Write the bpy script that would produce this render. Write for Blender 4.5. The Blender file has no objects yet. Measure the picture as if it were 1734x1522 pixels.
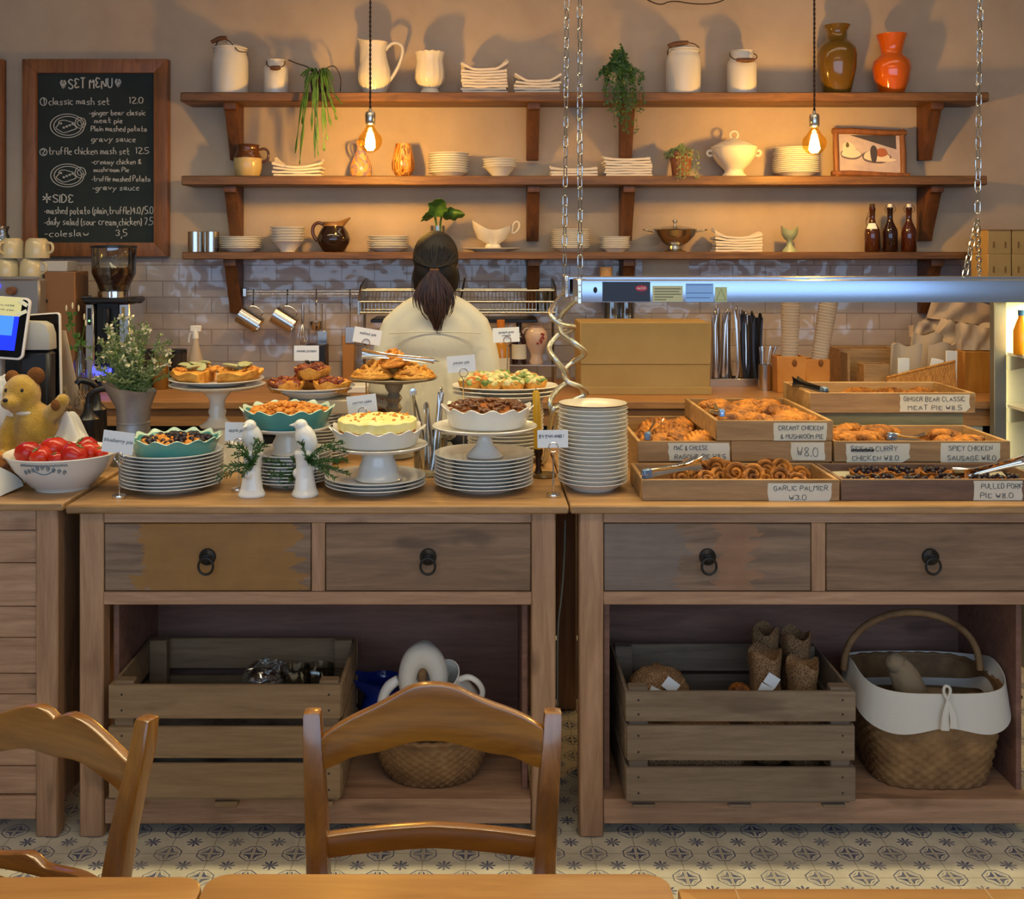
import bpy, bmesh, math, random
from mathutils import Vector, Matrix, Quaternion

# ------------------------------------------------------------------ camera, light, exposure
SC = bpy.context.scene
COL = SC.collection
PI = math.pi
F, CX, CY, H = 1850.0, 815.0, 430.0, 1.52      # focal length and vanishing point (1734x1522 frame), eye height


def C(r, g, b):
    def l(c):
        c /= 255.0
        return c / 12.92 if c <= 0.04045 else ((c + 0.055) / 1.055) ** 2.4
    return (l(r), l(g), l(b))


cam_d = bpy.data.cameras.new('camera')
cam = bpy.data.objects.new('camera', cam_d)
COL.objects.link(cam)
cam.location = (0, 0, H)
cam.rotation_euler = (PI / 2, 0, 0)
cam_d.sensor_width = 36
cam_d.lens = F / 1734 * 36
cam_d.shift_x = (867 - CX) / 1734
cam_d.shift_y = -(761 - CY) / 1734
cam_d.clip_start = 0.05
SC.camera = cam

SC.view_settings.view_transform = 'Standard'
SC.view_settings.look = 'None'
SC.view_settings.gamma = 1
SC.view_settings.exposure = 0.0
SC.view_settings.use_curve_mapping = False
SC.cycles.use_denoising = True
SC.cycles.max_bounces = 8
SC.cycles.sample_clamp_indirect = 4

W = bpy.data.worlds.new('sky')
SC.world = W
W.use_nodes = True
W.node_tree.nodes['Background'].inputs[0].default_value = (0.55, 0.72, 1.0, 1)
W.node_tree.nodes['Background'].inputs[1].default_value = 1.0


def area(name, loc, rot, sx, sy, power, color, spread=180):
    d = bpy.data.lights.new(name, 'AREA')
    d.shape = 'RECTANGLE'
    d.size, d.size_y = sx, sy
    d.energy = power
    d.color = color
    d.spread = math.radians(spread)
    o = bpy.data.objects.new(name, d)
    COL.objects.link(o)
    o.location = loc
    o.rotation_euler = rot
    return o


# daylight through the shop window behind the camera, and the ceiling lamps of the room
area('window_daylight', (0.1, -1.58, 1.75), (PI / 2, 0, 0), 6.8, 1.7, 80, (0.46, 0.68, 1.0))
area('ceiling_lamp_dining', (0.3, 1.1, 2.92), (0, 0, 0), 2.6, 0.5, 20, (1.0, 0.82, 0.56))
area('ceiling_lamp_counter', (-0.2, 3.10, 2.92), (0, 0, 0), 4.6, 0.08, 46, (1.0, 0.84, 0.50), 140)
area('ceiling_lamp_kitchen', (0.6, 4.3, 2.92), (0, 0, 0), 3.2, 0.3, 6, (1.0, 0.84, 0.66))

# ------------------------------------------------------------------ materials
MATS = {}


class NT:
    def __init__(s, name):
        s.m = bpy.data.materials.new(name)
        s.m.use_nodes = True
        s.t = s.m.node_tree
        s.b = s.t.nodes['Principled BSDF']

    def n(s, kind, **kw):
        x = s.t.nodes.new(kind)
        for k, v in kw.items():
            setattr(x, k, v)
        return x

    def l(s, a, b):
        s.t.links.new(a, b)

    def val(s, inp, v):
        if isinstance(v, (int, float)):
            inp.default_value = v
        else:
            s.l(v, inp)

    def math(s, op, a, b=None, c=None):
        x = s.n('ShaderNodeMath', operation=op)
        s.val(x.inputs[0], a)
        if b is not None:
            s.val(x.inputs[1], b)
        if c is not None:
            s.val(x.inputs[2], c)
        return x.outputs[0]

    def coord(s, scale=(1, 1, 1), rot=(0, 0, 0), rand=True, which='Object'):
        tc = s.n('ShaderNodeTexCoord')
        mp = s.n('ShaderNodeMapping')
        mp.inputs['Scale'].default_value = scale
        mp.inputs['Rotation'].default_value = rot
        s.l(tc.outputs[which], mp.inputs['Vector'])
        if rand:
            oi = s.n('ShaderNodeObjectInfo')
            k = s.math('MULTIPLY', oi.outputs['Random'], 37.0)
            s.l(k, mp.inputs['Location'])
        return mp.outputs['Vector']

    def noise(s, vec, scale, detail=4, rough=0.55, dist=0.0):
        x = s.n('ShaderNodeTexNoise')
        x.inputs['Scale'].default_value = scale
        x.inputs['Detail'].default_value = detail
        x.inputs['Roughness'].default_value = rough
        x.inputs['Distortion'].default_value = dist
        if vec is not None:
            s.l(vec, x.inputs['Vector'])
        return x.outputs['Fac']

    def ramp(s, fac, stops):
        x = s.n('ShaderNodeValToRGB')
        e = x.color_ramp.elements
        while len(e) > 1:
            e.remove(e[-1])
        for i, (p, c) in enumerate(stops):
            el = e[0] if i == 0 else e.new(p)
            el.position = p
            el.color = (*c, 1)
        s.l(fac, x.inputs['Fac'])
        return x.outputs['Color']

    def mix(s, fac, a, b):
        x = s.n('ShaderNodeMix', data_type='RGBA')
        s.val(x.inputs[0], fac)
        for i, v in ((6, a), (7, b)):
            if isinstance(v, tuple):
                x.inputs[i].default_value = (*v, 1)
            else:
                s.l(v, x.inputs[i])
        return x.outputs[2]

    def bump(s, h, strength=0.3, dist=0.01):
        x = s.n('ShaderNodeBump')
        x.inputs['Strength'].default_value = strength
        x.inputs['Distance'].default_value = dist
        s.l(h, x.inputs['Height'])
        s.l(x.outputs[0], s.b.inputs['Normal'])

    def base(s, col):
        if isinstance(col, tuple):
            s.b.inputs['Base Color'].default_value = (*col, 1)
        else:
            s.l(col, s.b.inputs['Base Color'])


def mat(name, col, rough=0.5, metal=0.0, col2=None, ns=20, bump=0, bs=60, bd=0.004, coat=0, emit=None, es=1.0,
        trans=0, ior=1.45, sheen=0, sss=0, lo=0.35, hi=0.65, stretch=(1, 1, 1), dist=0.0):
    if name in MATS:
        return MATS[name]
    t = NT(name)
    b = t.b
    if col2 is not None:
        v = t.coord(stretch)
        t.base(t.ramp(t.noise(v, ns, 5, 0.6, dist), [(lo, col), (hi, col2)]))
    else:
        t.base(tuple(col))
    b.inputs['Roughness'].default_value = rough
    b.inputs['Metallic'].default_value = metal
    b.inputs['IOR'].default_value = ior
    if coat:
        b.inputs['Coat Weight'].default_value = coat
        b.inputs['Coat Roughness'].default_value = 0.12
    if trans:
        b.inputs['Transmission Weight'].default_value = trans
    if sheen:
        b.inputs['Sheen Weight'].default_value = sheen
    if sss:
        b.inputs['Subsurface Weight'].default_value = sss
        b.inputs['Subsurface Radius'].default_value = (0.01, 0.006, 0.004)
    if emit:
        b.inputs['Emission Color'].default_value = (*emit, 1)
        b.inputs['Emission Strength'].default_value = es
    if bump:
        t.bump(t.noise(t.coord(stretch), bs, 4), bump, bd)
    MATS[name] = t.m
    return t.m


def wood(name, c1, c2, axis='X', rough=0.6, scale=1.0, knots=0.5, coat=0, dark=None, bump=0.25):
    if name in MATS:
        return MATS[name]
    t = NT(name)
    st = {'X': (1.2, 14, 14), 'Y': (14, 1.2, 14), 'Z': (14, 14, 1.2)}[axis]
    v = t.coord(tuple(k * scale for k in st))
    g = t.noise(v, 2.2, 7, 0.62, 0.9)
    fine = t.noise(v, 11, 4, 0.7, 0.2)
    col = t.ramp(t.math('MULTIPLY_ADD', fine, 0.28, t.math('MULTIPLY', g, 0.8)),
                 [(0.36, c1), (0.54, tuple((a + b) / 2 for a, b in zip(c1, c2))), (0.70, c2)])
    # knots, checks and stains of the boards
    kv = t.coord(tuple(k * scale for k in {'X': (2.5, 6, 6), 'Y': (6, 2.5, 6), 'Z': (6, 6, 2.5)}[axis]))
    kn = t.ramp(t.noise(kv, 1.9, 2, 0.4), [(0.66, (0, 0, 0)), (0.74, (1, 1, 1))])
    dk = dark or tuple(a * 0.45 for a in c1)
    col = t.mix(t.math('MULTIPLY', kn, knots), col, dk)
    t.base(col)
    t.b.inputs['Roughness'].default_value = rough
    if coat:
        t.b.inputs['Coat Weight'].default_value = coat
        t.b.inputs['Coat Roughness'].default_value = 0.15
    t.bump(fine, bump, 0.002)
    MATS[name] = t.m
    return t.m


def glassy(name, tint=(1, 1, 1), refl=0.12, rough=0.03, edge=0.75):
    """thin-walled glass: light passes through tinted, with a sharp reflection"""
    if name in MATS:
        return MATS[name]
    t = NT(name)
    tr = t.n('ShaderNodeBsdfTransparent')
    tr.inputs[0].default_value = (*tint, 1)
    gl = t.n('ShaderNodeBsdfGlossy')
    gl.inputs['Roughness'].default_value = rough
    fr = t.n('ShaderNodeLayerWeight')
    fr.inputs[0].default_value = 0.35
    f = t.math('ADD', t.math('MULTIPLY', fr.outputs['Fresnel'], edge), refl)
    mx = t.n('ShaderNodeMixShader')
    t.l(f, mx.inputs[0])
    t.l(tr.outputs[0], mx.inputs[1])
    t.l(gl.outputs[0], mx.inputs[2])
    t.l(mx.outputs[0], t.t.nodes['Material Output'].inputs['Surface'])
    MATS[name] = t.m
    return t.m


# ------------------------------------------------------------------ mesh helpers
def rot(rx=0, ry=0, rz=0, loc=(0, 0, 0), s=(1, 1, 1)):
    from mathutils import Euler
    return Matrix.Translation(loc) @ Euler((rx, ry, rz)).to_matrix().to_4x4() @ Matrix.Diagonal((*s, 1))


def wob(x, y, z, k=0.0):
    return (math.sin(x * 1.7 + k) * math.cos(y * 2.3 - k * 1.3) + math.sin(z * 2.9 + k * 0.7) * math.cos(x * 3.1 + y + k)
            + 0.5 * math.sin(y * 5.3 + z * 4.1 + k * 2.1)) / 2.5


class MB:
    def __init__(s):
        s.v, s.f, s.m = [], [], []

    def add(s, vs, fs, mi=0, M=None):
        o = len(s.v)
        s.v += [tuple(M @ Vector(p)) for p in vs] if M is not None else [tuple(p) for p in vs]
        s.f += [tuple(i + o for i in f) for f in fs]
        s.m += [mi] * len(fs)
        return s

    def box(s, x0, x1, y0, y1, z0, z1, c=0.002, mi=0, M=None):
        lo, hi = (min(x0, x1), min(y0, y1), min(z0, z1)), (max(x0, x1), max(y0, y1), max(z0, z1))
        c = min(c, *(0.3 * (h - l) for l, h in zip(lo, hi)))
        vs, fs = [], []
        for i in range(8):
            for a in range(3):
                p = []
                for k in range(3):
                    b = (i >> k) & 1
                    e = hi[k] if b else lo[k]
                    p.append(e if k == a else e + (-c if b else c))
                vs.append(p)
        ix = lambda i, a: i * 3 + a
        for a in range(3):
            b, d = (a + 1) % 3, (a + 2) % 3
            for sd in (0, 1):
                q = [(sd << a) | (u << b) | (w << d) for u, w in ((0, 0), (1, 0), (1, 1), (0, 1))]
                fs.append([ix(i, a) for i in (q if sd else q[::-1])])
            for u in (0, 1):
                for w in (0, 1):
                    i = (u << b) | (w << d)
                    j = i | (1 << a)
                    q = [ix(i, b), ix(j, b), ix(j, d), ix(i, d)]
                    fs.append(q if u == w else q[::-1])
        for i in range(8):
            q = [ix(i, 0), ix(i, 1), ix(i, 2)]
            fs.append(q if bin(i).count('1') % 2 else q[::-1])
        return s.add(vs, fs, mi, M)

    def lathe(s, prof, seg=32, mi=0, M=None, fn=None, mis=None):
        vs, fs, fm, rings = [], [], [], []
        for i, (r, z) in enumerate(prof):
            if r < 1e-6:
                rings.append([len(vs)])
                vs.append((0, 0, z))
            else:
                ring = []
                for k in range(seg):
                    a = 2 * PI * k / seg
                    rr, zz = fn(a, i, r, z) if fn else (r, z)
                    ring.append(len(vs))
                    vs.append((rr * math.cos(a), rr * math.sin(a), zz))
                rings.append(ring)
        for i in range(len(rings) - 1):
            A, B = rings[i], rings[i + 1]
            m_ = mis[i] if mis else mi
            for k in range(seg):
                k2 = (k + 1) % seg
                if len(A) == 1 and len(B) == 1:
                    break
                if len(A) == 1:
                    fs.append((A[0], B[k2], B[k]))
                elif len(B) == 1:
                    fs.append((A[k], A[k2], B[0]))
                else:
                    fs.append((A[k], A[k2], B[k2], B[k]))
                fm.append(m_)
        s.add(vs, fs, mi, M)
        s.m[-len(fs):] = fm
        return s

    def tube(s, pts, r=0.01, seg=8, closed=False, mi=0, M=None, flat=None):
        pts = [Vector(p) for p in pts]
        n = len(pts)
        if isinstance(r, (list, tuple)):
            rs = []
            for i in range(n):
                f = i / max(n - 1, 1) * (len(r) - 1)
                j = min(int(f), len(r) - 2)
                rs.append(r[j] + (r[j + 1] - r[j]) * (f - j))
        else:
            rs = [r] * n
        tans = []
        for i in range(n):
            a = pts[i - 1] if (i > 0 or closed) else pts[i]
            b = pts[(i + 1) % n] if (i < n - 1 or closed) else pts[i]
            t = (b - a)
            tans.append(t.normalized() if t.length > 1e-9 else Vector((0, 0, 1)))
        up = Vector((0, 1, 0)) if abs(tans[0].y) < 0.9 else Vector((1, 0, 0))
        nr = (up - tans[0] * up.dot(tans[0])).normalized()
        vs, fs = [], []
        for i in range(n):
            if i > 0:
                nr = (nr - tans[i] * nr.dot(tans[i]))
                nr = nr.normalized() if nr.length > 1e-6 else tans[i].orthogonal().normalized()
            bi = tans[i].cross(nr)
            for k in range(seg):
                a = 2 * PI * k / seg + (PI / 4 if seg == 4 else 0)
                ca, sa = math.cos(a), math.sin(a)
                if flat:
                    ca *= flat
                vs.append(pts[i] + (nr * ca + bi * sa) * rs[i])
        m = n if closed else n - 1
        for i in range(m):
            for k in range(seg):
                a, b = i * seg + k, i * seg + (k + 1) % seg
                c, d = ((i + 1) % n) * seg + (k + 1) % seg, ((i + 1) % n) * seg + k
                fs.append((a, d, c, b))
        if not closed:
            fs.append(tuple(range(seg)))
            fs.append(tuple((n - 1) * seg + k for k in reversed(range(seg))))
        return s.add(vs, fs, mi, M)

    def prism(s, poly, y0, y1, mi=0, M=None):
        n = len(poly)
        vs = [(x, y0, z) for x, z in poly] + [(x, y1, z) for x, z in poly]
        fs = [tuple(range(n)), tuple(range(2 * n - 1, n - 1, -1))]
        fs += [(i, n + i, n + (i + 1) % n, (i + 1) % n) for i in range(n)]
        return s.add(vs, fs, mi, M)

    def ell(s, c=(0, 0, 0), r=(1, 1, 1), seg=20, rings=12, amp=0, freq=3, k=0, mi=0, M=None):
        vs, fs = [], []
        if isinstance(r, (int, float)):
            r = (r, r, r)
        for i in range(rings + 1):
            ph = PI * i / rings
            for j in range(seg):
                th = 2 * PI * j / seg
                x, y, z = math.sin(ph) * math.cos(th), math.sin(ph) * math.sin(th), math.cos(ph)
                g = 1 + amp * wob(x * freq, y * freq, z * freq, k)
                vs.append((c[0] + x * r[0] * g, c[1] + y * r[1] * g, c[2] + z * r[2] * g))
        for i in range(rings):
            for j in range(seg):
                j2 = (j + 1) % seg
                if i == 0:
                    fs.append((i * seg, (i + 1) * seg + j, (i + 1) * seg + j2))
                elif i == rings - 1:
                    fs.append((i * seg + j, (i + 1) * seg, i * seg + j2))
                else:
                    fs.append((i * seg + j, (i + 1) * seg + j, (i + 1) * seg + j2, i * seg + j2))
        return s.add(vs, fs, mi, M)

    def surf(s, fn, nu, nv, mi=0, M=None, thick=0.0):
        """a sheet fn(u,v) -> xyz; with thick it becomes a closed slab offset along -normal"""
        P = [[Vector(fn(i / nu, j / nv)) for j in range(nv + 1)] for i in range(nu + 1)]
        vs = [p for row in P for p in row]
        w = nv + 1
        fs = [(i * w + j, (i + 1) * w + j, (i + 1) * w + j + 1, i * w + j + 1) for i in range(nu) for j in range(nv)]
        if thick:
            o = len(vs)
            for i in range(nu + 1):
                for j in range(nv + 1):
                    du = P[min(i + 1, nu)][j] - P[max(i - 1, 0)][j]
                    dv = P[i][min(j + 1, nv)] - P[i][max(j - 1, 0)]
                    nn = du.cross(dv)
                    nn = nn.normalized() if nn.length > 1e-12 else Vector((0, 0, 1))
                    vs.append(P[i][j] - nn * thick)
            fs += [tuple(o + k for k in reversed(f)) for f in fs[:]]
            for i in range(nu):
                for j in (0, nv):
                    fs.append((i * w + j, o + i * w + j, o + (i + 1) * w + j, (i + 1) * w + j))
            for j in range(nv):
                for i in (0, nu):
                    fs.append((i * w + j, o + i * w + j, o + i * w + j + 1, i * w + j + 1))
        return s.add(vs, fs, mi, M)

    def mesh(s, name, mats, angle=38, bevel=0, recalc=True):
        me = bpy.data.meshes.new(name)
        me.from_pydata(s.v, [], s.f)
        mats = mats if isinstance(mats, (list, tuple)) else [mats]
        for m_ in mats:
            me.materials.append(m_)
        if len(mats) > 1:
            me.polygons.foreach_set('material_index', s.m)
        bm = bmesh.new()
        bm.from_mesh(me)
        if recalc:
            bmesh.ops.recalc_face_normals(bm, faces=bm.faces)
        if bevel:
            ed = [e for e in bm.edges if len(e.link_faces) == 2 and e.calc_face_angle(0) > math.radians(35)]
            bmesh.ops.bevel(bm, geom=ed, offset=bevel, segments=2, affect='EDGES', profile=0.6)
        bm.to_mesh(me)
        bm.free()
        me.shade_smooth()
        me.set_sharp_from_angle(angle=math.radians(angle))
        me.update()
        return me

    def build(s, name, mats, parent=None, loc=(0, 0, 0), rz=0, label=None, **kw):
        return put(name, s.mesh(name, mats, **kw), parent, loc, rz, label)


def put(name, me, parent=None, loc=(0, 0, 0), rz=0, label=None):
    o = bpy.data.objects.new(name, me)
    COL.objects.link(o)
    if parent is not None:
        o.parent = parent
    o.location = loc
    o.rotation_euler = (0, 0, rz) if isinstance(rz, (int, float)) else rz
    if label:
        o['label'] = label
    return o


def organic(mb, name, mats, voxel=0.006, smooth=6):
    """fuse overlapping volumes into one continuous skin"""
    me = mb.mesh(name + '_source', mats)
    o = bpy.data.objects.new('temporary', me)
    COL.objects.link(o)
    r = o.modifiers.new('r', 'REMESH')
    r.mode = 'VOXEL'
    r.voxel_size = voxel
    if smooth:
        sm = o.modifiers.new('s', 'SMOOTH')
        sm.iterations = smooth
        sm.factor = 0.5
    dg = bpy.context.evaluated_depsgraph_get()
    dg.update()
    out = bpy.data.meshes.new_from_object(o.evaluated_get(dg))
    out.name = name
    bpy.data.objects.remove(o)
    bpy.data.meshes.remove(me)
    out.materials.clear()
    for m_ in (mats if isinstance(mats, (list, tuple)) else [mats]):
        out.materials.append(m_)
    out.shade_smooth()
    return out


def thing(name, label, cat, loc=(0, 0, 0), rz=0, group=None):
    o = bpy.data.objects.new(name, None)
    o.empty_display_size = 0.05
    COL.objects.link(o)
    o.location = loc
    o.rotation_euler = (0, 0, rz) if isinstance(rz, (int, float)) else rz
    o['label'] = label
    o['category'] = cat
    if group:
        o['group'] = group
    return o


def tag(o, label, cat, group=None, kind=None):
    o['label'] = label
    o['category'] = cat
    if group:
        o['group'] = group
    if kind:
        o['kind'] = kind
    return o


def struct(o, kind='structure'):
    o['kind'] = kind
    return o


def dup(root, loc, rz=None, label=None, group=None, scale=None):
    r = root.copy()
    COL.objects.link(r)
    r.location = loc
    if rz is not None:
        r.rotation_euler = (0, 0, rz) if isinstance(rz, (int, float)) else rz
    if label:
        r['label'] = label
    if group:
        r['group'] = group
    if scale:
        r.scale = (scale, scale, scale) if isinstance(scale, (int, float)) else scale
    for ch in list(root.children):
        c = ch.copy()
        COL.objects.link(c)
        c.parent = r
        for g in list(ch.children):
            d = g.copy()
            COL.objects.link(d)
            d.parent = c
    return r


def X(px, D):
    return (px - CX) * D / F


def Z(py, D):
    return H - (py - CY) * D / F


def Pt(px, py, D):
    return Vector((X(px, D), D, Z(py, D)))


ORD = ['first', 'second', 'third', 'fourth', 'fifth', 'sixth', 'seventh', 'eighth', 'ninth', 'tenth', 'eleventh', 'twelfth',
       'thirteenth', 'fourteenth', 'fifteenth', 'sixteenth', 'seventeenth', 'eighteenth', 'nineteenth', 'twentieth']


def nth(i, n, a='from top'):
    """i counts from the bottom; wording counts from the top"""
    if i == n - 1:
        return 'topmost'
    if i == 0:
        return 'lowest'
    return ORD[n - 1 - i] + ' ' + a


def nleft(i, n):
    return 'leftmost' if i == 0 else 'rightmost' if i == n - 1 else ORD[i] + ' from the left'


def chaikin(p, n=2, closed=False):
    for _ in range(n):
        q = [] if closed else [p[0]]
        m = len(p)
        for i in range(m if closed else m - 1):
            a, b = Vector(p[i]), Vector(p[(i + 1) % m])
            q += [a * 0.75 + b * 0.25, a * 0.25 + b * 0.75]
        if not closed:
            q.append(p[-1])
        p = q
    return [Vector(x) for x in p]


# ------------------------------------------------------------------ handwriting: one pen stroke list per character
GL = {
    'A': '02 28 42;14 34', 'B': '02 08 38 47 46 35 05;35 44 43 32 02', 'C': '47 28 07 03 22 43', 'D': '02 08 28 46 44 22 02',
    'E': '47 18 06 25 04 12 43', 'F': '48 08 02;05 35', 'G': '47 28 07 03 22 43 45 25', 'H': '08 02;48 42;05 45', 'I': '08 02',
    'J': '48 43 22 03', 'K': '08 02;48 05 42', 'L': '08 02 42', 'M': '02 08 25 48 42', 'N': '02 08 42 48',
    'O': '28 07 03 22 43 47 28', 'P': '02 08 38 47 46 35 05', 'R': '02 08 38 47 46 35 05;25 42', 'S': '47 28 07 06 44 43 22 03',
    'T': '08 48;28 22', 'U': '08 03 22 43 48', 'V': '08 22 48', 'W': '08 12 25 32 48', 'X': '08 42;48 02', 'Y': '08 25 48;25 22',
    'Z': '08 48 02 42', '0': '28 07 03 22 43 47 28', '1': '17 28 22', '2': '07 28 47 46 02 42', '3': '07 28 47 46 25 44 43 22 03',
    '4': '32 38 04 44', '5': '48 08 05 35 44 43 22 02', '6': '38 05 03 22 43 44 25 04', '7': '08 48 12',
    '8': '25 07 28 47 25 03 22 43 25', '9': '46 27 06 25 46 32',
    'a': '35 15 04 03 12 23 35;35 32 42', 'b': '08 02 22 33 34 25 05', 'c': '35 15 04 03 12 32', 'd': '35 15 04 03 12 32;38 32',
    'e': '04 34 35 15 04 03 12 32', 'f': '38 28 17 12;05 35', 'g': '35 15 04 03 12 32;35 31 20 00', 'h': '08 02;05 25 34 32',
    'i': '05 02;07 06', 'k': '08 02;35 04 32', 'l': '08 02', 'm': '02 05 15 24 22;24 35 44 42', 'n': '02 05 25 34 32',
    'o': '15 04 03 12 22 33 34 25 15', 'p': '05 00;05 25 34 33 22 02', 'r': '05 02;04 15 35', 's': '35 15 04 33 22 02',
    't': '18 12 32;05 35', 'u': '05 03 12 32;35 32', 'v': '05 22 45', 'w': '05 12 24 32 45', 'y': '05 22;45 00',
    '(': '18 06 03 11', ')': '08 16 13 01', '/': '01 38', '.': '02 03', ',': '12 00', '-': '04 24', '&': '42 06 28 37 03 12 44',
    '!': '08 04;02 03', '*': '28 22;06 44;46 04', '<': '22 06 17 18 26 38 37 46 22;14 27;33 27;22 26', '~': '08 12 25 32 48;05 45', 'x': '05 32;35 02',
}


def write(mb, text, x0, x1, zb, h, y, r, seed=0, mi=0, slope=0.0):
    """fit text between x0 and x1 on baseline zb, cap height h, in the plane y"""
    rng = random.Random(seed + len(text) * 7)
    items, cur = [], 0.0
    for ch in text:
        if ch == ' ':
            cur += 2.6
            continue
        st = [[(int(q[0]), int(q[1])) for q in s_.split()] for s_ in GL[ch].split(';')]
        mx = max(p[0] for s_ in st for p in s_)
        items.append((cur, st))
        cur += mx + 1.5
    k = (x1 - x0) / max(cur - 1.5, 1)
    hz = h / 6.0
    for cx, st in items:
        dz = rng.uniform(-0.4, 0.4)
        sc = rng.uniform(0.92, 1.08)
        for s_ in st:
            pts = []
            for px, pz in s_:
                gx = x0 + (cx + px + rng.uniform(-.15, .15)) * k
                pts.append((gx, y, zb + (pz - 2 + dz) * hz * sc + slope * (gx - x0)))
            if len(pts) > 2:
                pts = chaikin(pts, 1)
            mb.tube(pts, r, 4, mi=mi)
    return mb


def printed(text, size, mat_, parent, name='lettering', loc=(0, 0, 0), rz=0, shear=0.25, extrude=0.0002):
    """small typeset lettering, centred, in the local XZ plane facing -Y"""
    cu = bpy.data.curves.new('lettering_curve', 'FONT')
    cu.body = text
    cu.size = size
    cu.shear = shear
    cu.align_x = 'CENTER'
    cu.align_y = 'CENTER'
    cu.extrude = extrude
    cu.resolution_u = 2
    o = bpy.data.objects.new('temporary', cu)
    COL.objects.link(o)
    dg = bpy.context.evaluated_depsgraph_get()
    dg.update()
    me = bpy.data.meshes.new_from_object(o.evaluated_get(dg))
    bpy.data.objects.remove(o)
    bpy.data.curves.remove(cu)
    me.transform(Matrix.Rotation(PI / 2, 4, 'X'))
    me.materials.clear()
    me.materials.append(mat_)
    me.name = name
    return put(name, me, parent, loc, rz)
# ------------------------------------------------------------------ shared materials
M = {}
M['plaster'] = mat('plaster', C(176, 156, 134), 0.85, col2=C(194, 174, 150), ns=3, bump=0.15, bs=25, bd=0.004, lo=0.3, hi=0.7)
M['paint'] = mat('off_white_paint', C(200, 190, 175), 0.8)
M['shelfwood'] = wood('shelf_wood', C(76, 48, 22), C(134, 92, 48), 'X', 0.5, 1, 0.6)
M['bracketwood'] = wood('bracket_wood', C(70, 40, 18), C(112, 68, 34), 'Z', 0.5)
M['pine'] = wood('pale_cabinet_wood', C(142, 104, 76), C(186, 146, 112), 'X', 0.6, 1, 0.55)
M['pineZ'] = wood('pale_cabinet_wood_upright', C(140, 102, 72), C(182, 142, 106), 'Z', 0.6, 1, 0.55)
M['toptimber'] = wood('counter_top_wood', C(134, 98, 60), C(184, 142, 92), 'X', 0.5, 1, 0.5)
M['drawerwood'] = wood('drawer_wood', C(104, 78, 56), C(142, 110, 82), 'X', 0.6, 1, 0.6)
M['darkwood'] = wood('dark_interior_wood', C(116, 82, 68), C(146, 106, 88), 'X', 0.75)
M['cratewood'] = wood('crate_wood', C(122, 96, 66), C(154, 126, 92), 'X', 0.8, 1, 0.4)
M['crateold'] = wood('crate_wood_weathered', C(108, 90, 70), C(140, 120, 98), 'X', 0.85, 1, 0.4)
M['traywood'] = wood('tray_wood', C(136, 100, 60), C(176, 138, 90), 'X', 0.55, 1, 0.35)
M['traydark'] = wood('tray_wood_brown', C(92, 66, 48), C(128, 96, 72), 'X', 0.55, 1, 0.35)
M['chairwood'] = wood('varnished_chair_wood', C(112, 66, 16), C(162, 104, 34), 'X', 0.26, 0.7, 0.45, coat=0.8, bump=0.05)
M['chairwoodZ'] = wood('varnished_chair_wood_upright', C(112, 66, 16), C(162, 104, 34), 'Z', 0.26, 0.7, 0.45, coat=0.8, bump=0.05)
M['tablewood'] = wood('table_top_wood', C(164, 108, 46), C(200, 146, 74), 'X', 0.38, 0.6, 0.15, coat=0.25, bump=0.06)
M['backtop'] = wood('back_counter_wood', C(140, 96, 54), C(180, 130, 80), 'X', 0.5)
M['boardframe'] = wood('board_frame_wood', C(104, 62, 28), C(148, 94, 50), 'Z', 0.45)
M['black'] = mat('black_void', C(26, 22, 20), 0.8)
M['china'] = mat('white_china', C(228, 224, 214), 0.18, coat=0.3)
M['chinawarm'] = mat('cream_china', C(226, 216, 196), 0.22, coat=0.2)
M['chinabrown'] = mat('brown_rim_glaze', C(84, 54, 34), 0.3)
M['enamel'] = mat('white_enamel', C(214, 208, 196), 0.3, coat=0.2)
M['teal'] = mat('teal_glaze', C(70, 142, 138), 0.25, coat=0.3)
M['tealrim'] = mat('pale_glazed_rim', C(196, 220, 196), 0.25)
M['steel'] = mat('steel', (0.62, 0.60, 0.57), 0.22, 1.0)
M['chrome'] = mat('chrome', (0.75, 0.75, 0.75), 0.1, 1.0)
M['zinc'] = mat('zinc', (0.30, 0.30, 0.30), 0.42, 0.7, col2=(0.40, 0.40, 0.40), ns=12)
M['iron'] = mat('black_iron', (0.03, 0.028, 0.026), 0.4, 0.7)
M['rustwire'] = mat('rusty_wire', C(66, 48, 36), 0.6, 0.3)
M['cloth'] = mat('napkin_cloth', C(224, 212, 194), 0.9, sheen=0.2, bump=0.2, bs=120)
M['linen'] = mat('white_linen', C(206, 200, 188), 0.92, bump=0.2, bs=90)
M['card'] = mat('white_card', C(236, 236, 232), 0.6)
M['ink'] = mat('black_ink', C(34, 30, 34), 0.7)
M['kraft'] = mat('kraft_card', C(164, 134, 82), 0.8, col2=C(172, 142, 90), ns=6)
M['kraftdark'] = mat('kraft_card_edge', C(120, 88, 50), 0.8)
M['tape'] = mat('paper_label_tape', C(206, 198, 176), 0.7, col2=C(214, 208, 190), ns=8)
M['greenleaf'] = mat('green_leaf', C(58, 96, 34), 0.5, col2=C(86, 124, 48), ns=30)
M['darkleaf'] = mat('dark_green_leaf', C(36, 70, 26), 0.45, col2=C(62, 100, 36), ns=30)
M['paleleaf'] = mat('grey_green_leaf', C(112, 128, 74), 0.55, col2=C(142, 152, 96), ns=30)
M['terracotta'] = mat('terracotta', C(136, 78, 50), 0.8, col2=C(158, 100, 70), ns=14)
M['blackplastic'] = mat('black_plastic', C(26, 26, 30), 0.35)
M['greyplastic'] = mat('grey_plastic', C(168, 164, 160), 0.4)
M['glass'] = glassy('clear_glass', (0.94, 0.96, 0.95), 0.06)
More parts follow.
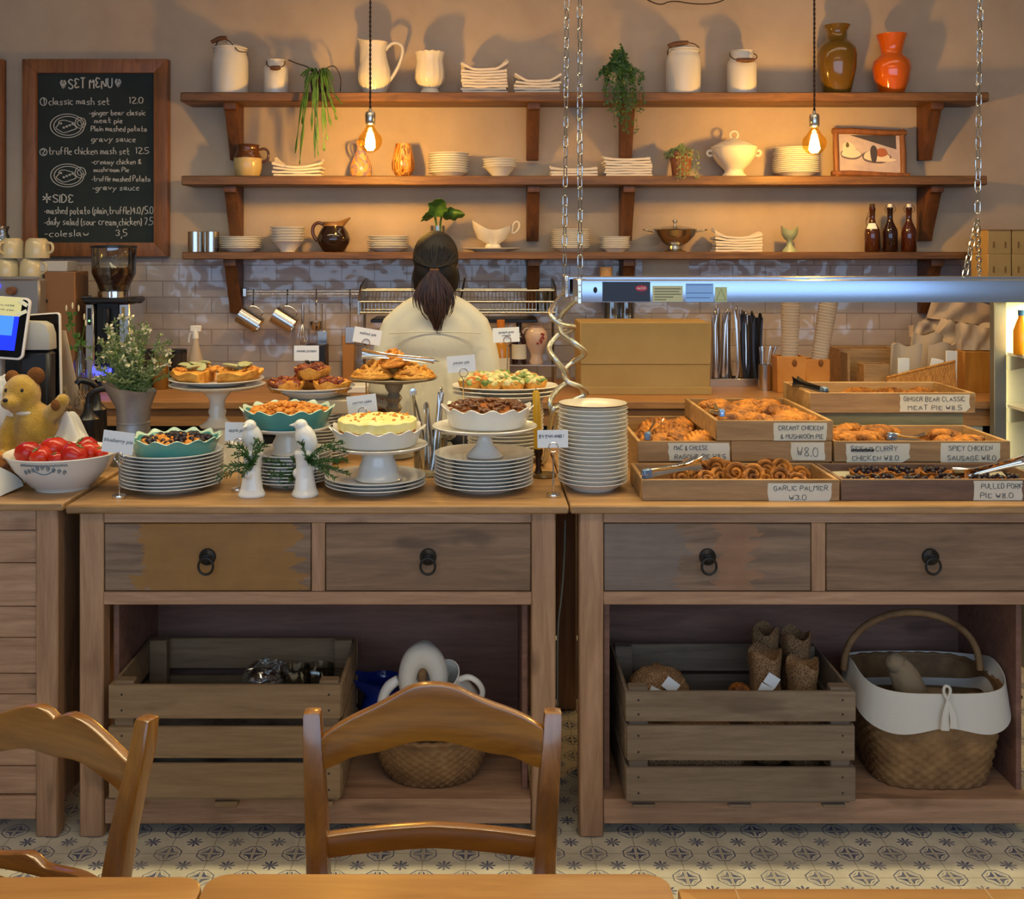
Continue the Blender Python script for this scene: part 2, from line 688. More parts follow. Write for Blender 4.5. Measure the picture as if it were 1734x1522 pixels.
M['blackglass'] = mat('black_glass', C(14, 15, 20), 0.08)

# ------------------------------------------------------------------ the room
DW = 5.11                       # distance of the back wall
YB, XL, XR, ZC = -1.7, -3.7, 3.9, 2.96


def floor_mat():
    t = NT('patterned_floor_tiles')
    tc = t.n('ShaderNodeTexCoord')
    sp = t.n('ShaderNodeSeparateXYZ')
    t.l(tc.outputs['Object'], sp.inputs[0])
    p = 0.108
    u = t.math('SUBTRACT', t.math('FRACT', t.math('MULTIPLY_ADD', sp.outputs[0], 1 / p, 0.36)), 0.5)
    v = t.math('SUBTRACT', t.math('FRACT', t.math('MULTIPLY_ADD', sp.outputs[1], 1 / p, 0.35)), 0.5)
    au, av = t.math('ABSOLUTE', u), t.math('ABSOLUTE', v)
    r = t.math('SQRT', t.math('ADD', t.math('MULTIPLY', u, u), t.math('MULTIPLY', v, v)))
    an = t.math('ARCTAN2', v, u)
    pet = t.math('MULTIPLY_ADD', t.math('ABSOLUTE', t.math('COSINE', t.math('MULTIPLY', an, 4.0))), 0.20, 0.0)
    flower = t.math('LESS_THAN', r, pet)
    uc, vc = t.math('SUBTRACT', 0.5, au), t.math('SUBTRACT', 0.5, av)
    d = t.math('MAXIMUM', t.math('MAXIMUM', uc, vc), t.math('MULTIPLY', t.math('ADD', uc, vc), 0.74))
    ring = t.math('LESS_THAN', t.math('ABSOLUTE', t.math('SUBTRACT', d, 0.30)), 0.016)
    mo = t.math('SINE', t.math('MULTIPLY', t.math('MULTIPLY', uc, vc), 260.0))
    inner = t.math('MULTIPLY', t.math('LESS_THAN', d, 0.24),
                   t.math('MULTIPLY', t.math('GREATER_THAN', mo, -0.45), t.math('GREATER_THAN', t.math('MINIMUM', uc, vc), 0.03)))
    joint = t.math('LESS_THAN', t.math('MINIMUM', uc, vc), 0.012)
    wear = t.noise(tc.outputs['Object'], 9, 3)
    wear2 = t.noise(tc.outputs['Object'], 60, 3)
    ink = t.math('MULTIPLY', t.math('MAXIMUM', t.math('MAXIMUM', flower, ring), t.math('MULTIPLY', inner, 1.0)),
                 t.math('MULTIPLY_ADD', t.math('MULTIPLY', wear, wear2), 2.2, 0.25))
    ink = t.math('MINIMUM', ink, 0.95)
    basec = t.ramp(wear, [(0.35, C(196, 188, 166)), (0.65, C(218, 210, 186))])
    col = t.mix(ink, basec, C(64, 74, 112))
    col = t.mix(t.math('MULTIPLY', joint, 0.6), col, C(128, 112, 78))
    t.base(col)
    t.b.inputs['Roughness'].default_value = 0.42
    t.bump(t.math('SUBTRACT', 1.0, joint), 0.3, 0.002)
    return t.m


def tile_mat():
    t = NT('white_glazed_wall_tiles')
    tc = t.n('ShaderNodeTexCoord')
    mp = t.n('ShaderNodeMapping')
    mp.inputs['Rotation'].default_value = (-PI / 2, 0, 0)
    mp.inputs['Location'].default_value = (0.043, 0.032, 0)
    t.l(tc.outputs['Object'], mp.inputs['Vector'])
    b = t.n('ShaderNodeTexBrick')
    b.offset = 0.5
    b.inputs['Scale'].default_value = 1.0
    b.inputs['Brick Width'].default_value = 0.152
    b.inputs['Row Height'].default_value = 0.075
    b.inputs['Mortar Size'].default_value = 0.0022
    b.inputs['Mortar Smooth'].default_value = 0.4
    b.inputs['Bias'].default_value = 0.0
    b.inputs['Color1'].default_value = (*C(186, 174, 170), 1)
    b.inputs['Color2'].default_value = (*C(174, 163, 160), 1)
    b.inputs['Mortar'].default_value = (*C(160, 146, 138), 1)
    t.l(mp.outputs[0], b.inputs['Vector'])
    t.base(b.outputs['Color'])
    t.b.inputs['Roughness'].default_value = 0.10
    wv = t.noise(tc.outputs['Object'], 12, 1, 0.3)
    hgt = t.math('SUBTRACT', t.math('MULTIPLY', wv, 1.1), t.math('MULTIPLY', b.outputs['Fac'], 0.5))
    t.bump(hgt, 0.8, 0.014)
    return t.m


mb = MB().box(XL, XR, YB, DW + 0.2, -0.1, 0.0, 0)
struct(mb.build('floor', floor_mat()))
struct(MB().box(XL, XR, YB, DW + 0.2, ZC, ZC + 0.1, 0).build('ceiling', M['paint']))
struct(MB().box(XL, XR, DW, DW + 0.2, 0, ZC, 0).build('wall_back', M['plaster']))
struct(MB().box(XL - 0.2, XL, YB, DW + 0.2, 0, ZC, 0).build('wall_left', M['plaster']))
struct(MB().box(XR, XR + 0.2, YB, DW + 0.2, 0, ZC, 0).build('wall_right', M['plaster']))
mb = MB()
mb.box(XL, XR, YB - 0.2, YB, 0, 0.85, 0)
mb.box(XL, XR, YB - 0.2, YB, 2.65, ZC, 0)
mb.box(XL, -3.4, YB - 0.2, YB, 0.85, 2.65, 0)
mb.box(3.6, XR, YB - 0.2, YB, 0.85, 2.65, 0)
struct(mb.build('wall_front', M['plaster']))
w_ = struct(thing('window_1', 'wide shop window with dark frame behind the camera', 'window', (0.1, YB - 0.1, 0.85)))
mb = MB()
for xx in (-3.5, -1.75, 0.0, 1.75, 3.45):
    mb.box(xx, xx + 0.05, -0.03, 0.03, 0, 1.8)
mb.box(-3.5, 3.5, -0.03, 0.03, 0, 0.05)
mb.box(-3.5, 3.5, -0.03, 0.03, 1.75, 1.8)
mb.build('window_frame', M['iron'], w_)
MB().box(-3.48, 3.48, -0.004, 0.004, 0.03, 1.77, 0).build('pane', M['glass'], w_)
ZT = 1.52 - 7 * DW / F          # top edge of the tiles
struct(MB().box(XL, XR, DW - 0.012, DW, 0.5, ZT + 0.0, 0.003).build('trim_1', tile_mat()))

# ------------------------------------------------------------------ three wall shelves
DS = 4.91
SHZ = [Z(156, DS), Z(297.5, DS), Z(426.5, DS)]
SHN = ['highest wall shelf carrying milk cans, jugs and glass vases', 'middle wall shelf carrying plates, tureen and framed picture',
       'lowest wall shelf just above the tiles, carrying pitchers and bottles']
for k in range(3):
    x0, x1 = X((305, 307, 308)[k], DS), X((1675, 1672, 1655)[k], DS)
    zt = SHZ[k]
    th = 0.042 if k < 2 else 0.034
    t = thing('wall_shelf', 'brown wooden ' + SHN[k], 'shelf', (0, DW, zt), 0, 'brown wooden wall shelves')
    MB().box(x0, x1, DS - DW, -0.001, -th, 0, 0.004).build('plank', M['shelfwood'], t, bevel=0)
    for bx in (394, 903, 1063, 1578):
        xb = X(bx, 5.0)
        poly = [(-0.175, -th), (-0.002, -th), (-0.002, -th - 0.25), (-0.045, -th - 0.25), (-0.06, -th - 0.21), (-0.15, -th - 0.035), (-0.175, -th - 0.03)]
        b = MB().prism(poly, -0.028, 0.028, M=Matrix.Rotation(PI / 2, 4, 'Z'))
        b.build('bracket', M['bracketwood'], t, (xb, 0, 0), bevel=0.003)
Z1, Z2, Z3 = SHZ


# ------------------------------------------------------------------ chalkboards
def chalk_mat():
    return mat('chalkboard_slate', C(26, 36, 34), 0.7, col2=C(40, 50, 46), ns=5, lo=0.3, hi=0.75)


M['chalk'] = mat('chalk', C(200, 200, 194), 0.95)
DB = DW - 0.045


def board(x0, x1, y0, y1, label):
    xa, xb, za, zb = X(x0, DB), X(x1, DB), Z(y1, DB), Z(y0, DB)
    t = thing('chalkboard', label, 'menu board', ((xa + xb) / 2, DB, za), 0, 'framed chalkboards')
    w, h = (xb - xa) / 2, zb - za
    MB().box(-w + 0.05, w - 0.05, 0.015, 0.03, 0.05, h - 0.05, 0).build('slate', chalk_mat(), t)
    fr = 0.064
    f = MB()
    for (p, q) in (([(-w, 0), (w, 0), (w - fr, fr), (-w + fr, fr)], 0), ([(-w, h), (-w + fr, h - fr), (w - fr, h - fr), (w, h)], 0),
                   ([(-w, 0), (-w + fr, fr), (-w + fr, h - fr), (-w, h)], 0), ([(w, 0), (w, h), (w - fr, h - fr), (w - fr, fr)], 0)):
        f.prism(p, -0.005, 0.044)
    f.build('board_frame', M['boardframe'], t, bevel=0.002)
    return t, (xa + xb) / 2, za


tb, bx, bz = board(38, 284, 100, 434, 'framed green chalkboard with chalk set menu above the coffee grinder')
board(-240, 4, 100, 402, 'framed chalkboard cut off by the left edge, only its wooden side showing')
PARTS_C = {k: MB() for k in ('chalk_title', 'chalk_first_menu', 'chalk_second_menu', 'chalk_side_list', 'chalk_drawing')}
R0 = 0.0022


def chalk(text, px0, px1, py, hp, r=R0, seed=1):
    D = DB + 0.013
    cm = PARTS_C['chalk_title' if py < 155 else 'chalk_first_menu' if py < 245 else 'chalk_second_menu' if py < 330 else 'chalk_side_list']
    write(cm, text, X(px0, D) - bx, X(px1, D) - bx, Z(py, D) - bz, hp * D / F, 0.013, r, seed)


for a in (('SET MENU', 116, 190, 150, 17, 0.0034), ('<', 102, 112, 149, 13, 0.0036), ('<', 195, 205, 147, 13, 0.0036),
          ('1', 72, 75, 176, 9), ('classic mash set', 83, 185, 177, 12), ('12.0', 217, 242, 175, 11),
          ('-ginger bear classic', 151, 246, 195, 9), ('meat pie', 160, 207, 208, 9), ('Plain mashed potato', 154, 248, 222, 9),
          ('gravy sauce', 155, 229, 240, 10), ('2', 71, 76, 261, 8), ('truffle chicken mash set', 83, 219, 261, 12), ('12.5', 228, 252, 260, 11),
          ('-creamy chicken &', 155, 239, 278, 9), ('mushroom Pie', 159, 218, 291, 8), ('-truffle mashed Potato', 155, 254, 307, 9),
          ('-gravy sauce', 157, 235, 322, 10), ('*', 73, 86, 343, 15, 0.0036), ('SIDE', 90, 124, 343, 14, 0.003),
          ('-mashed potato (plain,truffle)4.0/5.0', 75, 259, 362, 12), ('-daily salad (sour cream,chicken) 7.5', 75, 259, 381, 12),
          ('-coleslaw', 76, 150, 400, 11), ('3,5', 196, 215, 400, 11)):
    chalk(*a[:5], r=a[5] if len(a) > 5 else R0)


def ring_(px, py, rx, ry, r=R0, wv=0.0, n=28):
    D = DB + 0.013
    PARTS_C['chalk_drawing'].tube([(X(px + rx * (1 + wv * math.sin(5 * a)) * math.cos(a), D) - bx, 0.013, Z(py + ry * (1 + wv * math.cos(3 * a)) * math.sin(a), D) - bz)
             for a in [2 * PI * k / n for k in range(n)]], r, 4, True)


for py, s in ((213, 1.0), (297, 0.97)):
    ring_(114, py, 29 * s, 20 * s)
    ring_(115, py, 24 * s, 16 * s)
    ring_(112, py + 1, 16 * s, 10 * s, wv=0.14)
    ring_(136, py - 5, 9, 9, wv=0.05)
    ring_(136, py - 5, 5, 5)
    for q in range(5):
        ring_(103 + q * 5, py + (q * 7 % 9) - 4, 1.4, 1.2)
ring_(73.5, 172, 5.5, 6.5)
ring_(73.5, 257.5, 6, 6)
for nm, b_ in PARTS_C.items():
    b_.build(nm, M['chalk'], tb)
# ------------------------------------------------------------------ front counters
DF = 2.846
DCB = 3.70                       # back edge of the counter tops
ZTOP = Z(853, DF)


def paint_mat(name, pat):
    """old drawer front: worn paint left in patches over the wood"""
    t = NT(name)
    v = t.coord((1.2, 14, 14))
    g = t.noise(v, 2.2, 7, 0.62, 0.9)
    col = t.ramp(g, [(0.36, C(104, 80, 60)), (0.66, C(140, 112, 88))])
    tc = t.n('ShaderNodeTexCoord')
    sp = t.n('ShaderNodeSeparateXYZ')
    t.l(tc.outputs['Object'], sp.inputs[0])
    nz = t.noise(t.coord((1, 1, 3), rand=False), 9, 5, 0.6)
    nx = t.math('MULTIPLY_ADD', t.math('SUBTRACT', nz, 0.5), 0.22, sp.outputs[0])
    for lo, hi, c, k in pat:
        f = t.math('MULTIPLY', t.math('GREATER_THAN', nx, lo), t.math('LESS_THAN', nx, hi))
        c2 = t.ramp(t.noise(t.coord((1, 1, 1), rand=False), 14, 4), [(0.3, tuple(x * 0.8 for x in c)), (0.7, c)])
        col = t.mix(t.math('MULTIPLY', f, k), col, c2)
    t.base(col)
    t.b.inputs['Roughness'].default_value = 0.55
    t.bump(g, 0.2, 0.002)
    return t.m


def drawer(parent, x0, x1, z0, z1, y, material, label=None):
    cx, cz = (x0 + x1) / 2, (z0 + z1) / 2
    d = MB().box(x0 - cx, x1 - cx, 0.004, 0.024, z0 - cz, z1 - cz, 0.002).build('drawer', material, parent, (cx, y, cz), label=label)
    h = MB().lathe([(0, -0.014), (0.009, -0.013), (0.012, -0.009), (0.021, -0.004), (0.022, 0.003)], 24, M=Matrix.Rotation(-PI / 2, 4, 'X'))
    h.tube([(0.019 * math.cos(a), -0.017, -0.020 + 0.021 * math.sin(a)) for a in [2 * PI * k / 28 for k in range(28)]], 0.0032, 8, True)
    h.build('ring_handle', M['iron'], d, (0, 0, 0.002), label='black iron ring handle')
    return d


def cabinet(pts, label, mats_):
    """pts: pixel columns leg0 l,r, divider l,r, leg1 l,r ; top l,r"""
    l0, l1, d0, d1, r0, r1, t0, t1 = [X(p, DF) for p in pts]
    cx = (l0 + r1) / 2
    t = thing('counter_cabinet', label, 'cabinet', (cx, DF, 0), 0, 'wooden counter cabinets')
    l0, l1, d0, d1, r0, r1, t0, t1 = [q - cx for q in (l0, l1, d0, d1, r0, r1, t0, t1)]
    zb, za = Z(867, DF), Z(886, DF)
    zd, zr = Z(1002.5, DF), Z(1024, DF)
    zs, zs0 = Z(1355, DF), Z(1397, DF)
    dep = DCB - DF
    MB().box(t0, t1, -0.022, dep, zb, ZTOP, 0.004).build('counter_top', M['toptimber'], t)
    for (a, b) in ((l0, l1), (r0, r1)):
        for (ya, yb) in ((0, 0.055), (dep - 0.06, dep - 0.005)):
            MB().box(a, b, ya, yb, 0, zb, 0.004).build('leg', M['pineZ'], t)
    MB().box(l1, r0, 0.004, 0.03, za, zb, 0.002).build('top_rail', M['pine'], t)
    MB().box(l1, r0, 0.0, 0.03, zr, zd, 0.002).build('lower_rail', M['pine'], t)
    MB().box(d0, d1, 0.004, 0.03, zd, za, 0.002).build('divider', M['pineZ'], t)
    drawer(t, l1 + 0.002, d0 - 0.002, zd + 0.002, za - 0.002, 0, mats_[0], mats_[2])
    drawer(t, d1 + 0.002, r0 - 0.002, zd + 0.002, za - 0.002, 0, mats_[1], mats_[3])
    MB().box(l1 + 0.001, r0 - 0.001, 0.006, 0.43, zs0, zs, 0.002).build('shelf_board', M['pine'], t)
    MB().box(l1 + 0.001, r0 - 0.001, 0.41, 0.43, zs, zd, 0).build('back_panel', M['darkwood'], t)
    for xx in (l1 + 0.008, r0 - 0.022):
        MB().box(xx, xx + 0.014, 0.057, 0.41, zs, zb - 0.001, 0).build('side_panel', M['darkwood'], t)
    MB().box(l1 + 0.001, r0 - 0.001, 0.032, 0.41, zr + 0.006, zr + 0.016, 0).build('drawer_bottom', M['darkwood'], t)
    return t


ochre = paint_mat('worn_ochre_drawer', [(-0.175, 0.235, C(150, 104, 40), 0.85)])
patchy = paint_mat('worn_grey_drawer', [(-0.4, -0.06, C(116, 106, 100), 0.6), (0.02, 0.12, C(150, 106, 74), 0.7)])
cabinet((134, 175, 527, 550, 900, 941, 116, 962), 'open wooden counter cabinet holding a slatted crate and a small basket', (ochre, M['drawerwood'],
        'drawer front with worn ochre paint', 'plain brown drawer front'))
cabinet((981, 1022, 1375, 1399, 1753, 1794, 965, 1812), 'open wooden counter cabinet under the pastry trays, holding crate and handled basket',
        (patchy, M['drawerwood'], 'drawer front with grey and orange patches', 'plain brown drawer front'))
# left cabinet with horizontal boards
l1, r0, r1 = X(-240, DF), X(60, DF), X(98, DF)
t = thing('counter_cabinet', 'boarded wooden counter cabinet at the left edge, closed front of horizontal planks', 'cabinet', (r1, DF, 0), 0, 'wooden counter cabinets')
dep = DCB - DF
MB().box(l1 - r1, X(112, DF) - r1, -0.022, dep, Z(862, DF), Z(848, DF), 0.004).build('counter_top', M['toptimber'], t)
for (ya, yb) in ((0, 0.05), (dep - 0.06, dep - 0.005)):
    MB().box(r0 - r1, 0, ya, yb, 0, Z(862, DF), 0.004).build('leg', M['pineZ'], t)
MB().box(l1 - r1, r0 - r1, 0.004, 0.03, Z(898, DF), Z(862, DF), 0.002).build('top_rail', M['pine'], t)
ys = [899, 955, 1029, 1082, 1143, 1178, 1232, 1300, 1348]
for a, b in zip(ys, ys[1:]):
    MB().box(l1 - r1, r0 - r1, 0.010, 0.028, Z(b, DF) + 0.001, Z(a, DF) - 0.001, 0.002).build('plank', M['pine'], t)
MB().box(l1 - r1, r0 - r1, 0.002, 0.03, Z(1388, DF), Z(1349, DF), 0.002).build('lower_rail', M['pine'], t)
MB().box(r0 - r1 + 0.01, -0.012, 0.05, dep - 0.06, 0.06, Z(862, DF), 0).build('side_panel', M['pineZ'], t)

# cable hanging in the gap between the cabinets
o = MB().tube(chaikin([(X(957, 2.95), 2.95, 0.80), (X(956, 2.95), 2.95, 0.70), (X(950, 2.95), 2.93, 0.60), (X(943, 2.95), 2.93, 0.52), (X(944, 2.95), 2.95, 0.3)], 2),
              0.0025, 6).build('cable', mat('pale_cable', C(120, 116, 100), 0.6))
tag(o, 'thin pale cable hanging in the dark gap between the two open cabinets', 'cable')

# ------------------------------------------------------------------ back counter
DK = 4.30
ZK = Z(680, DK)
t = thing('back_counter', 'wooden topped work counter along the tiled wall with dark base', 'counter', (0, DK, 0))
MB().box(XL + 0.02, 3.4, 0.0, DW - DK - 0.013, ZK - 0.03, ZK, 0.003).build('worktop', M['backtop'], t)
MB().box(XL + 0.02, 3.4, 0.05, DW - DK - 0.013, 0.0, ZK - 0.031, 0.003).build('base', mat('dark_cupboard_front', C(20, 17, 15), 0.7), t)
MB().box(XL + 0.02, 3.4, 0.02, 0.05, ZK - 0.10, ZK - 0.031, 0.002).build('apron', M['backtop'], t)

o = MB().box(-3.2, 1.85, DCB + .03, DK - .03, 0.0005, .012, .004).build('gap_shade_mat', mat('gap_shade_black', C(18, 17, 17), .9))  # invented mat, added to darken the lit floor behind the cabinet gap
tag(o, 'black mat added on the aisle floor to darken the gap between the counters', 'mat')

# ------------------------------------------------------------------ foreground tables and chairs
ZTB = 0.745
DT = (H - ZTB) * F / (1478 - CY)
YTN = -0.25


def table(x0, x1, D, label, rcorner=0.03):
    """table top seen from above; only its far edge enters the frame"""
    cx = (x0 + x1) / 2
    t = thing('dining_table', label, 'table', (cx, D, 0), 0, 'dining tables in the foreground')
    w = (x1 - x0) / 2
    yn = 0.66 - D if D > 1.2 else -0.6
    pts = []
    for sx, sy, a0 in ((1, 1, 0), (-1, 1, 90), (-1, -1, 180), (1, -1, 270)):
        cxx, cyy = sx * (w - rcorner), (-rcorner if sy > 0 else yn + rcorner)
        for k in range(7):
            a = math.radians(a0 + 90 * k / 6)
            pts.append((cxx + rcorner * math.cos(a), cyy + rcorner * math.sin(a)))
    mb2 = MB()
    n = len(pts)
    vs = [(x, y, ZTB) for x, y in pts] + [(x, y, ZTB - 0.03) for x, y in pts]
    mb2.add(vs, [tuple(range(n)), tuple(range(2 * n - 1, n - 1, -1))] + [(i, n + i, n + (i + 1) % n, (i + 1) % n) for i in range(n)])
    mb2.build('tabletop', M['tablewood'], t, bevel=0.004)
    for sx in (-1, 1):
        for yy in (-0.07, yn + 0.07):
            MB().box(sx * (w - 0.06) - 0.025, sx * (w - 0.06) + 0.025, yy - 0.025, yy + 0.025, 0, ZTB - 0.03, 0.003).build('leg', M['chairwoodZ'], t)
    MB().box(-w + 0.06, w - 0.06, -0.08, -0.06, ZTB - 0.10, ZTB - 0.03, 0.002).build('apron', M['chairwood'], t)
    return t


table(X(354, DT), X(1130, DT), DT, 'honey brown dining table in front of the centre chair')
D2 = (H - ZTB) * F / (1483 - CY)
table(X(-420, D2), X(350, D2), D2, 'honey brown dining table at the lower left corner, beside the left chair')
D3 = (H - ZTB + 0.0) * F / (1503 - CY)
tr = table(X(1147, D3), X(1990, D3), D3, 'brown boarded dining table along the lower right edge below the floor tiles', 0.004)
for pj in (1244, 1665):
    MB().box(-0.0008, 0.0008, -0.45, -0.001, 0, 0.0006, 0).build('board_joint', mat('pale_joint', C(196, 160, 116), 0.6), tr,
                                                                   (X(pj, D3) - (X(1147, D3) + X(1990, D3)) / 2, 0, ZTB))



def chair(name, loc, rz, label, crest, low=None):
    t = thing(name, label, 'chair', loc, rz, 'varnished wooden dining chairs')
    # back posts, slightly leaning, rounded tops
    for sx in (-1, 1):
        pts = [(sx * 0.172, 0.0, 0.0), (sx * 0.176, -0.03, 0.44), (sx * 0.186, 0.0, 0.60), (sx * 0.196, 0.03, 0.715), (sx * 0.199, 0.038, 0.765)]
        b = MB()
        vs, fs = [], []
        hw = [0.018, 0.019, 0.018, 0.0165, 0.015]
        for (x, y, z), h_ in zip(pts, hw):
            vs += [(x - h_, y - h_, z), (x + h_, y - h_, z), (x + h_, y + h_, z), (x - h_, y + h_, z)]
        for i in range(4):
            for k in range(4):
                fs.append((i * 4 + k, i * 4 + (k + 1) % 4, (i + 1) * 4 + (k + 1) % 4, (i + 1) * 4 + k))
        fs += [(3, 2, 1, 0), (16, 17, 18, 19)]
        b.add(vs, fs)
        b.build('back_post', M['chairwoodZ'], t, bevel=0.007)
        f = MB().tube([(sx * 0.19, -0.40, 0.0), (sx * 0.19, -0.40, 0.44)], [0.016, 0.020], 12)
        f.build('front_leg', M['chairwoodZ'], t)
    s = MB().box(-0.21, 0.21, -0.43, 0.0, 0.44, 0.465, 0.008)
    s.build('seat', M['chairwood'], t)
    top, bot = crest
    poly = top + bot[::-1]

    def bent(poly, y0, y1, yb):
        # cut into columns so the crest can curve backwards
        mb = MB()
        xs = [-1 + 2 * k / 24 for k in range(25)]
        def ev(c, x):
            for (a, za), (b_, zb_) in zip(c, c[1:]):
                if a <= x <= b_:
                    return za + (zb_ - za) * (x - a) / (b_ - a)
            return c[-1][1]
        vs, fs = [], []
        for x in xs:
            zt_, zb_ = ev(top, x), ev(bot, x)
            cy = yb * (1 - x * x)
            vs += [(x * 0.182, y0 + cy, zb_), (x * 0.182, y0 + cy, zt_), (x * 0.182, y1 + cy, zt_), (x * 0.182, y1 + cy, zb_)]
        for i in range(24):
            for k in range(4):
                fs.append((i * 4 + k, i * 4 + (k + 1) % 4, (i + 1) * 4 + (k + 1) % 4, (i + 1) * 4 + k))
        fs += [(0, 1, 2, 3), (99, 98, 97, 96)]
        return mb.add(vs, fs)
    bent(poly, 0.012, 0.034, 0.02).build('crest_rail', M['chairwood'], t, bevel=0.004)
    top2, bot2 = low or ([(-1, 0.582), (0, 0.590), (1, 0.582)], [(-1, 0.545), (0, 0.553), (1, 0.545)])
    top, bot = top2, bot2
    bent(None, -0.016, 0.004, 0.02).build('lower_rail', M['chairwood'], t, bevel=0.004)
    for zz in (0.16, 0.22):
        for sx in (-1, 1):
            MB().tube([(sx * 0.186, -0.40, zz), (sx * 0.174, -0.01, zz)], 0.009, 8).build('stretcher', M['chairwood'], t)
    return t


def smooth_curve(p, n=3):
    return [(v.x, v.y) for v in chaikin([(a, b, 0) for a, b in p], n)]


DC = 1.772
zc = lambda py: Z(py, DC + 0.02)
arch_t = smooth_curve([(-1, zc(1247)), (-0.82, zc(1224)), (-0.45, zc(1196)), (-0.2, zc(1168)), (0, zc(1164)), (0.2, zc(1168)), (0.45, zc(1192)), (0.82, zc(1212)), (1, zc(1231))])
arch_b = smooth_curve([(-1, zc(1302)), (-0.88, zc(1297)), (-0.72, zc(1282)), (-0.5, zc(1280)), (-0.2, zc(1262)), (0, zc(1261)), (0.2, zc(1264)), (0.5, zc(1281)), (0.72, zc(1281)), (0.88, zc(1296)), (1, zc(1299))])
chair('dining_chair', (X(731, DC), DC, 0), 0, 'varnished wooden chair with arched crest rail at the centre table', (arch_t, arch_b))
DL = 1.80
zl = lambda py: Z(py, DL)
scal_t = smooth_curve([(-1, zl(1288)), (-0.7, zl(1256)), (-0.34, zl(1230)), (-0.13, zl(1228)), (-0.02, zl(1244)), (0.02, zl(1244)), (0.14, zl(1229)), (0.36, zl(1232)), (0.7, zl(1258)), (1, zl(1280))], 2)
scal_b = smooth_curve([(-1, zl(1340)), (-0.6, zl(1318)), (-0.3, zl(1304)), (0, zl(1312)), (0.3, zl(1304)), (0.6, zl(1318)), (1, zl(1338))], 2)
low_t = smooth_curve([(-1, zl(1494)), (-.6, zl(1488)), (-.3, zl(1478)), (-.16, zl(1470)), (0, zl(1488)), (.16, zl(1486)), (.45, zl(1479)), (.7, zl(1482)), (1, zl(1494))], 1)
low_b = [(-1, zl(1512)), (0, zl(1506)), (1, zl(1512))]
chair('dining_chair', (X(52, DL), DL + 0.03, 0), math.radians(-24), 'varnished wooden chair with scalloped crest rail at the left table', (scal_t, scal_b), (low_t, low_b))
# another chair drawn up to the near side of the left table: only its crest shows
# ------------------------------------------------------------------ tableware builders
CACHE = {}


def plate_mesh(r, h=None, mats=None, key=''):
    k = ('plate', round(r, 4), key)
    if k not in CACHE:
        h = h or 0.020
        p = [(0, .002), (r * .56, .002), (r * .58, 0), (r * .62, 0), (r * .65, .004), (r * .97, h - .002), (r, h - 0.0005), (r * .998, h + .0012), (r * .975, h + .0016),
             (r * .66, .0085), (r * .60, .008), (0, .008)]
        mis = [0, 0, 0, 0, 0, 1, 1, 1, 0, 0, 0] if mats else None
        CACHE[k] = MB().lathe(p, 56, mis=mis).mesh('plate', mats or M['china'], angle=60)
    return CACHE[k]


def bowl_mesh(r, h, foot=0.5, mat_=None):
    k = ('bowl', round(r, 4), round(h, 4), mat_ and mat_.name)
    if k not in CACHE:
        p = [(0, .003), (r * foot * .85, .003), (r * foot * .9, 0), (r * foot, 0), (r * foot * 1.03, h * .12), (r * .74, h * .62), (r * .84, h * .82), (r * .985, h * .97), (r, h - .0005), (r * .998, h + .0012), (r * .97, h * 1.0 + .001), (r * .82, h * .88),
             (r * .72, h * .66), (r * foot, h * .22), (0, h * .17)]
        CACHE[k] = MB().lathe(p, 48).mesh('bowl', mat_ or M['china'], angle=60)
    return CACHE[k]


RNG = random.Random(5)


def stack(name, me, x, y, z, n, dz, what, where, group, cat='plate', jit=0.002):
    for i in range(n):
        o = put(name, me, None, (x + RNG.uniform(-jit, jit), y + RNG.uniform(-jit, jit), z + i * dz), RNG.uniform(0, 6))
        tag(o, f'{what}, {nth(i, n)}, stack {where}', cat, group)


def napkins(px, D, z, w, n, dz, where, group, peaks=0.03, dep=0.11, sag=0.0):
    rng = random.Random(int(px))
    pl, pr_ = rng.uniform(.6, 1.2), rng.uniform(.5, 1.1)
    sag *= .45
    for i in range(n):
        jx, jr = rng.uniform(-.004, .004), rng.uniform(-.03, .03)
        top = i == n - 1
        pk, sg = (peaks if top else peaks * 0.15 * i / n), sag * i / max(n - 1, 1)
        ph = rng.uniform(0, 6)

        def fn(u, v, pk=pk, sg=sg, ph=ph):
            x, y = (u - .5) * w, (v - .5) * dep
            e = abs(2 * u - 1)
            zz = sg * e ** 2 + pk * (pl if u < .5 else pr_) * (max(0, e - 0.5) / 0.5) ** 1.1 * (0.55 + 0.45 * math.sin(3 * v + ph)) + 0.0008 * math.sin(11 * u + ph)
            return (x + 0.003 * math.sin(9 * v + ph), y, zz + dz * 0.9)
        o = MB().surf(fn, 20, 6, thick=dz * 0.82).build('napkin', M['cloth'], None, (X(px, D) + jx, D, z + i * dz), jr)
        tag(o, f'cream cloth napkin, {nth(i, n)}, pile {where}', 'napkin', group)


def at(px, D, z):
    return (X(px, D), D, z)


D5 = 5.0
